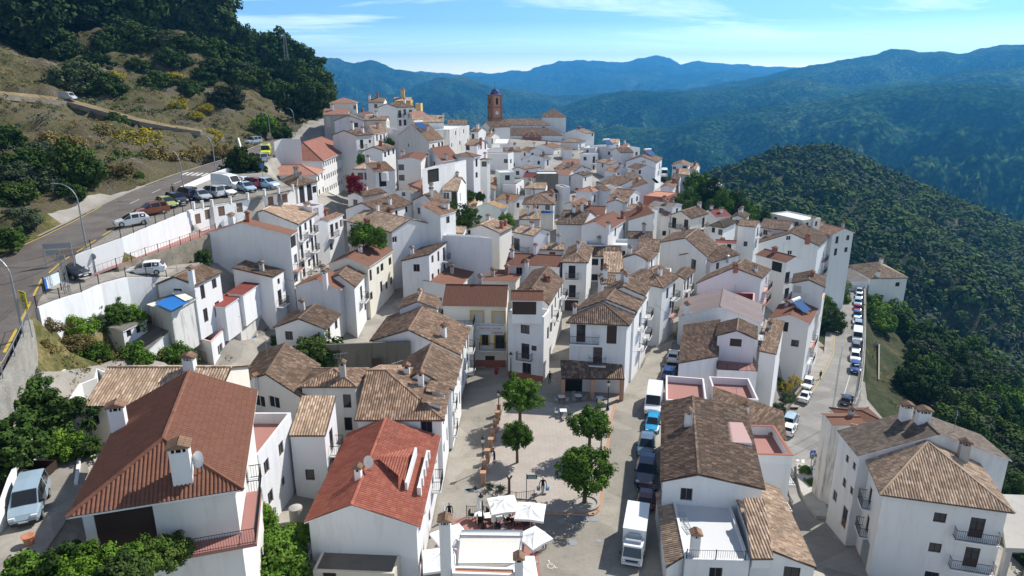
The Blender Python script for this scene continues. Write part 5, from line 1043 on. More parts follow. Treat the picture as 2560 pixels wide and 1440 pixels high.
b = MB(); b.lathe((tx, ty, 31.2), [(1.75, 0), (1.75, .25), (1.7, .7), (1.45, 1.35), (1.0, 1.9), (.5, 2.2), (.12, 2.35), (.1, 2.6)], 16); b.tube((tx, ty, 33.7), (tx, ty, 36.0), .05); b.box((tx, ty, 35.3), (.6, .06, .06))
paint('dome', (.01, .03, .17), .2); part(b, 'dome', ['dome'], None, tw)
b = MB(); q = np.array((tx, ty, 24.4)) + tn_ * 2.12; b.tube(q, q + tn_ * .05, .62, n=20); part(b, 'clock', ['whiteframe'], None, tw)
b = MB(); q0 = q + tn_ * .07; b.tube(q0, q0 + (0, 0, .42), .035); b.tube(q0, q0 + ta_ * .3 - np.array((0, 0, .1)), .035); part(b, 'clock_hand', ['black'], None, tw)
b = MB()
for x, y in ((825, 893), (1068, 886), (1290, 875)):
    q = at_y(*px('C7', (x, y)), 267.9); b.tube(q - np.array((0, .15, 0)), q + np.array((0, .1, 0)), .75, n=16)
part(b, 'window', ['soot_shade'], chu.root)
b = MB(); q = at_y(*px('C7', (1080, 1215)), 261.7); b.box(q - np.array((0, 0, 2)), (6.6, .9, 5.6), 0); b.box(q + np.array((0, 0, 3.6)), (7.4, 1.1, .35), 0); b.box(q + np.array((0, -.47, -2)), (2.2, .06, 3.4), 1); b.tube(q + np.array((0, -.44, 1.4)), q + np.array((0, -.5, 1.4)), 1.1, n=16, m=1)
for s in (-1, 1): b.tube(q + np.array((s * 3.2, 0, 3.9)), q + np.array((s * 1.6, 0, 5.3)), .3, n=6); b.tube(q + np.array((s * .55, 0, 3.9)), q + np.array((s * .55, 0, 5.0)), .18)
b.ball(q + np.array((0, 0, 5.4)), .5); part(b, 'portal', ['brickred', 'soot_shade'], chu.root)
# ---------------------------------------------------------------- walls and fences
def ribbon(name, pts, h, th, mat, lab, cat='wall', cap=None, grp=None):
    b = MB(); pts = [np.array(p, float) for p in pts]; n = len(pts); off = []
    for i in range(n):
        d = pts[min(i + 1, n - 1)] - pts[max(i - 1, 0)]; d = d / np.linalg.norm(d[:2]); off.append(np.array((d[1], -d[0], 0)) * th / 2)
    for i in range(n - 1):
        a, c = pts[i], pts[i + 1]; oa, oc = off[i], off[i + 1]; dn = np.array((0, 0, h if not callable(h) else h(i)))
        b.face([a + oa, c + oc, c - oc, a - oa]); b.face([a + oa - dn, c + oc - dn, c + oc, a + oa]); b.face([c - oc - dn, a - oa - dn, a - oa, c - oc])
        if i == 0: b.face([a - oa - dn, a + oa - dn, a + oa, a - oa])
        if i == n - 2: b.face([c + oc - dn, c - oc - dn, c - oc, c + oc])
    return tag(b.build(name, mat), lab, cat, grp)
def fence(name, pts, h, lab, cat='fence', step=2.0, bar=.16, mat='iron', name_post='post'):
    pts = [np.array(p, float) for p in pts]; root = empty(name, pts[0]); b = MB(); inv = Matrix.Translation(-Vector(pts[0])); D = densify(pts, step)
    for a, c in zip(D[:-1], D[1:]):
        for z in (.12, h): b.tube(a + (0, 0, z), c + (0, 0, z), .022, n=4)
        k = int(np.linalg.norm(c - a) / bar)
        for i in range(1, k): q = a + (c - a) * i / k; b.tube(q + (0, 0, .12), q + (0, 0, h), .011, n=4, cap=False)
    o = b.build('panel', mat); o.parent = root; o.matrix_parent_inverse = inv
    p = MB(); p.box((0, 0, -.1), (.07, .07, h + .18)); pm = p.mesh('post', [mat])
    for q in D[:90]: o = link(name_post, pm); o.parent = root; o.matrix_parent_inverse = inv; o.location = q
    return tag(root, lab, cat)
up = lambda P, z: [p + np.array((0, 0, z)) for p in P]
ribbon('retaining_wall', up(DECK_O[:5], .12), 5.2, .35, 'white', 'long whitewashed wall holding up the roadside car park above the red path')
fence('railing', up(DECK_O[:5], .12), 1.0, 'dark iron railing on top of the long whitewashed car park wall', 'railing')
ribbon('retaining_wall', up(PATH_L[1:], -.02), 4.6, .4, 'stonewall', 'rough stone wall below the sloping red path')
fence('railing', up(PATH_L, .0), 1.0, 'thin iron railing along the sloping red path', 'railing', bar=.5)
ribbon('retaining_wall', up(RAMP_L, .05), 6.0, .35, 'white2', 'stained white wall under the lower parking ramp above the weedy garden')
fence('railing', up(RAMP_L, .05), 1.05, 'dark iron railing along the lower parking ramp', 'railing')
b = MB(); gd = at_y(*px('L2', (792, 700)), RAMP_L[2][1] - .6); b.box(at_z(231, 778, 12.3), (.95, .12, 1.9), ax=(RAMP_L[3] - RAMP_L[1])); tag(b.build('garden_door', 'green'), 'bright green door in the stained white wall under the ramp', 'door')
LW = zs([(72,800,18.2),(60,842,17.9),(38,890,17.5),(8,945,17.1),(-40,1010,16.7)])
ribbon('roadside_wall', LW, 3.6, .5, 'rubble', 'pale stone wall along the road edge at the far left')
fence('fence', up(LW, -.3), 1.3, 'wire fence on thin posts beside the roadside wall at far left', step=2.5, bar=.9, mat='galv')
pil = []
for i, (x, y) in enumerate([(485,512),(507,509),(531,506),(577,498),(620,488),(662,478),(697,472),(733,467)]):
    b = MB(); q = at_z(x, y + 12, 20.55); b.box(q, (.3, .3, 1.0)); b.box(q + np.array((0, 0, 1.0)), (.38, .38, .07)); o = b.build('pillar', 'white'); tag(o, 'square white pillar on the edge of the upper car park above brown shutters', 'pillar', 'white pillars on the car park edge'); pil.append(q)
fence('railing', pil, .9, 'low iron railing between the white pillars of the upper car park', 'railing', step=2.2, bar=.2)
ribbon('roadside_wall', [p + np.array((0, 0, .7)) for p in along(rf, rn_, 1.03)[3:6]], .9, .3, 'white', 'low white kerb wall between the main road and the car park ramp')
ribbon('road_wall', [pd(598,362,150) + np.array((0,0,1.5)), pd(606,385,143) + np.array((0,0,.8)), pd(618,378,147) + np.array((0,0,.3))], 2.5, .3, 'white', 'white wedge shaped wall end where the rocky bank meets the road')
ribbon('boundary_wall', [at_z(684,356,24.6), at_z(704,347,25.2), at_z(751,347,25.2), at_z(748,356,24.4)], 6, .25, 'white', 'tall white wall beside the yellow ambulance behind the school')
ribbon('roadside_wall', [p + np.array((0, 0, .9)) for p in along(rr, lr, -.02)[1:9]], 2.6, .45, 'rubble', 'long rubble stone wall along the outer edge of the lower road')
fence('railing', [p + np.array((0, 0, .9)) for p in along(rr, lr, -.02)[1:9]], .75, 'metal rail on top of the rubble wall beside the parked cars', 'railing', step=3, bar=3.2, mat='galv')
ribbon('guard_wall', [pd(*p) + np.array((0, 0, .35)) for p in [(-60,236,143),(0,240,149),(90,248,157),(170,258,164),(260,282,162),(350,307,159),(430,322,160),(500,332,162),(560,348,169)]], 1.1, .4, 'stonewall', 'low stone guard wall along the narrow hillside road')
ribbon('garden_wall', [at_y(815,861,79), at_y(923,857,78), at_y(1024,853,76.5)], 4.5, .3, 'darkwall', 'dark stained garden wall with a wooden door in front of mottled roofs')
b = MB(); b.box(at_y(942,938,77) - np.array((0, .1, 0)), (1.0, .1, 2.2)); tag(b.build('garden_door', 'wooddark'), 'dark wooden door in the dark stained garden wall', 'door')
ribbon('garden_wall', [at_z(*px('Z1', p), 12.6) for p in ((-60,1060),(0,1000),(60,830),(150,640),(205,520),(235,470))], 2.4, .25, 'white', 'white garden wall behind the light blue car')
ribbon('garden_wall', [at_z(*px('L2', p), 13.2) for p in ((385,1425),(440,1340),(520,1260),(560,1245))], 2.0, .25, 'white', 'curved white wall round the small terrace above the big brown roof')
ribbon('garden_wall', [at_z(*px('L2', p), 13.0) for p in ((600,1500),(690,1370),(820,1320),(830,1240),(950,1290))], 2.4, .22, 'white', 'white terrace wall with brick openwork beside pale old tiles')
ribbon('garden_wall', [at_z(*px('Z1', p), 11.3) for p in ((470,860),(500,640),(520,560))], 2.2, .22, 'white', 'short white wall beside the big brown roof eave')
ribbon('garden_wall', [at_z(748,1440,2.0), at_z(770,1395,2.2), at_z(784,1352,2.4)], 2.5, .22, 'white', 'sloping white wall beside the vine covered terrace')
ribbon('field_wall', [at_z(2161,856,-17), at_z(2198,860,-18), at_z(2197,948,-18.5)], 2.2, .25, 'rubble', 'L shaped stone wall round the strip of field beside the lower road')
PL = [p for p in zs([(2011,1160,-11.4),(2014,1195,-11),(2024,1230,-10.4),(2042,1262,-9.9),(2064,1290,-9.5)])]
ribbon('planter_wall', PL, 1.3, 2.0, 'concrete', 'long concrete planter with shrubs along the lower street', 'planter')
GW = zs([(1948,1052,-11.6),(1962,1022,-11.9),(1988,985,-12.2),(2003,966,-12.4)])
ribbon('planter_wall', GW, 2.2, .35, 'stonewall', 'low ochre stone wall round the yellow bush garden')
# the square: low wall of pillars with railings
SQW = [at_z(x, y, .12) for x, y in ((1208,1210),(1213,1180),(1219,1153),(1227,1124),(1232,1100),(1238,1077),(1243,1055),(1247,1035))]
for q in SQW:
    b = MB(); b.box(q, (.45, .45, 1.25)); b.box(q + (0, 0, 1.25), (.58, .58, .1)); tag(b.build('pillar', 'stoneorange'), 'orange stone pillar in the low boundary of the square', 'pillar', 'orange stone pillars round the square')
fence('railing', SQW, .95, 'iron railing between orange pillars on the left side of the square', 'railing')
tr_ = [at_z(x, y, .02) for x, y in ((1167,1292),(1210,1293),(1255,1296),(1300,1300),(1335,1304))]
fence('railing', tr_, 1.1, 'iron railing round the restaurant terrace behind the parasols', 'railing')
sheet('terrace_floor', [at_z(x, y, .03) for x, y in ((1130,1440),(1132,1300),(1165,1292),(1335,1304),(1352,1440))][::-1], 'floorred', skirt=.2, flat=False)
fence('railing', [at_z(x, y, .12) for x, y in ((1240,1243),(1290,1255),(1335,1250))], 1.0, 'iron railing at the low end of the square behind open parasols', 'railing')
# ---------------------------------------------------------------- lamps, signs, masts, wires
def street_lamp(base, h, arm, lab, rz):
    root = empty('street_lamp', base, rz); p = MB(); p.tube((0, 0, -.3), (0, 0, h * .72), .10, .075, 8); q = [(0, 0, h * .72)]
    for k in range(1, 8): a = k / 7 * math.pi / 2; q.append((arm * (1 - math.cos(a)), 0, h * .72 + h * .28 * math.sin(a)))
    p.path(q, .055); o = p.build('pole', 'galv', root); hd = MB(); hd.box((arm + .3, 0, h - .06), (.75, .24, .1)); hd.build('lamp_head', 'galv', root); tag(root, lab, 'street lamp', 'curved road lamps'); return root
street_lamp(at_z(217,622,19.2), 7.4, 2.1, 'tall curved grey street lamp standing at the bend of the whitewashed wall', R(175))
street_lamp(at_z(58,832,18.0), 6.6, 2.0, 'grey street lamp at far left beside the yellow warning sign', R(170))
street_lamp(at_z(461,485,20.8), 6.6, 1.6, 'curved street lamp among the cars of the upper car park', R(175))
street_lamp(at_z(541,440,21.2), 7.0, 1.6, 'slim street lamp at the roadside above the white van', R(170))
street_lamp(at_z(677,352,22.2), 7.0, 1.6, 'street lamp behind the yellow ambulance', R(170))
street_lamp(at_g(738,336), 7.0, 1.6, 'curved street lamp below the dark trees on the hill', R(160))
street_lamp(at_z(2137,1003,-13.2), 6.5, .3, 'thin street lamp on the outer edge of the lower road', R(180))
def lantern(base, h, lab, n=1):
    root = empty('lantern_post', base); p = MB(); p.lathe((0, 0, -.1), [(.2, 0), (.2, .3), (.12, .5), (.07, .9), (.05, h - .6), (.06, h - .55)], 8); spots = [(0, 0, h - .55)] if n == 1 else [(.75 * math.cos(a), .75 * math.sin(a), h - .75) for a in (0.4, 2.5, 4.6)] 
    for s in spots[:n]:
        if n > 1: p.path([(0, 0, h - .7), (s[0] * .6, s[1] * .6, h - .5), s], .03)
    p.build('pole', 'iron', root)
    for s in spots[:n]:
        g = MB(); g.lathe(s, [(.11, 0), (.20, .42)], 6); c = MB(); c.lathe((s[0], s[1], s[2] + .42), [(.24, 0), (.2, .06), (.12, .2), (.04, .26), (.05, .34), (.0, .38)], 8); lg = g.build('lantern', 'lampglass', root); c.build('lantern_cap', 'iron', lg)
    return tag(root, lab, 'lamp post', 'black lantern posts of the square')
lantern(at_z(1208,1176,0), 3.7, 'black lantern post beside the pillars at the low end of the square')
lantern(at_z(1247,1052,0), 3.7, 'black lantern post beside the tree farthest up the square on the left')
lantern(at_z(1277,945,0), 3.5, 'black lantern post in front of the white corner house')
lantern(at_z(1186,930,0), 3.5, 'black lantern post beside the shop building corner')
lantern(at_z(1519,1025,.1), 3.7, 'black lantern post in front of the tiled porch')
lantern(at_z(1502,1130,.1), 3.7, 'black lantern post half hidden by the right hand trees')
lantern(at_z(1207,1325,0), 4.2, 'black post with three lanterns among the restaurant tables', 3)
def text(parent, s, size, loc, rot, mat, name='lettering', width=None):
    c = bpy.data.curves.new('t', 'FONT'); c.body = s; c.size = size; c.align_x = 'CENTER'; c.align_y = 'CENTER'; c.extrude = .006; t = bpy.data.objects.new('t', c); COL.objects.link(t)
    me = bpy.data.meshes.new_from_object(t); bpy.data.objects.remove(t); me.materials.clear(); me.materials.append(MAT[mat]); o = link(name, me, parent)
    o.location = loc; o.rotation_euler = rot
    if width: w = max(v.co.x for v in me.vertices) - min(v.co.x for v in me.vertices); o.scale = (width / max(w, .01),) + (1, 1)
    return o
# shop signs on the facade
sP, sT, sN, sL = dama.side['F']; srz = math.atan2(sT[1], sT[0])
def facade_pt(x, y, out):
    dr = ray(*px('M2', (x, y))); tt = ((sP - np.array((0, 0, CAMZ))) @ sN) / (dr @ sN); return np.array((0, 0, CAMZ)) + dr * tt + sN * out
for (x, y, w, h, lab, rows) in ((527, 1010, 3.9, .95, 'long white board lettered EMBUTIDOS Y JAMONES on the shop facade', [('INDUSTRIAS JOSE E HIJO · EL NIETO', .30, .24, 'textblue', 3.6), ('EMBUTIDOS Y JAMONES', .34, -.24, 'textred', 2.9)]), (532, 1056, 3.5, .52, 'white board lettered DAMA in dark red on the shop facade', [('DAMA', .52, 0, 'textred', 1.5)])):
    c = facade_pt(x, y, .06); root = empty('shop_sign', c, srz); b = MB(); b.box((0, 0, -h / 2), (w, .07, h)); b.build('board', 'plastwhite', root); tag(root, lab, 'sign')
    for s, sz, dz, m, wd in rows: text(root, s, sz, (0 if s != 'DAMA' else .85, -.045, dz), (R(90), 0, 0), m, width=wd)
    if rows[0][0] == 'DAMA': b = MB(); b.box((-.85, -.04, -.16), (1.5, .02, .3)); b.build('emblem', 'signlight', root)
def trim(x, y, w, h):
    c = facade_pt(x, y, .03); b = MB(); ax = sT
    for s in (-1, 1): b.box(c + sT * s * (w / 2 + .12) - np.array((0, 0, h / 2 + .0)), (.22, .06, h), ax=ax)
    b.box(c + np.array((0, 0, h / 2)), (w + .46, .06, .22), ax=ax); o = part(b, 'window_surround', ['yellowtrim'], dama.root); return o
trim(428, 940, 1.5, 1.6); trim(590, 945, 1.5, 1.6); trim(488, 1108, .9, 1.7); trim(600, 1120, 1.3, 2.15)
# stone plinths on the square
for hs, ln in ((dama, 1.0), (corner, 1.0)):
    P0, t_, n_, L_ = hs.side['F']; b = MB(); z0 = -hs.par if False else 0; b.box(np.array((P0[0], P0[1], -.2)) + t_ * L_ / 2 + n_ * .02, (L_, .05, 1.0), ax=t_); part(b, 'plinth', ['brickred'], hs.root)
# warning sign by the road
def post_sign(name, base, h, lab): root = empty(name, base); p = MB(); p.tube((0, 0, -.2), (0, 0, h), .045, n=6); p.build('pole', 'galv', root); return tag(root, lab, 'sign')
ysb = at_z(80, 838, 17.6); ys = post_sign('warning_sign', ysb, 3.9, 'yellow road sign with pedestrian triangle and 30 limit beside the road'); ys.rotation_euler[2] = R(-32)
b = MB(); b.box((0, -.06, 2.3), (1.05, .04, 1.5)); b.build('board', 'signyellow', ys)
b = MB(); T = [(-.33, -.10, 3.02), (.33, -.10, 3.02), (0, -.10, 3.58)]; b.face(T); b.build('triangle', 'black', ys); b = MB(); b.face([(-.23, -.105, 3.08), (.23, -.105, 3.08), (0, -.105, 3.47)]); tri = b.build('triangle_face', 'plastwhite', ys)
b = MB(); b.ball((0, -.112, 3.33), .04, 6); b.tube((0, -.112, 3.12), (0, -.112, 3.29), .035); b.build('pictogram', 'black', ys)
b = MB(); b.tube((0, -.08, 2.68), (0, -.10, 2.68), .30, n=20); b.build('ring', 'black', ys); b = MB(); b.tube((0, -.10, 2.68), (0, -.108, 2.68), .235, n=20); b.build('disc', 'plastwhite', ys); text(ys, '30', .26, (0, -.112, 2.68), (R(90), 0, 0), 'black'); text(ys, 'ATENCION', .15, (0, -.085, 3.69), (R(90), 0, 0), 'black')
ib = empty('notice_board', at_z(137, 740, 16.9), math.atan2(*(RAMP_L[3] - RAMP_L[1])[[1, 0]])); p = MB(); [p.tube((x, 0, -.2), (x, 0, 2.3), .06) for x in (-1.2, 1.2)]; p.build('post', 'iron', ib); p = MB(); p.box((0, -.02, 1.05), (2.3, .08, 1.1)); p.build('board', 'signlight', ib)
p = MB(); p.box((-1.0, -.065, 1.05), (.3, .02, 1.1)); p.build('side_panel', 'signblue', ib); p = MB(); p.box((-.3, -.065, 1.3), (.8, .02, .6)); p.build('notice', 'plastwhite', ib); tag(ib, 'pale blue notice board on two posts beside the ramp railing', 'notice board')
db = empty('direction_sign', at_z(152, 664, 18.7), R(15)); p = MB(); [p.tube((x, 0, -.2), (x, 0, 2.6), .05) for x in (-1.3, 1.3)]; p.build('post', 'galv', db); p = MB(); p.box((0, 0, 1.9), (2.6, .05, .55)); p.box((-.5, 0, 1.3), (1.3, .05, .45)); p.build('board', 'galv', db); tag(db, 'grey backed direction sign on two posts at the road bend', 'sign')
cs = post_sign('crossing_sign', at_z(2026,1172,-11.8), 2.9, 'blue square pedestrian crossing sign by the zebra stripes'); b = MB(); b.box((0, -.06, 2.05), (.72, .03, .72)); b.build('board', 'signblue', cs); b = MB(); b.face([(-.27, -.08, 2.15), (.27, -.08, 2.15), (0, -.08, 2.66)]); b.build('triangle', 'plastwhite', cs); b = MB(); b.tube((0, -.09, 2.2), (0, -.09, 2.42), .035); b.ball((0, -.09, 2.47), .04, 6); b.build('pictogram', 'black', cs); b = MB(); b.tube((0, -.04, 1.85), (0, -.06, 1.85), .34, n=18); b.build('disc', 'galv', cs)
rs_ = post_sign('round_sign', at_z(242,690,16.3), 2.6, 'round blue and grey road sign beside the black saloon'); b = MB(); b.tube((0, -.05, 2.3), (0, -.08, 2.3), .36, n=18); b.build('disc', 'galv', rs_)
gs = post_sign('street_sign', at_z(1316,1250,.12), 2.8, 'small green and white direction sign on a dark post by the square'); b = MB(); b.box((.5, -.02, 2.25), (.95, .04, .45)); b.build('board', 'signgreen', gs); b = MB(); [b.box((.5, -.045, 2.33 + k * .12), (.75, .01, .04)) for k in range(3)]; b.build('lettering', 'plastwhite', gs)
ps = post_sign('parking_sign', at_z(658,448,20.9), 2.6, 'blue square sign beside the dark tree at the car park end'); b = MB(); b.box((0, -.05, 2.0), (.6, .03, .6)); b.build('board', 'signblue', ps)
for x, y, zz, lab, w in ((320,606,17.9,'small blue grey plaque on the whitewashed car park wall',.7),):
    b = MB(); q = at_z(x, y, zz); b.box(q, (w, .08, w * 1.2), ax=(DECK_O[3] - DECK_O[2])); tag(b.build('plaque', 'signblue'), lab, 'plaque')
# painted wheelchair mark on the street
b = MB(); q = at_z(1377,1415,.02); ux = np.array((1., 0, 0)); uy = np.array((0, 1., 0))
def flat(a, c, w):
    a = q + ux * a[0] + uy * a[1]; c = q + ux * c[0] + uy * c[1]; d = (c - a) / np.linalg.norm(c - a); n = np.array((-d[1], d[0], 0)) * w / 2; b.face([a - n, c - n, c + n, a + n])
for k in range(10): a0, a1 = R(100 + k * 24), R(100 + (k + 1) * 24); flat((.28 * math.cos(a0), .28 * math.sin(a0)), (.28 * math.cos(a1), .28 * math.sin(a1)), .08)
flat((-.12, .55), (-.05, .15), .09); flat((-.05, .15), (.25, .12), .08); flat((.25, .12), (.42, -.25), .09); flat((.42, -.25), (.55, -.2), .08); flat((-.08, .35), (.2, .33), .07); flat((-.2, .64), (-.06, .64), .14)
tag(b.build('parking_symbol', 'paintwhite'), kind='structure')
b = MB()
for x, y, r_ in ((1010,908,.35),(1170,1227,.35),(2010,420,.35),(1405,1304,.38),(1432,1357,.38),(1497,1352,.25)):
    if x < 1600: c = at_z(x if x != 1010 else 1170, y if y != 908 else 1222, .014); b.lathe(c, [(r_, 0), (r_, .004)], 14)
for x, y, w, d in ((1440,1299,.9,.8),(1465,1297,.7,.7),(1485,1297,.6,.7)): c = at_z(x, y, .013); b.box(c, (w, d, .005))
tag(b.build('drain_cover', 'galv'), kind='structure')
def mast(base, h, w, lab, name='electricity_mast', arms=()):
    root = empty(name, base); b = MB()
    for s in (-1, 1):
        for t_ in (-1, 1): b.tube((s * w, t_ * w * .5, -.5), (s * w * .35, t_ * w * .2, h), .04, n=4)
    k = int(h / 1.0)
    for i in range(k):
        z0, z1 = h * i / k, h * (i + 1) / k; f0, f1 = w * (1 - .65 * i / k), w * (1 - .65 * (i + 1) / k)
        for t_ in (-.5, .5): b.tube((-f0, t_ * f0, z0), (f1, t_ * f1, z1), .022, n=4); b.tube((-f0, t_ * f0, z0), (f0, t_ * f0, z0), .022, n=4)
    b.build('lattice', 'galv', root)
    for z, l in arms: a = MB(); a.tube((-l, 0, z), (l, 0, z), .05, n=4); [a.tube((s * l, 0, z - .5), (s * l, 0, z), .07, n=6) for s in (-1, 1)]; a.build('cross_arm', 'galv', root)
    return tag(root, lab, 'mast')
mast(at_z(196,868,11.2), 9.8, .42, 'slim lattice electricity mast in the weedy garden', arms=((9.8, .35),))
mast(pd(716,146,243), 8.4, .7, 'steel electricity pylon on the skyline above the hillside trees', 'pylon', ((8.3, 1.7), (6.9, 1.3)))
def wires(name, pairs, lab, sag=.7, r=.012):
    b = MB()
    for a, c in pairs:
        a, c = np.array(a, float), np.array(c, float); P = [a + (c - a) * k / 14 - np.array((0, 0, sag * 4 * (k / 14) * (1 - k / 14))) for k in range(15)]; b.path(P, r, 3)
    return tag(b.build(name, 'black'), lab, 'cables')
mt = at_z(196,868,11.2) + np.array((0, 0, 9.6)); wires('overhead_cable', [(mt, at_z(-40,660,27)), (mt + (.2, 0, 0), at_z(-60,720,26))], 'two thin cables from the lattice mast over the road', .6, .02)
wires('overhead_cable', [(pd(-60,8,200) + (0, 0, 3), pd(716,92,245)), (pd(-60,-12,200), pd(716,97,245))], 'thin power lines crossing the hillside towards the pylon', 3, .03)
wires('overhead_cable', [(facade_pt(400, 1085, .1), facade_pt(640, 1150, .1)), (facade_pt(640, 1130, .1), at_y(*px('M2', (930, 1105)), 84))], 'black cable swinging across the shop facade', .25, .02)
wires('overhead_cable', [(at_z(2140,1062,-.5), at_z(2200,1370,-6)), (at_z(2118,1212,-5), at_z(2140,1215,-3.5))], 'black cables across the flank of the big white corner house', .3, .02)
# ---------------------------------------------------------------- things on the houses
b = MB(); q = on_roof(old1, 'Z3', (545, 500))
def thing_on(name, q, lab, cat, rz=0): return tag(empty(name, q, rz), lab, cat)
for hs, rg, p_, lab in ((big, 'Z1', (1262,800), 'white satellite dish on the front slope of the big brown roof'), (redh, 'Z2', (415,790), 'white satellite dish on the ridge of the red tiled roof')):
    q = on_roof(hs, rg, p_); r_ = thing_on('satellite_dish', q, lab, 'dish', R(-30)); m = MB(); m.tube((0, 0, -.2), (0, 0, .9), .03); m.tube((0, -.1, .9), (0, -.6, 1.05), .015); m.build('mast', 'galv', r_); d_ = MB(); d_.lathe((0, 0, 0), [(.02, 0), (.2, .02), (.4, .09), (.5, .15)], 16); o = d_.build('dish', 'plastwhite', r_); o.location = (0, -.08, .95); o.rotation_euler = (R(70), 0, 0)
def heater(q, rz, lab, s=1.0):
    r_ = tag(empty('solar_heater', q, rz, s), lab, 'solar heater'); a = MB(); a.hexa([(-1, -1.0, .15), (1, -1.0, .15), (1, .7, 1.15), (-1, .7, 1.15), (-1, -1.05, .23), (1, -1.05, .23), (1, .65, 1.23), (-1, .65, 1.23)]); a.build('panel', 'solar', r_)
    f_ = MB(); [f_.box((x, -.18, .0), (.05, 1.75, .03)) for x in (-1.02, 1.02)]; [f_.tube((x, .7, -.6), (x, .7, 1.2), .03) for x in (-.9, .9)]; [f_.tube((x, -1, -.4), (x, -1, .2), .03) for x in (-.9, .9)]; f_.build('frame', 'steel', r_); t_ = MB(); t_.tube((-1.05, .85, 1.35), (1.05, .85, 1.35), .28, n=14); t_.build('tank', 'plastwhite', r_)
heater(on_roof(k1, 'M3', (1650,1010)), R(40), 'solar water heater with blue panel on the brown gable roof', 1.25)
heater(at_y(*px('F2', (1440,690)), 242), R(30), 'solar water heater on the white cube terrace near the church', 1.3)
heater(on_roof(big2, 'F2', (1880,800)), R(30), 'solar water heater on the ridge of the wide blank gable house', 1.3)
heater(at_y(*px('F1', (1150,520)), 170), R(40), 'solar water heater on the orange roof in the upper village', 1.2)
def acunit(q, rz, lab): r_ = tag(empty('air_conditioner', q, rz), lab, 'air conditioner', 'air conditioners on the pale terrace'); c = MB(); c.box((0, 0, 0), (.95, .4, .7)); c.build('case', 'plastwhite', r_); g = MB(); g.tube((-.15, -.2, .35), (-.15, -.215, .35), .27, n=18); g.build('fan_grille', 'galv', r_)
trz = math.atan2(td.ex[1], td.ex[0])
acunit(td.W(td.w * .30, td.d - .55, .1), trz, 'left one of two air conditioners on the pale roof terrace'); acunit(td.W(td.w * .30 + 1.35, td.d - .55, .1), trz, 'right one of two air conditioners on the pale roof terrace')
lad = empty('ladder', td.W(.9, td.d * .45, -.2), trz); b = MB(); A0, B0 = np.array((-.3, -.9, .0)), np.array((-.6, 1.7, .35))
for s in (0, .45): b.tube(A0 + (s, 0, 0), B0 + (s, 0, 0), .03, n=5)
for k in range(11): c = A0 + (B0 - A0) * (k + .5) / 11; b.tube(c, c + np.array((.45, 0, 0)), .02, n=5)
ld = b.build('ladder', 'steel', lad); tag(lad, 'metal ladder lying on the pale roof terrace', 'ladder')
H('T5', 'sf', (1225,1225), (1510,1222), ('L',(1105,640)), ze=3.5, p=.25, rm='oldlight', into=td, base=2.6)
ck_, cc_ = chimney_meshes(.65, .55, 1.9, 'c'); co = empty('roof_chimney', td.W(td.w * .17, .9, -.25), trz); a = link('stack', ck_, co); link('chimney_cap', cc_, co); tag(co, 'white chimney with red tile cap standing on the pale roof terrace', 'chimney')
fence('railing', [td.W(.1, .1, -.2), td.W(td.w * .93, .1, -.2)], .95, 'iron railing at the front of the pale roof terrace', 'railing')
def tank(q, r_, h, lab, m='galv'): b = MB(); b.lathe(q, [(r_, 0), (r_ * 1.02, h * .5), (r_, h), (r_ * .4, h + .15), (.01, h + .2)], 14); tag(b.build('water_tank', m), lab, 'water tank')
tank(at_y(*px('F1', (765,1065)), 137), .9, 1.7, 'white cylindrical water tank on a pole before the porch house', 'plastwhite')
tank(at_z(742,1302,2.2), .55, 1.3, 'grey water tank beside the vine terrace', 'concrete')
tank(at_z(*px('M3', (1075,1265)), 3.2), .55, 1.3, 'grey water tank on the dark mottled roof terrace', 'galv')
b = MB(); q = [at_z(*px('Z5', p), 14.0) for p in ((960,940),(1065,985),(1180,925),(1085,880))]; b.face(q); tag(b.build('tarpaulin', 'tarpblue'), 'bright blue tarpaulin spread on the stone shed roof', 'tarpaulin')
b = MB(); q = [at_z(*px('Z5', p), 13.65) for p in ((908,945),(1060,998),(1085,975),(960,930))]; b.face(q); tag(b.build('tarpaulin', 'tarpwhite'), 'cream tarpaulin along the eave of the stone shed', 'tarpaulin')
b = MB(); q = [at_z(*px('Z5', p), 14.1) for p in ((1050,870),(1150,925),(1200,905),(1095,850))]; b.face(q); tag(b.build('tarpaulin', 'tarpwhite'), 'cream tarpaulin near the ridge of the stone shed', 'tarpaulin')
wl = h18b.side['R']; b = MB(); b2 = MB(); dr = ray(*px('Z5', (1575,1130))); tt = ((wl[0] - np.array((0, 0, CAMZ))) @ wl[2]) / (dr @ wl[2]); q = np.array((0, 0, CAMZ)) + dr * tt
for k in range(7): c = q + wl[1] * (k - 3) * .42 + wl[2] * (.35 + .12 * (k % 2)); (b if k % 3 else b2).box(c - np.array((0, 0, .9)), (.36, .03, .8 + .15 * (k % 2)), ax=wl[1])
b.tube(q - wl[1] * 1.6 + wl[2] * .4 - np.array((0, 0, .04)), q + wl[1] * 1.6 + wl[2] * .4 - np.array((0, 0, .04)), .012); b2.tube(q + wl[1] * 1.5 - np.array((0, 0, .04)), q + wl[1] * 1.5 + wl[2] * .5 - np.array((0, 0, .04)), .02)
wsh = empty('laundry', q); inv = Matrix.Translation(-Vector(q))
for bb, m in ((b, 'towel'), (b2, 'towel2')): o = bb.build('washing', m); o.parent = wsh; o.matrix_parent_inverse = inv
tag(wsh, 'blue and grey washing hanging on the weathered white wall', 'laundry')
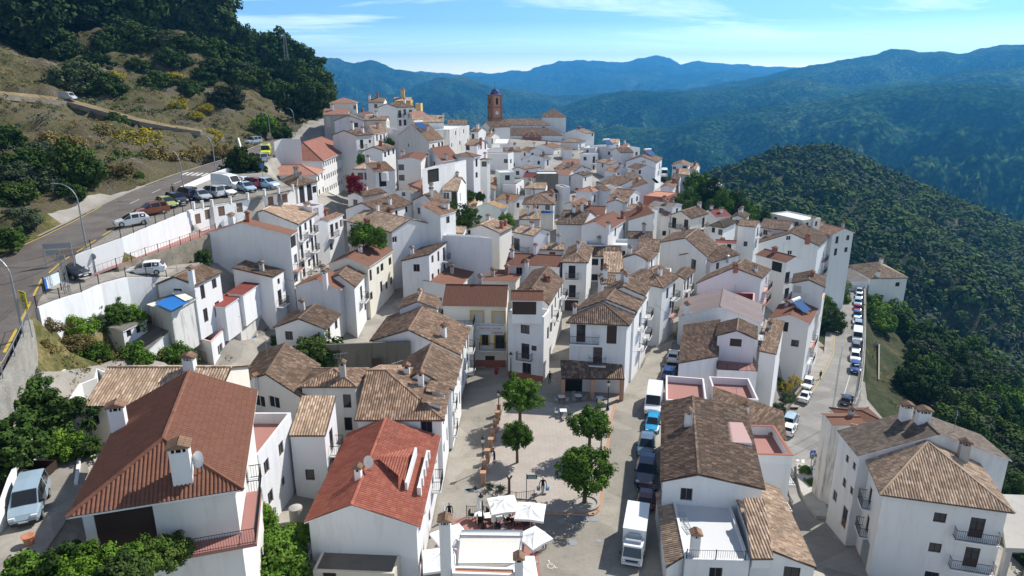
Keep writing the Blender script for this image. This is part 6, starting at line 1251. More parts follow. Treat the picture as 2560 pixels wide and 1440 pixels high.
# porch of the middle house
po = H('M2', 'sf', (1062,1397), (1535,1402), 2.6, ze=3.0, p=.42, rm='olddark', into=mid, base=2.7) if False else None
P0, t_, n_, L_ = mid.side['F']; b = MB(); q0 = at_z(*px('M2', (1062,1397)), 3.0); q1 = at_z(*px('M2', (1535,1402)), 3.0); bk = np.array((0, 2.9, 1.15))
tiles(b, [q0, q1, q1 + bk, q0 + bk], q1 - q0, 'olddark', True); dn = np.array((0, 0, -.14)); b.face([q0 + dn, q0 + bk + dn, q1 + bk + dn, q1 + dn], 1); b.face([q0 + dn, q1 + dn, q1, q0], 1); b.face([q1 + dn, q1 + bk + dn, q1 + bk, q1], 1); b.face([q0 + bk + dn, q0 + dn, q0, q0 + bk], 1)
pr = part(b, 'porch_roof', ['olddark', 'wooddark'], mid.root); b = MB()
for f in (.03, .5, .97):
    b = MB(); b.box(q0 + (q1 - q0) * f + np.array((0, .35, -3.2)), (.45, .45, 3.05)); part(b, 'porch_pillar', ['stoneorange'], mid.root)
b = MB(); c = (q0 + q1) / 2 + np.array((0, 2.75, -3.2)); b.box(c, (np.linalg.norm(q1 - q0) * .94, .08, 3.3), ax=q1 - q0); part(b, 'porch_opening', ['soot_shade'], mid.root)  # black sheet painted as the shade within the porch opening
# big house balcony at the lower front
b = MB(); W = big.W; z0, z1 = -3.45, -3.25
b.hexa([W(5.6, -.9, z0), W(9.9, -.9, z0), W(9.9, 12, z0), W(8.55, 12, z0)] if False else [W(5.4, -.7, z0), W(9.5, -.7, z0), W(9.5, .53, z0), W(5.4, .53, z0), W(5.4, -.7, z1), W(9.5, -.7, z1), W(9.5, .53, z1), W(5.4, .53, z1)], 0)
b.hexa([W(8.46, .54, z0), W(9.5, .54, z0), W(9.5, 5, z0), W(8.46, 5, z0), W(8.46, .54, z1), W(9.5, .54, z1), W(9.5, 5, z1), W(8.46, 5, z1)], 0); bl_ = part(b, 'balcony', ['floorred'], big.root)
b = MB(); rl = [W(5.4, -.65, z1), W(9.45, -.65, z1), W(9.45, 4.9, z1)]
for a, c in zip(rl[:-1], rl[1:]):
    for z in (.1, 1.0): b.tube(a + (0, 0, z), c + (0, 0, z), .025, n=4)
    n = int(np.linalg.norm(c - a) / .14)
    for k in range(n + 1): q = a + (c - a) * k / n; b.tube(q, q + (0, 0, 1), .012, n=4, cap=False)
part(b, 'railing', ['iron'], None, bl_)
# dormers on the long roof, terrace cut into the red roof
for i, (x, y) in enumerate(((850,230),(835,268),(812,335))):
    q = on_roof(h6, 'Z2', (x, y)) if False else at_z(*px('Z2', (x, y + 18)), 7.9); b = MB(); b2 = MB()
    b.hexa([q + np.array(v) for v in ((-.6, -.5, -.8), (.6, -.5, -.8), (.6, .5, -.8), (-.6, .5, -.8), (-.6, -.5, .1), (.6, -.5, -.15), (.6, .5, -.15), (-.6, .5, .1))])
    tiles(b2, [q + np.array(v) for v in ((.95, -.85, -.16), (.95, .85, -.16), (-1.2, .85, .30), (-1.2, -.85, .30))], (0, 1, 0), 'old', True); dm = part(b, 'dormer', ['white'], h6.root); part(b2, 'dormer_roof', ['old'], None, dm)
o5 = redh; W = o5.W; b = MB(); z_ = o5.zr
u0, u1, v0, v1 = o5.w * .80, o5.w * .93, o5.d * .28, o5.d * .68
for (ua, ub, va, vb) in ((u0, u0 + .2, v0, v1), (u1 - .15, u1, v0, v1)): zz = z_(ua, 0); b.hexa([W(ua, va, -.1), W(ub, va, -.1), W(ub, vb, -.1), W(ua, vb, -.1), W(ua, va, zz + .75), W(ub, va, zz + .75), W(ub, vb, zz + .75), W(ua, vb, zz + .75)])
for v in np.linspace(v0, v1, 5): b.box(W(u1, v, z_(u1, 0) - .2), (.32, .32, 1.0), ax=o5.ex)
part(b, 'roof_parapet', ['white2'], o5.root); b = MB(); hz_ = 1.25; ub = u0 - .02; ua = u0 - 2.9; zt = z_(u0, 0) + .8
tiles(b, [W(ub, v0 + .1, zt), W(ub, (v0 + v1) / 2, zt + .55), W(ua, (v0 + v1) / 2, zt + .55)], o5.ex, 'red', True); tiles(b, [W(ub, v1 - .1, zt), W(ub, (v0 + v1) / 2, zt + .55), W(ua, (v0 + v1) / 2, zt + .55)], o5.ex, 'red', True); part(b, 'dormer_roof', ['red'], o5.root)
# annex at the foot of the red roof house, flat terracotta roof at the bottom edge
H('Z2', 'flat', (55,1405), (560,1425), 3.2, ze=2.9, par=.1, fl='cement', wm='render', base=0, F=[('d',155,1400,1.0,2.0)], lab='low rendered lean-to with dark roof below the red roof gable', cat='shed', name='shed')
bt2 = H('P3', 'flat', (300,1165), (985,1185), ('L',(305,1085)), ze=3.4, par=.12, fl='terracotta', wm='white', base=0, lab='flat terracotta roof at the bottom edge beside the restaurant canopies')
ck_, cc_ = chimney_meshes(.8, .75, 4.2, 'c'); co = empty('roof_chimney', at_z(*px('P3', (240,1105)), 3.3)); link('stack', ck_, co); link('chimney_cap', cc_, co); tag(co, 'tall white chimney with brick cap among the white parasols', 'chimney')
ck_, cc_ = chimney_meshes(.75, .7, 5.2, 'c'); co = empty('roof_chimney', at_z(441,849,7.2)); link('stack', ck_, co); link('chimney_cap', cc_, co); tag(co, 'very tall white chimney beside the stone shed with tarpaulins', 'chimney')
ck_, cc_ = chimney_meshes(.6, .55, 1.6, 'c'); co = empty('roof_chimney', at_z(*px('P3', (1012,1190)), 3.3)); link('stack', ck_, co); link('chimney_cap', cc_, co); tag(co, 'short white chimney at the right end of the flat terracotta roof', 'chimney')
b = MB(); cst = H('B5', 'flat', (1605,1225), (1860,1235), ('L',(1545,822)), ze=-3.5, par=.05, fl='concrete', wm='concrete', base=-4.0, lab='bare concrete canopy structure at the bottom right edge', cat='canopy', name='canopy')
for u, v in ((.3, .3), (.3, cst.d - .4), (cst.w - .4, .3)): b = MB(); b.box(cst.W(u, v, -8.5), (.5, .5, 8.0)); part(b, 'column', ['concrete'], cst.root)
# ---------------------------------------------------------------- restaurant: parasols, canopies, tables
def parasol(q, s, h, rz, lab, m='canvas', tilt=.28):
    r_ = tag(empty('parasol', q, rz), lab, 'parasol', 'white parasols of the restaurant'); p = MB(); p.tube((0, 0, 0), (0, 0, h + .15), .035, n=6); p.box((0, 0, 0), (.6, .6, .08)); p.build('pole', 'steel', r_); c = MB(); top = np.array((0, 0, h)); E = []
    for k in range(8):
        a = k * math.pi / 4 + math.pi / 4; d_ = s if k % 2 == 0 else s * .70; z = h - s * tilt - (.0 if k % 2 == 0 else -.07); E.append(np.array((d_ * math.cos(a), d_ * math.sin(a), z)))
    for k in range(8):
        a, d_ = E[k], E[(k + 1) % 8]; m_ = (a + d_) / 2 * np.array((.55, .55, 1)) ; mid_ = (top + (a + d_) / 2) / 2 - np.array((0, 0, .06))
        c.face([top, (top + a) / 2, mid_]); c.face([(top + a) / 2, a, (a + d_) / 2, mid_]); c.face([mid_, (a + d_) / 2, d_, (top + d_) / 2]); c.face([top, mid_, (top + d_) / 2])
        dn = np.array((0, 0, -.2)); c.face([a, a + dn, d_ + dn, d_])
    c.build('canopy', m, r_); return r_
for x, y, s, rz, lab in ((1258,1252,1.75,12,'open white parasol nearest the low end of the square'),(1326,1269,1.75,-8,'open white parasol overlapping the railing right of the first one'),(1335,1335,1.55,40,'greyish drooping parasol beside the standing person at terrace edge'),(1128,1332,1.9,30,'white parasol behind the tall white chimney'),(1100,1388,1.9,8,'white parasol at the bottom left of the terrace'),(1300,1408,1.75,5,'white parasol at the bottom by the short chimney')):
    parasol(at_z(x, y, 2.75) * np.array((1, 1, 0)), s, 2.85, R(rz), lab)
for x, y, lab in ((1196,1292,'tall folded white parasol among the lanterns'),(1110,1325,'folded white parasol beside the house wall'),(1234,1325,'short folded parasol behind the cream canopy')):
    r_ = tag(empty('folded_parasol', at_z(x, y, .03)), lab, 'parasol'); c = MB(); c.lathe((0, 0, .7), [(.05, 0), (.24, .25), (.2, .9), (.1, 1.7), (.02, 2.1)], 9); c.build('canopy', 'canvas', r_); p = MB(); p.tube((0, 0, 0), (0, 0, .75), .04); p.build('pole', 'steel', r_)
def canopy(P, lab, m='canvascream'):
    P = [np.array(p, float) for p in P]; r_ = tag(empty('awning', (*P[0][:2], 0)), lab, 'awning'); inv = Matrix.Translation(-Vector((*P[0][:2], 0))); c = MB(); n = 4
    for k in range(n):
        for j in range(6):
            f = lambda a, bb: (P[0] * (1 - a) + P[1] * a) * (1 - bb) + (P[3] * (1 - a) + P[2] * a) * bb - np.array((0, 0, .18 * math.sin(math.pi * bb)))
            c.face([f(k / n, j / 6), f((k + 1) / n, j / 6), f((k + 1) / n, (j + 1) / 6), f(k / n, (j + 1) / 6)])
    for i, k in ((0, 1),): c.face([P[0], P[0] - (0, 0, .3), P[1] - (0, 0, .3), P[1]])
    o = c.build('fabric', m); o.parent = r_; o.matrix_parent_inverse = inv; f_ = MB()
    for p in P: f_.tube((p[0], p[1], 0), p, .04)
    for a, d_ in zip(P, P[1:] + P[:1]): f_.tube(a, d_, .035)
    o = f_.build('frame', 'steel'); o.parent = r_; o.matrix_parent_inverse = inv
canopy([at_z(1145,1409,2.7), at_z(1303,1408,2.7), at_z(1304,1344,3.1), at_z(1150,1344,3.1)], 'big cream canvas canopy over the restaurant terrace')
canopy([at_z(1150,1338,3.15), at_z(1304,1340,3.15), at_z(1306,1326,3.2), at_z(1155,1325,3.2)], 'narrow white canvas strip behind the big cream canopy', 'canvas')
canopy([at_z(*px('Z4', (288,808)), -10.2), at_z(*px('Z4', (378,800)), -10.2), at_z(*px('Z4', (380,760)), -10.0), at_z(*px('Z4', (300,755)), -10.0)], 'white canvas canopy beside the lower road at the black car', 'canvas')
canopy([at_y(*px('F2', (240,672)), 214), at_y(*px('F2', (372,672)), 214), at_y(*px('F2', (395,625)), 218), at_y(*px('F2', (255,622)), 218)], 'white canvas canopy at the foot of the church', 'canvas')
b = MB(); q = [at_y(*px('R2', p), 170) for p in ((770,395),(820,400),(890,460),(840,470))]; b.face(q); b.face(q[::-1]); tag(b.build('tarpaulin', 'tarpblue'), 'blue tarpaulin hanging beside the bare brick wall on the right', 'tarpaulin')
b = MB(); P0, t_, n_, L_ = HOUSES[[i for i, h in enumerate(HOUSES) if 'steep striped' in h.root['label']][0]].side['F']; q = at_y(*px('M2', (945,140)), P0[1] - .7); b.hexa([q + np.array(v) for v in ((-1.7, -.5, -.45), (1.7, -.5, -.45), (1.7, .7, 0), (-1.7, .7, 0), (-1.7, -.5, -.4), (1.7, -.5, -.4), (1.7, .7, .06), (-1.7, .7, .06))]); tag(b.build('awning', 'tarpblue'), 'blue awning on the steep striped pyramid roof house', 'awning')
def table_set(q, rz, lab, cloth='canvas', n=4):
    r_ = tag(empty('cafe_table', q, rz), lab, 'table', 'restaurant tables'); t_ = MB(); t_.box((0, 0, .72), (.8, .8, .04)); t_.build('table_top', cloth, r_); l_ = MB(); [l_.tube((x, y, 0), (x * .9, y * .9, .72), .025) for x in (-.33, .33) for y in (-.33, .33)]; l_.build('leg', 'iron', r_)
def chair(q, rz, lab, m='black'):
    r_ = tag(empty('cafe_chair', q, rz), lab, 'chair', 'restaurant chairs'); s = MB(); s.box((0, 0, .43), (.45, .45, .04)); s.build('seat', m, r_); k = MB(); k.box((0, .21, .5), (.45, .04, .42)); k.build('backrest', m, r_); l_ = MB(); [l_.tube((x, y, 0), (x, y, .43), .018) for x in (-.19, .19) for y in (-.19, .19)]; l_.build('leg', m, r_)
for i, (x, y, c) in enumerate(((1198,1302,'canvas'),(1222,1306,'canvas'),(1283,1305,'pinkrim'),(1298,1304,'pinkrim'),(1250,1312,'canvas'),(1310,1308,'canvas'))):
    q = at_z(x, y, .035); table_set(q, R(10 * i), 'small restaurant table with pale top behind the cream canopy', c)
    for k in range(3): a = R(40 + 120 * k + 25 * i); chair(q + np.array((math.cos(a), math.sin(a), 0)) * .75, a - R(90), 'black restaurant chair at a table on the red terrace')
for i, (x, y) in enumerate(((1408,1040),(1404,1005),(1445,1002),(1500,1008))):
    q = at_z(x, y, .125); table_set(q, R(5 * i), 'white square table on the paving near the porch', 'plastwhite')
    for k in range(3): a = R(60 + 110 * k + 30 * i); chair(q + np.array((math.cos(a), math.sin(a), 0)) * .75, a - R(90), 'white metal chair at a table on the paving near the porch', 'steel')
# terrace at far left, small things by the house
def pot(q, s, lab, m='terracotta'): b = MB(); b.lathe(q, [(.14 * s, 0), (.22 * s, .35 * s), (.25 * s, .36 * s), (.2 * s, .37 * s), (.01, .33 * s)], 10); return tag(b.build('flower_pot', m), lab, 'pot')
pot(at_z(*px('Z1', (185,1240)), 11.1), 1.6, 'terracotta pot at the edge of the parking terrace'); pot(at_z(*px('Z1', (65,960)), 11.1), 2.6, 'black tub beside the light blue car', 'black')
b = MB(); b.ball(at_z(*px('Z1', (115,840)), 11.6), .85, 10, sq=(1, 1, .9)); tag(b.build('covered_heap', 'black'), 'heap under black plastic beside the light blue car', 'heap')
b = MB(); b.box(at_z(*px('Z1', (235,800)), 11.2), (1.9, 1.4, .12)); [b.box(at_z(*px('Z1', (235,800)), 11.3) + np.array(v), s) for v, s in (((0, .68, 0), (1.9, .06, .6)), ((.93, 0, 0), (.06, 1.3, .6)), ((-.93, 0, 0), (.06, 1.3, .6)))]; tag(b.build('trailer', 'wooddark'), 'dark wooden trailer behind the light blue car', 'trailer')
b = MB(); b.box(at_z(*px('Z1', (195,745)), 11.2), (1.1, .8, .9)); tag(b.build('outdoor_oven', 'white'), 'white masonry box by the white garden wall', 'oven')

# television aerials on some near roofs
ab = MB(); ab.tube((0, 0, -.3), (0, 0, 2.3), .022, n=5); ab.tube((-.7, 0, 2.2), (.7, 0, 2.2), .014, n=4)
for k in range(7): ab.tube((-.65 + k * .2, -.28 + .02 * k, 2.2), (-.65 + k * .2, .28 - .02 * k, 2.2), .009, n=4)
ab.tube((-.3, 0, 1.7), (.3, 0, 1.7), .012, n=4); am_ = ab.mesh('aerial', ['galv'])
for o_ in (h6, h8, h9, h11, h13, h14, h15, h12, h19, tow, rowA, mid, arch, st1, g1, f1, i1, old1, rs, br, bl, e1, k1, d1, redh):
    u, v = o_.w * rng.uniform(.25, .75), o_.d * rng.uniform(.3, .8); r_ = empty('tv_aerial', o_.W(u, v, o_.zr(u, v)), rng.uniform(0, 6)); link('aerial', am_, r_); tag(r_, 'thin television aerial on the roof of the ' + ' '.join(o_.root['label'].split()[:8]), 'aerial', 'television aerials')

for a, c, lab in (((1185,880,84,5.2),(1160,905,76,5.6),'cable across the lane between the shop building and the long white house'),((1392,800,84,6.5),(1424,812,80,6.8),'cable across the narrow lane beside the corner house'),((1640,760,92,5.5),(1700,800,94,4.5),'cable across the street behind the porch house'),((745,700,92,7),(700,690,93,8),'cable across the lane below the balcony row'),((1580,880,80,5),(1690,850,92,3),'long cable over the street beside the porch house')):
    wires('overhead_cable', [(at_y(*a[:2], a[2]), at_y(*c[:2], c[2]))], lab, .3, .018)
# ---------------------------------------------------------------- vehicles
STN = {  # stations along the car, front to back: x, belt height, top height, half width at belt, half width at top
 'hatch': (4.1, [(0,.50,.52,.66,.55),(.04,.66,.70,.76,.62),(.20,.80,.84,.83,.70),(.25,.86,.90,.85,.72),(.48,.94,1.40,.86,.60),(.70,.96,1.47,.86,.62),(.88,.98,1.40,.84,.60),(.97,.96,1.0,.80,.66),(1,.62,.64,.76,.64)], 4, 6),
 'sedan': (4.6, [(0,.50,.52,.68,.55),(.04,.66,.70,.78,.64),(.22,.82,.86,.86,.72),(.28,.88,.92,.87,.73),(.45,.92,1.38,.88,.60),(.65,.94,1.42,.88,.61),(.84,.95,1.02,.86,.66),(.97,.90,.96,.82,.68),(1,.60,.62,.76,.64)], 4, 5),
 'suv': (4.3, [(0,.60,.62,.72,.6),(.04,.82,.86,.82,.68),(.20,.96,1.0,.88,.74),(.26,1.0,1.05,.89,.75),(.44,1.05,1.58,.90,.66),(.72,1.06,1.65,.90,.67),(.92,1.07,1.58,.88,.66),(.98,1.02,1.08,.86,.72),(1,.68,.7,.82,.7)], 4, 6),
 'mpv': (4.2, [(0,.55,.58,.70,.58),(.05,.80,.84,.80,.68),(.16,.94,.98,.85,.72),(.22,1.0,1.05,.86,.73),(.40,1.05,1.72,.87,.68),(.70,1.06,1.80,.87,.69),(.97,1.06,1.74,.86,.68),(.985,1.02,1.08,.85,.72),(1,.62,.64,.82,.7)], 4, 6),
 'van': (5.6, [(0,.6,.62,.82,.7),(.03,.95,1.0,.92,.8),(.12,1.12,1.18,.97,.86),(.15,1.2,1.26,.98,.87),(.27,1.3,2.2,.99,.84),(.55,1.32,2.42,.99,.86),(.97,1.32,2.42,.99,.86),(.99,1.3,2.3,.98,.86),(1,.65,.7,.95,.85)], 4, 6)}
CARM = {}
def car_meshes(t):
    if t in CARM: return CARM[t]
    L, S, c0, c1 = STN[t]; b = MB(); gl = MB(); zb = .26; rows = []
    for f, zbelt, zt, wb, wt in S:
        x = L / 2 - f * L; zl = zb + (.12 if f in (0, 1) else 0)
        rows.append([np.array(p) for p in ((x, -wb * .90, zl), (x, -wb, zl + .2), (x, -wb, zbelt), (x, -wt, zt), (x, 0, zt + .025), (x, wt, zt), (x, wb, zbelt), (x, wb, zl + .2), (x, wb * .90, zl))])
    for i in range(len(rows) - 1):
        for k in range(8): b.face([rows[i][k], rows[i + 1][k], rows[i + 1][k + 1], rows[i][k + 1]], 0, smooth=False)
        b.face([rows[i][0], rows[i][8], rows[i + 1][8], rows[i + 1][0]], 0)
    b.face(rows[0], 0); b.face(rows[-1][::-1], 0)
    def pane(q, ins=.08, off=.012):
        q = [np.array(x, float) for x in q]; c = sum(q) / len(q); n = np.cross(q[1] - q[0], q[2] - q[0]); n /= np.linalg.norm(n); f_ = n @ (c - np.array((c[0] * .6, 0, .7))) > 0; n = n if f_ else -n; q = q if f_ else q[::-1]; gl.face([c + (x - c) * (1 - ins) + n * off for x in q])
    for i in range(c0 - 1, c1):
        if t == 'van' and i > 3: break
        A, B = rows[i], rows[i + 1]; pane([A[2], B[2], B[3], A[3]], .12); pane([A[5], B[5], B[6], A[6]], .12)
    A, B = rows[c0 - 1], rows[c0]; pane([A[3], B[3], B[5], A[5]], .07, .034); ws = None
    if t != 'van': A, B = rows[c1], rows[c1 + 1]; pane([A[3], B[3], B[5], A[5]], .10, .034)
    ty_ = MB(); rm = MB(); r_ = .31 if t != 'van' else .34
    ty_.tube((0, -.1, 0), (0, .1, 0), r_, n=16); rm.tube((0, -.105, 0), (0, .105, 0), r_ * .62, n=12); hl = MB(); hl.box((0, 0, 0), (.16, .32, .14)); tl = MB(); tl.box((0, 0, 0), (.06, .16, .26)); pl = MB(); pl.box((0, 0, 0), (.02, .52, .11)); bp = MB(); bp.box((0, 0, 0), (.12, S[0][3] * 2 * .93, .2)); mi_ = MB(); mi_.box((0, 0, 0), (.1, .18, .13))
    CARM[t] = (L, S, r_, b.mesh('body', ['pwhite']), gl.mesh('car_glass', ['carglass']), ty_.mesh('tyre', ['rubber']), rm.mesh('rim', ['alloy']), hl.mesh('headlight', ['headlight']), tl.mesh('tail_light', ['taillight']), pl.mesh('number_plate', ['plate']), bp.mesh('bumper', ['black']), mi_.mesh('mirror', ['black'])); return CARM[t]
def setmat(o, m): o.material_slots[0].link = 'OBJECT'; o.material_slots[0].material = MAT[m]
def car(t, col, front, z, rz, lab, cat='car', sc=1.0, name='parked_car', grp='cars and vans of the village', at='f', roof=None):
    L, S, r_, body, gl, ty_, rm, hl, tl, pl, bp, mi_ = car_meshes(t); q = at_z(*front, z); dr = np.array((math.cos(rz), math.sin(rz), 0)); c = q - dr * L * sc / 2 * (1 if at == 'f' else -1 if at == 'b' else 0); root = empty(name, c, rz, sc); tag(root, lab, cat, grp)
    o = link('body', body, root); setmat(o, col); link('car_glass', gl, root)
    for x in (L * .31, -L * .29):
        for s in (-1, 1): w = link('wheel', ty_, root, (x, s * (S[4][3] - .09), r_)); link('rim', rm, w, (0, s * .006, 0))
    for s in (-1, 1):
        link('headlight', hl, root, (L / 2 - .10, s * (S[1][3] - .22), S[1][1] - .14)); link('tail_light', tl, root, (-L / 2 + .03, s * (S[-1][3] - .08), S[-1][1] + .1)); link('mirror', mi_, root, (L / 2 - S[3][0] * L - .25, s * (S[3][3] + .08), S[3][1]))
    link('number_plate', pl, root, (L / 2 + .025, 0, .42)); link('number_plate', pl, root, (-L / 2 - .025, 0, .5)); link('bumper', bp, root, (L / 2 - .045, 0, .27))
    return root
def hdg(p, q, z): a, b_ = at_z(*p, z), at_z(*q, z); return math.atan2(b_[1] - a[1], b_[0] - a[0])
sdn = hdg((1650, 955), (1600, 1300), 0)
car('van', 'pwhite', (1629, 1045), 0, sdn, 'white delivery van parked first in the row down the street', 'van', 1.0, 'parked_van')
car('hatch', 'psky', (1628, 1088), 0, sdn, 'small car with a bright blue roof behind the white delivery van', sc=.92)
car('hatch', 'psteel', (1611, 1150), 0, sdn, 'steel blue hatchback parked in the street row'); car('suv', 'pnavy', (1609, 1224), 0, sdn, 'dark blue car parked between steel blue and maroon cars', sc=1.05)
car('hatch', 'pmaroon', (1611, 1283), 0, sdn + math.pi, 'maroon hatchback parked in front of the white box truck', at='b', sc=.95)
car('hatch', 'pwhite', (1680, 912), .15, hdg((1680, 912), (1700, 800), .3), 'white hatchback parked highest in the street by the dark tiled house', at='b'); car('hatch', 'pblue', (1668, 955), 0, hdg((1668, 955), (1690, 860), .2), 'blue car half hidden behind the pink terrace railings', at='b')
def truck(front, rz, lab):
    c = at_z(*front, 0); root = empty('box_truck', c, rz, .84); tag(root, lab, 'truck')
    b = MB(); b.hexa([(-1.6, -1.0, .55), (0, -1.0, .5), (0, 1.0, .5), (-1.6, 1.0, .55), (-1.6, -.98, 2.15), (-.42, -.88, 2.2), (-.42, .88, 2.2), (-1.6, .98, 2.15)]); b.hexa([(-.42, -.93, 1.3), (.02, -.97, 1.2), (.02, .97, 1.2), (-.42, .93, 1.3), (-.42, -.88, 2.2), (-.415, -.88, 2.201), (-.415, .88, 2.201), (-.42, .88, 2.2)]) if False else None; b.build('cab', 'pwhite', root)
    n = np.array((.97, 0, .24)); w = MB(); w.face([(-.135 + .01, -.88, 1.12), (-.135 + .01, .88, 1.12), (-.38 + .01, .82, 2.05), (-.38 + .01, -.82, 2.05)]); w.build('windscreen', 'shield', root)
    for s in (-1, 1): w = MB(); q = [(-.3, s * .985, 1.15), (-1.15, s * .995, 1.15), (-1.15, s * .98, 1.95), (-.55, s * .925, 1.95)]; w.face(q if s < 0 else q[::-1]); w.build('side_window', 'shield', root)
    b = MB(); b.box((-4.1, 0, .85), (4.7, 2.2, 2.25)); b.box((-4.1, 0, 3.1), (4.76, 2.26, .06), 0); b.build('cargo_box', 'pwhite', root); b = MB(); b.box((-1.35, 0, 2.16), (.85, 1.5, .3)); b.box((-1.62, 0, 2.45), (.25, 1.1, .35)); b.build('refrigeration_unit', 'psilver', root)
    b = MB(); b.box((-3.6, 0, .5), (5.6, .9, .22)); b.build('chassis', 'black', root); b = MB(); b.box((.04, 0, .42), (.14, 1.9, .22)); b.build('bumper', 'plastwhite', root); b = MB(); b.box((.02, 0, .72), (.05, 1.3, .16)); b.build('grille', 'black', root); b = MB(); b.box((.12, 0, .46), (.02, .52, .11)); b.build('number_plate', 'plate', root)
    ty_, rm = CARM['van'][5], CARM['van'][6]
    for x in (-.85, -4.9):
        for s in (-1, 1): w = link('wheel', ty_, root, (x, s * .9, .36)); link('rim', rm, w)
    for s in (-1, 1): link('headlight', CARM['van'][7], root, (-.02, s * .75, .72)); m = MB(); m.box((-.1, s * 1.15, 1.35), (.1, .14, .45)); m.build('mirror', 'black', root)
truck((1578, 1421), sdn, 'white box truck with cab facing the camera at the end of the street row')
# lower road
rdir = lambda p, q, z: hdg(p, q, z); rdn = rdir((2150, 740), (2140, 930), -15.5); RRp = lambda x, y: (1900 + x / 3.13, 640 + y / 3.13)
for x, y, z, t, c, lab, up_ in ((742,930,-14,'suv','pblue','dark blue car lowest in the row along the lower road wall',0),(738,842,-14.6,'suv','pwhite','white pickup like car second from the bottom of the wall row',0),(745,765,-15,'hatch','pgrey','grey car between white car and white van in the wall row',0),(755,690,-15.4,'van','pwhite','white van in the middle of the wall row',0),(762,592,-16,'mpv','plblue','light blue van above the white van in the wall row',0),(752,548,-16.2,'hatch','pwhite','white car just above the light blue van in the wall row',0),(756,500,-16.5,'hatch','pblue','blue car below the red one in the wall row',0),(758,447,-16.8,'hatch','pred','red car in the upper part of the wall row',0),(760,402,-17,'suv','piceblue','pale blue white car above the red one in the wall row',0),(770,350,-17.2,'hatch','pwhite','white car second from the top of the wall row',0),(772,312,-17.4,'hatch','psilver','silver car at the top of the wall row',0)):
    car(t, c, RRp(x, y), z, rdn, lab, 'van' if t == 'van' else 'car')
rup = hdg((1975, 1060), (2030, 960), -13)
car('hatch', 'pdark', RRp(662, 1185), -13.2, hdg((2112, 1015), (2128, 965), -13.2), 'black hatchback beside the white canopy on the lower road', at='b'); car('sedan', 'pwhite', RRp(328, 1158), -12.9, rup, 'white saloon alone at the left kerb of the lower road', at='b', sc=.95); car('hatch', 'pwhite', RRp(350, 1055), -13, rup + math.pi, 'white car tucked behind the ochre garden wall')
car('mpv', 'piceblue', RRp(215, 1352), -12.7, rup, 'pale small van parked below the garden on the lower road', 'van', at='b'); car('hatch', 'pwhite', RRp(205, 1420), -12.5, rup, 'white car behind the pale small van at the house corner', at='b'); car('hatch', 'pwhite', (2046, 1205), -11.6, hdg((2046, 1205), (2052, 1150), -11.8) + math.pi, 'white car squeezed between planter and peeling house')
moto = at_z(2052, 1142, -12.1)
b = tag(empty('motorcycle', moto, R(200)), 'red and black motorcycle beside the white car at the planter', 'motorcycle'); w = MB(); [w.tube((x, -.07, .32), (x, .07, .32), .32, n=14) for x in (-.65, .65)]; w.build('wheel', 'rubber', b); w = MB(); w.box((0, 0, .4), (1.0, .3, .5)); w.box((.2, 0, .85), (.5, .3, .18)); w.build('body', 'pred', b); w = MB(); w.box((-.35, 0, .85), (.7, .28, .1)); w.build('seat', 'black', b); w = MB(); w.tube((.6, 0, .4), (.45, 0, 1.05), .04); w.tube((.45, -.35, 1.05), (.45, .35, 1.05), .025); w.build('handlebar', 'iron', b)
# upper car park and road
P5 = lambda x, y: (290 + x / 5.953, 430 + y / 5.953)
for f, k, t, c, z, lab in ((( 60,805),(430,765),'hatch','pwhite',20.05,'old white hatchback at the lower end of the car park'),((335,660),(735,605),'suv','pcopper',20.2,'copper brown car in the car park'),((930,560),(600,480),'hatch','pgreen',20.35,'lime green car in the car park'),((1085,520),(740,430),'suv','pblack',20.5,'black car behind the street lamp in the car park'),((880,370),(1215,420),'mpv','pnavy',20.6,'dark blue car facing the road in the car park'),((1385,440),(1180,380),'hatch','psilver',20.6,'pale silver car beside the white pillar'),((1270,350),(1590,385),'mpv','psilver',20.65,'silver estate car in the middle of the car park'),((1740,360),(1500,330),'hatch','pwhite',20.7,'white car in front of the big white van'),((1905,275),(1450,230),'van','pwhite',20.75,'big white panel van in the car park'),((2050,310),(1850,260),'hatch','piceblue',20.75,'ice blue car right of the big white van'),((1760,190),(1900,200),'hatch','pwhite',20.9,'white car half hidden behind the ice blue one'),((1900,225),(2120,235),'suv','pred',20.85,'red car at the end of the car park'),((2380,250),(2130,225),'suv','piceblue',20.85,'white off road car at the right end of the car park')):
    car(t, c, P5((f[0] + k[0]) / 2, (f[1] + k[1]) / 2), z, hdg(P5(*k), P5(*f), z), lab, 'van' if t == 'van' else 'car', at='c')
car('sedan', 'pblack', (181, 692), 17.2, hdg((218, 692), (146, 680), 17) + math.pi, 'black saloon parked at the foot of the whitewashed wall', at='c'); car('hatch', 'pwhite', (366, 685), 15.75, hdg((400, 683), (333, 688), 15.7), 'white hatchback on the lower parking ramp', at='c', sc=1.05)
car('mpv', 'psilver', (634, 360), 22.1, hdg((610, 362), (655, 357), 22) + math.pi, 'silver people carrier in the lay-by near the ambulance', at='c'); car('mpv', 'psilver', (652, 404), 21.5, hdg((630, 398), (672, 408), 21.5) + math.pi, 'silver car parked behind the dark tree near the ambulance', at='c')
am = car('van', 'pyellow', (664, 392), 21.8, hdg((672, 372), (660, 396), 21.8), 'yellow ambulance van with light bar coming down the road', 'ambulance', 1.0, 'ambulance'); lb = MB(); lb.box((1.0, 0, 2.4), (.25, 1.2, .16)); lb.build('light_bar', 'signblue', am)
car('mpv', 'plblue', (62, 1322), 11.12, hdg((110, 1180), (62, 1318), 11.12), 'light blue people carrier with roof bars beside the big brown roof', at='f', sc=1.02)
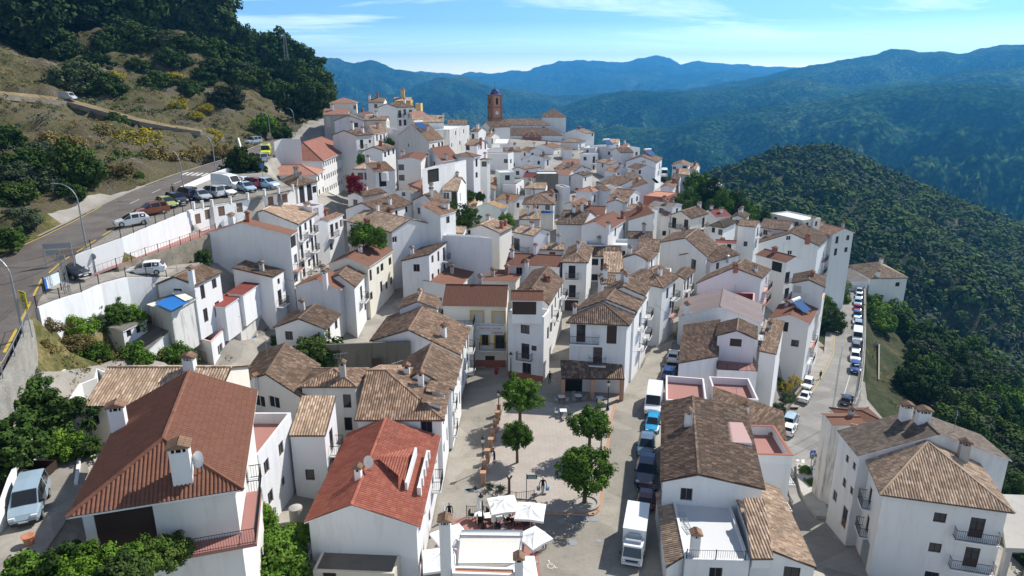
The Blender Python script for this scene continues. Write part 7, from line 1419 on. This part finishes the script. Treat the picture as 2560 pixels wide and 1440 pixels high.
car('van', 'psilver', (171, 250), float(pd(171, 250, 166)[2]), R(-20), 'pale van on the narrow hillside road', 'van', .8, at='c'); car('van', 'pwhite', (1660, 442), at_y(1660, 442, 208)[2], R(-100), 'white van on the far right street of the village', 'van', 1.0, at='c')
# ---------------------------------------------------------------- plants
nr = np.random.default_rng(5)
def leafmesh(name, mat, clumps, per, ls, rad=(1, 1, .85), cs=.32, seed=0, shell=.55, bottom=-.55):
    g = np.random.default_rng(seed); d = g.normal(size=(clumps, 3)); d /= np.linalg.norm(d, axis=1)[:, None]; r = (shell + (1 - shell) * g.random(clumps) ** .6); lump = 1 + .3 * np.sin(d[:, 0] * 3.1 + seed) * np.cos(d[:, 1] * 2.7 + seed * 2) + .12 * g.normal(size=clumps)
    C = d * (r * lump)[:, None] * np.array(rad); C = C[C[:, 2] > bottom * rad[2]]; k = len(C); sz = cs * (.6 + .7 * g.random(k))
    o = g.normal(size=(k, per, 3)); o /= np.linalg.norm(o, axis=2)[..., None]; P = (C[:, None] + o * (sz[:, None] * (.55 + .45 * g.random((k, per))))[..., None] * np.array((1, 1, .8))).reshape(-1, 3)
    n = (o.reshape(-1, 3) + g.normal(size=(k * per, 3)) * .38); n[:, 2] += .35; n /= np.linalg.norm(n, axis=1)[:, None]; a = np.cross(n, g.normal(size=n.shape)); a /= np.linalg.norm(a, axis=1)[:, None]; c = np.cross(n, a); s = (ls * (.6 + .8 * g.random(len(P))))[:, None]; a *= s; c *= s * .75
    V = np.stack([P - a - c * .3, P + c * .7 - a * .1, P + a, P - c], 1).reshape(-1, 3); return npmesh(name, V, np.arange(len(V)).reshape(-1, 4), mat), V
CR = {}
def crown(kind, v):
    k = (kind, v)
    if k not in CR:
        sp = {'orange': ('lf_bright', 150, 95, .055, (1, 1, .92), .27, .62, -.6), 'green': ('lf_mid', 100, 80, .075, (1, 1, .95), .30, .5, -.75), 'bright': ('lf_bright', 95, 80, .07, (1, 1, .9), .30, .5, -.8), 'oak': ('lf_oak', 105, 80, .075, (1, 1, .9), .30, .5, -.8), 'olive': ('lf_olive', 95, 80, .065, (1, 1, .85), .32, .5, -.8), 'pine': ('lf_pine', 90, 80, .07, (1, 1, .8), .30, .5, -.8), 'broom': ('lf_broom', 60, 60, .06, (1, 1, .75), .34, .35, -.5), 'dry': ('lf_dry', 55, 60, .065, (1, 1, .6), .36, .35, -.4), 'red': ('lf_red', 80, 70, .06, (1, .7, 1), .3, .5, -.9), 'gold': ('lf_gold', 80, 40, .07, (1, 1, .95), .2, .85, -.7), 'vine': ('lf_bright', 80, 70, .07, (1, .8, .35), .3, .4, -.9)}[kind]
        CR[k] = leafmesh('crown', sp[0], sp[1], sp[2], sp[3], sp[4], sp[5], 11 * v + len(kind), sp[6], sp[7])[0]
    return CR[k]
TR = {}
def trunk(h):
    k = round(h, 1)
    if k not in TR:
        b = MB(); b.tube((0, 0, -k * .5 - .3), (.04, .02, .1), .11, .075, 7)
        for a in (0, 2.1, 4.2): b.tube((.03, .02, 0), (math.cos(a) * .42, math.sin(a) * .42, .45), .055, .02, 5)
        TR[k] = b.mesh('trunk', ['bark'])
    return TR[k]
def tree(name, c, r, kind, v, lab, cat, grp=None, tr=1.2, sq=1.0, rz=None, parts=True):
    root = empty(name, c, rng.uniform(0, 6.3) if rz is None else rz, r); root.scale = (r, r, r * sq)
    if parts: link('crown', crown(kind, v), root); link('trunk', trunk(tr), root)
    return tag(root, lab, cat, grp)
for i, (x, y, r, bx, by, lab) in enumerate(((1297,990,1.95,1304,1066,'round orange tree by the lantern at the top left of the square'),(1297,1093,1.45,1290,1157,'smallest round orange tree, lowest on the left side of the square'),(1475,1062,1.8,1473,1140,'round orange tree at the right edge of the square'),(1467,1175,2.1,1457,1258,'biggest round orange tree in the round bed at the low right of the square'))):
    g = at_z(bx, by, .1); d_ = ray(x, y); t_ = math.hypot(*g[:2]) / math.hypot(*d_[:2]); c = np.array((d_[0] * t_, d_[1] * t_, CAMZ + d_[2] * t_)); c[0] = g[0] * .5 + c[0] * .5; root = tree('orange_tree', c, r, 'orange', i, lab, 'tree', 'orange trees of the square', tr=round((c[2] - .2) / r * 2 / 1, 1))
b = MB(); b.lathe(at_z(1466, 1259, .125), [(1.25, 0), (1.25, .2), (1.0, .2), (1.0, .08), (.01, .1)], 20); tag(b.build('tree_bed', 'concrete'), 'round concrete tree bed under the biggest orange tree', 'tree bed')
def bush(x, y, w, kind, lab, cat='bush', name='bush', v=0, sq=.9, z=None, grp=None, lift=.25):
    q = at_z(x, y, z) if z is not None else at_g(x, y + w * .3); dist = np.linalg.norm(q - np.array((0, 0, CAMZ))); r = w / 2 * dist / FPX; q = q.copy() if z is not None else q + np.array((0, 0, r * lift)); return tree(name, q, r, kind, v, lab, cat, grp, 1.0, sq)
for x, y, w, k, lab, z in ((665,1330,80,'vine','leafy grape vine over the terrace below the red roof',3.6),(735,1345,90,'vine','grape vine beside the sloping white wall',3.4),(655,1290,60,'bright','climbing vine at the corner of the big house',4.5),(700,1415,130,'bright','green shrub at the bottom edge below the grape vine',2.8),(70,1440,95,'bright','bright leafy shrub in the bottom left corner',13.0),(150,1425,95,'green','dark leafy shrub beside the bottom left corner one',13.0),(225,1420,90,'bright','bright shrub left of centre in the hedge before the big house',13.0),(300,1415,90,'bright','bright shrub in the middle of the hedge before the big house',12.9),(365,1400,85,'green','dark shrub in the hedge under the big house door',12.6),(430,1375,75,'oak','darkest shrub at the hedge end under the red floored balcony',12.2),(300,1440,100,'oak','shrub at the bottom edge before the big house hedge',13.6),(200,1450,90,'bright','low shrub at the bottom edge near the left corner',13.6),(20,1040,110,'green','dark bush at the left edge above the white garden wall',13.5),(60,1000,105,'green','large shrub under the roadside wall at far left',13.3),(130,1050,110,'green','climbing plant over the white garden wall',12.6),(20,1120,120,'green','bush overhanging the white wall behind the light blue car',13.2),(60,955,60,'olive','small grey bush on the gravel slope',14),(165,1120,70,'bright','potted shrub with magenta flowers by the big house',11.8),(215,1120,50,'green','dark potted plant beside the big brown roof eave',11.8),(185,880,70,'bright','young vine on the pergola above the small terrace',12),(235,885,60,'bright','grape leaves at the end of the pergola',11.7),(330,895,85,'bright','lemon tree in the garden below the sheds',None),(190,815,60,'bright','bright weeds at the foot of the stained ramp wall',None),(330,790,60,'bright','leafy shrub at the foot of the ramp wall near the shed',None),(235,800,45,'olive','grey weeds in front of the green garden door',None),(440,885,85,'bright','lemon tree beside the low white garden wall',None),(275,775,75,'green','green shrubs under the stained ramp wall',None),(215,805,55,'bright','bright weeds below the green garden door',None),(125,815,60,'dry','dry straw coloured bush by the brick gate post',None),(110,870,55,'dry','dry grass tuft below the roadside lamp',None),(190,850,55,'dry','dry weeds round the lattice mast',None),(445,655,50,'green','green bush on the stone wall below the red path',14.5),(500,645,40,'green','small round bush beside the huge blank gable',14.5),(790,890,110,'oak','dark ivy patch in front of the plain white gable',4.5),(835,890,60,'bright','small yellowish tree before the dark garden wall',4.8),(700,858,40,'oak','dark shrub in the lane beside the plain white gable',4.5)):
    bush(x, y, w, k, lab, z=z, v=int(x) % 3)
for x, y, w, k, lab, cat, yy in ((612,424,84,'oak','dark bushy tree at the end of the car park before the school','tree',129),(905,590,60,'bright','bright green tree in front of the striped slope house','tree',104),(945,595,45,'bright','second bright green tree before the striped slope house','tree',104),(886,462,44,'red','red leaved creeper at the end of the school wall','creeper',130),(1165,545,50,'green','green garden tree behind the plain white block','tree',123),(1265,555,40,'bright','lime green bush beside the three chimney gable','bush',128),(1175,490,24,'oak','dark cypress like shrub in the small courtyard','tree',150),(1200,492,22,'oak','second dark shrub in the small courtyard','tree',151),(975,358,20,'bright','green creeper on the hill street wall','creeper',176),(905,400,26,'bright','green shrubs between the school end and blue white house','bush',158),(1130,515,24,'oak','shrub at the washing line terrace','bush',131),(1740,470,60,'bright','tall bright green tree beside the bluish block','tree',178),(1770,500,70,'green','dark green tree behind the village houses on the right','tree',176),(1720,505,50,'bright','green tree among the far right roofs','tree',172),(1800,515,60,'bright','bright bushy tree above the cream balconied house','tree',170),(1690,508,30,'oak','small dark tree beside the terracotta roof','tree',162),(1840,520,60,'green','green tree at the village edge under the wooded hill','tree',172),(1870,545,50,'bright','low bright tree at the village edge','tree',168),(1900,560,50,'green','tree behind the weedy dark roof','tree',170)):
    q = at_y(x, y, yy); r = w / 2 * np.linalg.norm(q - np.array((0, 0, CAMZ))) / FPX; tree('tree' if cat == 'tree' else cat, q, r, k, int(x) % 3, lab, cat, None, 1.4, 1.15)
for x, y, w, k, lab in ((2085,720,60,'bright','bright green roadside tree under the apartment gable'),(2075,690,55,'green','dark roadside tree at the top of the lower road'),(2075,790,55,'oak','dark roadside tree beside the pink balconies'),(2098,660,60,'green','tree at the bend of the lower road'),(2062,760,40,'bright','small street tree by the lower road pavement'),(2110,640,50,'oak','tree on the slope behind the apartment gable')): bush(x, y, w, k, lab, 'tree', 'tree', 1, 1.1)
for x, y, w, k, lab in ((1988,955,30,'gold','upper round yellow bush in the roadside garden'),(1964,970,30,'gold','lower round yellow bush in the roadside garden'),(1970,995,32,'olive','pale bush below the yellow bushes'),(1948,1020,26,'olive','white flowering bush at the garden wall end'),(2012,1180,30,'bright','shrubs at the upper end of the planter'),(2028,1215,34,'bright','shrubs in the middle of the planter'),(2050,1255,36,'green','dark shrub at the lower end of the planter'),(1945,960,36,'green','green shrub beside the garage door')): bush(x, y, w, k, lab, z=-11.2 + (1 if y < 1000 else 0), v=1)
b = MB()
for k, (x, y, h) in enumerate(((0,0,3.2),(.4,.2,2.6),(-.4,.1,2.9),(.8,0,3.6),(.2,-.3,2.2),(1.1,.2,2.8))): q = at_z(1940, 950, -11.8) + np.array((x, y, 0)); b.tube(q, q + np.array((x * .35, 0, h)), .13, .09, 6)
tag(b.build('cactus', 'lf_mid'), 'tall branching cactus beside the yellow bushes', 'cactus')
for x, y, lab in ((1225,1222,'spiky agave by the last orange pillar'),(1252,1228,'small spiky agave beside the parasols')):
    b = MB(); q = at_z(x, y, .12)
    for k in range(22): a = k * 2.4; e = q + np.array((math.cos(a) * .7, math.sin(a) * .7, .25 + .4 * ((k * 7) % 5) / 5)); m = (q + e) / 2 + (0, 0, .18); b.tube(q, m, .05, .05, 4); b.tube(m, e, .05, .005, 4)
    tag(b.build('agave', 'lf_olive'), lab, 'agave')
b = MB(); q = at_z(1273, 1234, .1); b.tube(q, q + (0, 0, 1.5), .16, .13); b.tube(q + (0, 0, 1.5), q + (-.25, 0, 2.0), .09); b.tube(q + (0, 0, 1.5), q + (.25, 0, 1.95), .09); tag(b.build('tree_stump', 'bark'), 'bare pollarded tree stump by the agaves', 'tree stump')
# the hillside on the left: each big bush and tree placed where the photo shows it
HB = [('pine',(55,60,150),'dark pine at the upper left corner',1),('pine',(210,40,120),'tall pine with bare trunk standing on the left slope',1),('oak',(130,30,130),'dark tree between the two pines',1),('oak',(320,40,130),'dark tree right of the tall pine',1),('oak',(420,30,150),'broad dark oak at the top of the hillside',1),('oak',(500,60,130),'dense dark oak near the skyline',1),('oak',(535,35,90),'oak standing against the sky at the ridge end',1),('oak',(560,90,70),'lower dark oak below the ridge end oak',1),('green',(600,105,50),'thin green tree on the ridge beside the gap',1),('oak',(645,150,80),'dark round tree left of the pylon',1),('green',(690,140,70),'green tree just left of the pylon',1),('green',(715,180,90),'leafy tree below the pylon',1),('green',(760,190,80),'green tree at the end of the hillside',1),('oak',(790,230,80),'dark tree beside the grey house with salmon roofs',1),('oak',(770,270,90),'large dark tree above the upper houses',1),('oak',(810,260,60),'dark shrub touching the salmon roof',1),('green',(740,240,70),'green bush below the leafy tree',0),('bright',(663,322,46),'bright round tree above the ambulance',1),('green',(708,330,46),'green shrubs along the upper road bend',0),
 ('oak',(130,100,90),'dark bush on the left slope under the pines',0),('oak',(320,85,90),'large dark bush in the middle of the slope',0),('oak',(275,112,50),'round dark bush left of the large dark bush',0),('green',(240,155,56),'green bush above the narrow road',0),('olive',(195,185,90),'grey green bush above the pale van',0),('oak',(265,205,70),'dark bush just above the narrow road',0),('broom',(287,188,48),'yellow broom above the narrow road',0),('oak',(350,160,46),'small dark bush at the rock face',0),('oak',(395,200,60),'dark bush beside the bare rock',0),('broom',(440,190,46),'tall yellow broom on the slope',0),('oak',(475,215,56),'dark bush right of the yellow broom',0),('broom',(445,258,46),'yellow broom below the tall one',0),('broom',(490,285,40),'yellow broom above the road bank',0),('broom',(517,265,30),'small yellow broom by the grey shrub',0),('olive',(568,235,76),'grey olive like bush on the slope',0),('oak',(545,165,70),'dark bush under the ridge',0),('oak',(600,190,50),'dark bush by the grassy knoll',0),('olive',(620,170,46),'grey bush under the skyline trees',0),('broom',(362,35,40),'broom at the top of the slope',0),('broom',(385,90,30),'small broom beside the oak',0),('oak',(295,300,50),'dark bush under the narrow road wall',0),('dry',(250,320,70),'dry bush on the lower bank',0),('broom',(350,340,80),'yellow green broom patch on the lower bank',0),('dry',(400,380,80),'rusty dry bush on the lower bank',0),('broom',(530,330,50),'broom bush above the road cutting',0),('dry',(480,380,60),'dry scrub above the road edge',0),('dry',(560,370,60),'scrub at the road bend near the white wedge wall',0),('green',(345,440,26),'small green bush beside the road',0),
 ('green',(60,400,75),'dark bush on the bank at far left',0),('olive',(100,450,85),'large dark shrub on the left bank',0),('oak',(35,480,75),'dark shrub at the left picture edge',0),('oak',(205,440,90),'large dark tree behind the first street lamp',1),('green',(180,480,55),'dark bush beside the leaning boat shape',0),('olive',(60,540,60),'green shrub low on the left bank',0),('green',(20,590,55),'green bush beside the road at left edge',0),('olive',(110,370,50),'dark bush on the middle of left bank',0),('green',(20,340,55),'green shrub under the narrow road at far left',0),('dry',(150,350,80),'dry scrub under the narrow road',0),('olive',(30,430,70),'grey scrub at the left edge',0),('dry',(290,420,70),'dry bush on the earth bank',0),('oak',(430,140,60),'dark shrub below the broad oak',0),('oak',(470,105,60),'dark scrub under the dense oak on the ridge',0),('green',(530,120,60),'green scrub on the ridge under the end oak',0),('oak',(575,135,60),'dark scrub filling the ridge gap',0),('green',(610,150,60),'green scrub at the ridge step',0),('oak',(640,185,60),'dark scrub under the round tree on the ridge',0),('green',(690,220,60),'green scrub at the far end of the ridge',0),('olive',(420,95,60),'grey scrub below the broad oak on the ridge',0),('green',(510,190,50),'green bush under the dense oak',0)]
for i, (k, (x, y, w), lab, tr) in enumerate(HB): bush(x, y, w, k, lab, 'tree' if tr else 'bush', ('pine_tree' if k == 'pine' else 'oak_tree' if k == 'oak' else 'tree') if tr else 'bush', i % 3, 1.15 if tr else .85, lift=.9 if tr else .25)
# ground cover on the slopes: one object each, nobody could count it
def merge(name, pts, kinds, lab_kind='stuff'):
    pass
def cover(name, pts, mat, per, ls, rmin, rmax, seed, flat=.7, rs=None):
    g = np.random.default_rng(seed); P = np.array(pts); n = len(P); r = rmin + (rmax - rmin) * g.random(n) if rs is None else np.array(rs) * (.75 + .5 * g.random(n)); o = g.normal(size=(n, per, 3)); o /= np.linalg.norm(o, axis=2)[..., None]; o[..., 2] = np.abs(o[..., 2]) * flat * 1.1
    sh = 1 + .3 * np.sin(o[..., 0] * 4 + r[:, None] * 9) * np.cos(o[..., 1] * 4); Q = (P[:, None] + o * (r[:, None] * sh * (.55 + .45 * g.random((n, per))))[..., None]).reshape(-1, 3)
    nn = o.reshape(-1, 3) + g.normal(size=(n * per, 3)) * .24; nn[:, 2] += .2; nn /= np.linalg.norm(nn, axis=1)[:, None]; a = np.cross(nn, g.normal(size=nn.shape)); a /= np.linalg.norm(a, axis=1)[:, None]; c = np.cross(nn, a); s = (np.repeat(r, per) * ls * (.6 + .8 * g.random(n * per)))[:, None]; a *= s; c *= s * .8
    V = np.stack([Q - a, Q + c, Q + a, Q - c], 1).reshape(-1, 3); return tag(link(name, npmesh(name, V, np.arange(len(V)).reshape(-1, 4), mat)), kind='stuff')
L1, L2_, L3 = [], [], []
for k in range(5200):
    x, y = nr.uniform(-170, -36), nr.uniform(30, 270); rx = np.interp(y, [30, 48, 64, 80, 100, 120, 150, 180, 230, 280], [-50, -50, -59, -67, -74, -72, -68, -64, -58, -40]) 
    if x > rx: continue
    z = land(x, y); v = vnoise(np.array([x * .06]), np.array([y * .06]), 3)[0]; (L1 if v < .42 else L2_ if v < .72 else L3).append((x, y, z))
cover('scrub', L1, 'lf_dry', 22, .17, .4, 1.1, 1, .5); cover('scrub', L2_, 'lf_olive', 30, .15, .4, 1.4, 2); cover('scrub', L3[::2], 'lf_oak', 44, .14, .6, 1.9, 3)
cover('weeds', [(x, y, land(x, y)) for x, y in ((nr.uniform(-46, -34), nr.uniform(52, 78)) for _ in range(260)) if land(x, y) < 13.5], 'lf_dry', 16, .16, .3, .8, 4, .9)
# the woods right of the village: the trees that show largest are things, the rest of the wood is stuff
cand = []
for k in range(42000):
    x, y = nr.uniform(40, 330), nr.uniform(40, 420)
    if k > 9000: x, y = nr.uniform(40, 760), nr.uniform(230, 900)
    cand.append((x, y))
roadR = lambda y: np.interp(y, [40, 60, 80, 100, 120, 140, 160, 185, 215, 260], [52, 54, 56, 60, 67, 74, 82, 92, 98, 80])
kept = []; cellk = {}
def free(x, y, s):
    k = (int(x // 9), int(y // 9))
    for a in (-1, 0, 1):
        for c in (-1, 0, 1):
            for p in cellk.get((k[0] + a, k[1] + c), ()):
                if (p[0] - x) ** 2 + (p[1] - y) ** 2 < s * s: return False
    cellk.setdefault(k, []).append((x, y)); return True
isoP = iso.W(iso.w / 2, iso.d / 2)
for x, y in cand:
    if y < 265 and x < roadR(y) + 6 + (5 if 60 < y < 150 else 0): continue
    if y >= 265 and x < 60 - (y - 265) * .8: continue
    if (x - isoP[0]) ** 2 + (y - isoP[1]) ** 2 < 13 ** 2: continue
    if y < 72 and x < 62: continue
    d = math.hypot(x, y); v = vnoise(np.array([x * .035]), np.array([y * .035]), 8)[0]
    if v > .86 and nr.random() < .8: continue
    sp_ = 4.6 if d < 230 else 3.2 + 4.6 * vnoise(np.array([x * .09]), np.array([y * .09]), 31)[0] * rng.uniform(.6, 1.3)
    if not free(x, y, sp_): continue
    z = land(x, y); dz = z - CAMZ; w_ = y * CP - dz * SP_; u = 1280 + FPX * x / w_
    if u > 3050: continue
    kept.append((d, x, y, z, v, sp_))
kept.sort(); far = kept[285:]; WK = ['olive', 'oak', 'green', 'olive', 'green', 'bright']; WL = {'oak': ('oak_tree', 'dark green oak like tree in the dense wood right of the village', 'dark trees of the right hand wood'), 'olive': ('olive_tree', 'grey green olive tree in the wood right of the village', 'grey green trees of the right hand wood'), 'green': ('tree', 'mid green tree in the wood right of the village', 'mid green trees of the right hand wood'), 'bright': ('tree', 'bright green tree in the wood right of the village', 'bright trees of the right hand wood')}
for i, (d, x, y, z, v, sp_) in enumerate(kept[:285]):
    k = WK[int(v * 17 + i * .37) % 6]; r = rng.uniform(2.6, 4.6); nm, lab, gp = WL[k]; tree(nm, (x, y, z + r * .6), r, k, i % 3, lab, 'tree', gp, 1.3, rng.uniform(.85, 1.1))
A = np.array(far)[:, 1:6]; A[:, 2] += 1.2; q = A[:, 3] * 37 % 1
hillc = (np.hypot(A[:, 0], A[:, 1]) > 430)

q = (q + .35 * vnoise(A[:, 0] * .02, A[:, 1] * .02, 5)) / 1.35
for lo, hi, m, sd_ in ((-1, .55, 'lf_oak', 11), (.55, .78, 'lf_olive', 12), (.78, 2, 'lf_mid', 13)):
    k = (q >= lo) & (q < hi); cover('woodland', A[k][:, :3], m, 60, .22, 3, 5, sd_, 1.0, A[k][:, 4] * .82 + .6)
cover('shrubs', [(x, y, land(x, y)) for x, y in ((nr.uniform(50, 110), nr.uniform(60, 200)) for _ in range(700)) if roadR(y) + 3 < x < roadR(y) + 17], 'lf_dry', 16, .18, .3, .9, 14, .6)
# ---------------------------------------------------------------- people
def person_mat(key, shirt, trousers, hair):
    k = N(key, .8, .2); s = k.n('ShaderNodeSeparateXYZ'); k.l(k.obj(), s.inputs[0]); z = k.math('DIVIDE', s.outputs[2], 1.8); k.col(k.ramp(z, [(0, (.03, .025, .02)), (.045, trousers), (.53, shirt), (.825, (.45, .28, .20)), (.935, hair)], 'CONSTANT')); reg(key, k)
def person(q, rz, shirt, trousers, hair, lab, sc=.96, lean=0.0, arms=((-.30, .0, .78), (.30, .0, .78)), step=.16):
    key = 'person%d' % len(bpy.data.objects); person_mat(key, shirt, trousers, hair)
    V = [(0, 0, .94), (0, .0, 1.12), (0, lean * .5, 1.36), (0, lean * .6, 1.47), (0, lean * .7 - .0, 1.56), (0, lean * .7 - .02, 1.66), (0, lean * .7, 1.74)]; rd = [(.15, .11), (.14, .10), (.17, .11), (.06, .06), (.07, .08), (.085, .10), (.05, .06)]; E = [(i, i + 1) for i in range(6)]
    def chain(st, pts, rr):
        p = st
        for v, r in zip(pts, rr): V.append(v); rd.append((r, r)); E.append((p, len(V) - 1)); p = len(V) - 1
        return p
    for s, st_ in ((-1, step), (1, -step)): chain(0, [(s * .10, 0, .86), (s * .11, -st_ * .5, .48), (s * .11, -st_, .09), (s * .11, -st_ - .17, .04)], [.095, .065, .05, .04])
    for s, hnd in zip((-1, 1), arms):
        sh = (s * .20, lean * .55, 1.38); h = np.array(hnd); e = (np.array(sh) + h) / 2 + (s * .05, .05, -.02); w = chain(2, [sh, tuple(e), tuple(h)], [.055, .043, .033])
        for f in range(5): dx = (f - 2) * .017; chain(w, [tuple(h + (dx, -.02 if f != 0 else -.05, -.06)), tuple(h + (dx, -.03 if f != 0 else -.07, -(.10, .15, .17, .16, .13)[f]))], [.013, .009])
    me = bpy.data.meshes.new('body'); me.from_pydata(V, E, []); me.materials.append(MAT[key]); root = empty('person', q, rz, sc); o = link('body', me, root); m = o.modifiers.new('skin', 'SKIN'); m.use_smooth_shade = True
    for i, r in enumerate(rd): me.skin_vertices[0].data[i].radius = r
    me.skin_vertices[0].data[0].use_root = True; m2 = o.modifiers.new('sub', 'SUBSURF'); m2.levels = m2.render_levels = 1
    c = MB(); y0 = lean * .7; c.ball((0, y0 + .01, 1.70), .105, 8); hm = N(key + 'h', .8, .2); hm.col(hair); MAT[key + 'h'] = hm.m; c.build('hair', key + 'h', root); f_ = MB()
    for s in (-1, 1): f_.ball((s * .035, y0 - .105, 1.665), .013, 6)
    f_.build('eyes', 'black', root); f_ = MB(); f_.box((0, y0 - .115, 1.61), (.026, .03, .05)); f_.build('nose', 'skin', root)
    return tag(root, lab, 'person')
pw = person(at_z(1357,1232,.12), R(10), (.02,.018,.02), (.10,.10,.12), (.75,.72,.66), 'person in black top with white hat carrying bags across the square', .98, 0, ((-.36,.0,.8),(.36,.0,.8)), .2)
for dx, m, lab, s in ((.42,'psky','blue and red bag carried by the person in the white hat',.42),(-.42,'pgrey','dark grey bag carried by the person in the white hat',.5)):
    b = MB(); q = np.array(pw.location) + np.array((dx, .02, .28)); b.hexa([q + np.array(v) for v in ((-.14,-.1,0),(.14,-.1,0),(.14,.1,0),(-.14,.1,0),(-.19,-.12,s*.7),(.19,-.12,s*.7),(.19,.12,s*.7),(-.19,.12,s*.7))], 0); b.tube(q + (-.12, 0, s * .7), q + (0, 0, s * 1.1), .012); b.tube(q + (.12, 0, s * .7), q + (0, 0, s * 1.1), .012); tag(b.build('shopping_bag', m), lab, 'bag')
person(at_z(1124,1298,.04), R(15), (.012,.012,.014), (.012,.012,.014), (.35,.33,.31), 'person dressed all in black standing by the folded parasol', .97, 0, step=.03)
person(at_z(1361,1372,.01), R(160), (.62,.60,.52), (.02,.02,.022), (.30,.26,.20), 'person in pale top and dark trousers at the drooping parasol', .97, 0, step=.05)
person(at_z(1236,1157,.12), R(-70), (.03,.05,.11), (.03,.04,.08), (.08,.06,.05), 'person in dark blue clothes leaning on the pillar wall of the square', .97, -.12, ((-.2,-.3,1.1),(.2,-.3,1.1)), .05)
person(at_z(1374,958,.02), R(0), (.02,.03,.06), (.03,.045,.08), (.05,.04,.03), 'person in dark blue walking at the mouth of the narrow lane', .97, 0, step=.2)
person(at_z(2050,948,-13.7), R(20), (.02,.02,.02), (.03,.03,.032), (.05,.04,.03), 'person in dark clothes walking along the lower road kerb', .97, 0, step=.2)
person(at_z(434,489,20.9), R(30), (.06,.065,.05), (.05,.05,.045), (.10,.08,.06), 'person in grey green clothes standing behind the car park cars', .97, 0, step=.05)
b = MB(); q = at_z(*px('M2', (572, 1365)), 0); b.lathe(q, [(.22, 0), (.28, .75), (.30, .8), (.2, 1.0), (.02, 1.05)], 10); tag(b.build('litter_bin', 'pred'), 'red litter bin beside the shop door', 'litter bin')
# ---------------------------------------------------------------- air
hz = MB(); q = [(-8300, -250, -420), (8300, -250, -420), (8300, 9800, -420), (-8300, 9800, -420)]; hz.hexa(q + [(x, y, 320) for x, y, z in q])
hm = bpy.data.materials.new('haze'); hm.use_nodes = True; ht = hm.node_tree; ht.nodes.clear(); ho_ = ht.nodes.new('ShaderNodeOutputMaterial'); hp = ht.nodes.new('ShaderNodeVolumePrincipled')
hp.inputs['Density'].default_value = 1.3e-4; hp.inputs['Color'].default_value = (.09, .47, 1.0, 1); hp.inputs['Anisotropy'].default_value = 0.35; ht.links.new(hp.outputs[0], ho_.inputs['Volume'])
MAT['haze'] = hm; tag(hz.build('haze', ['haze']), kind='stuff')
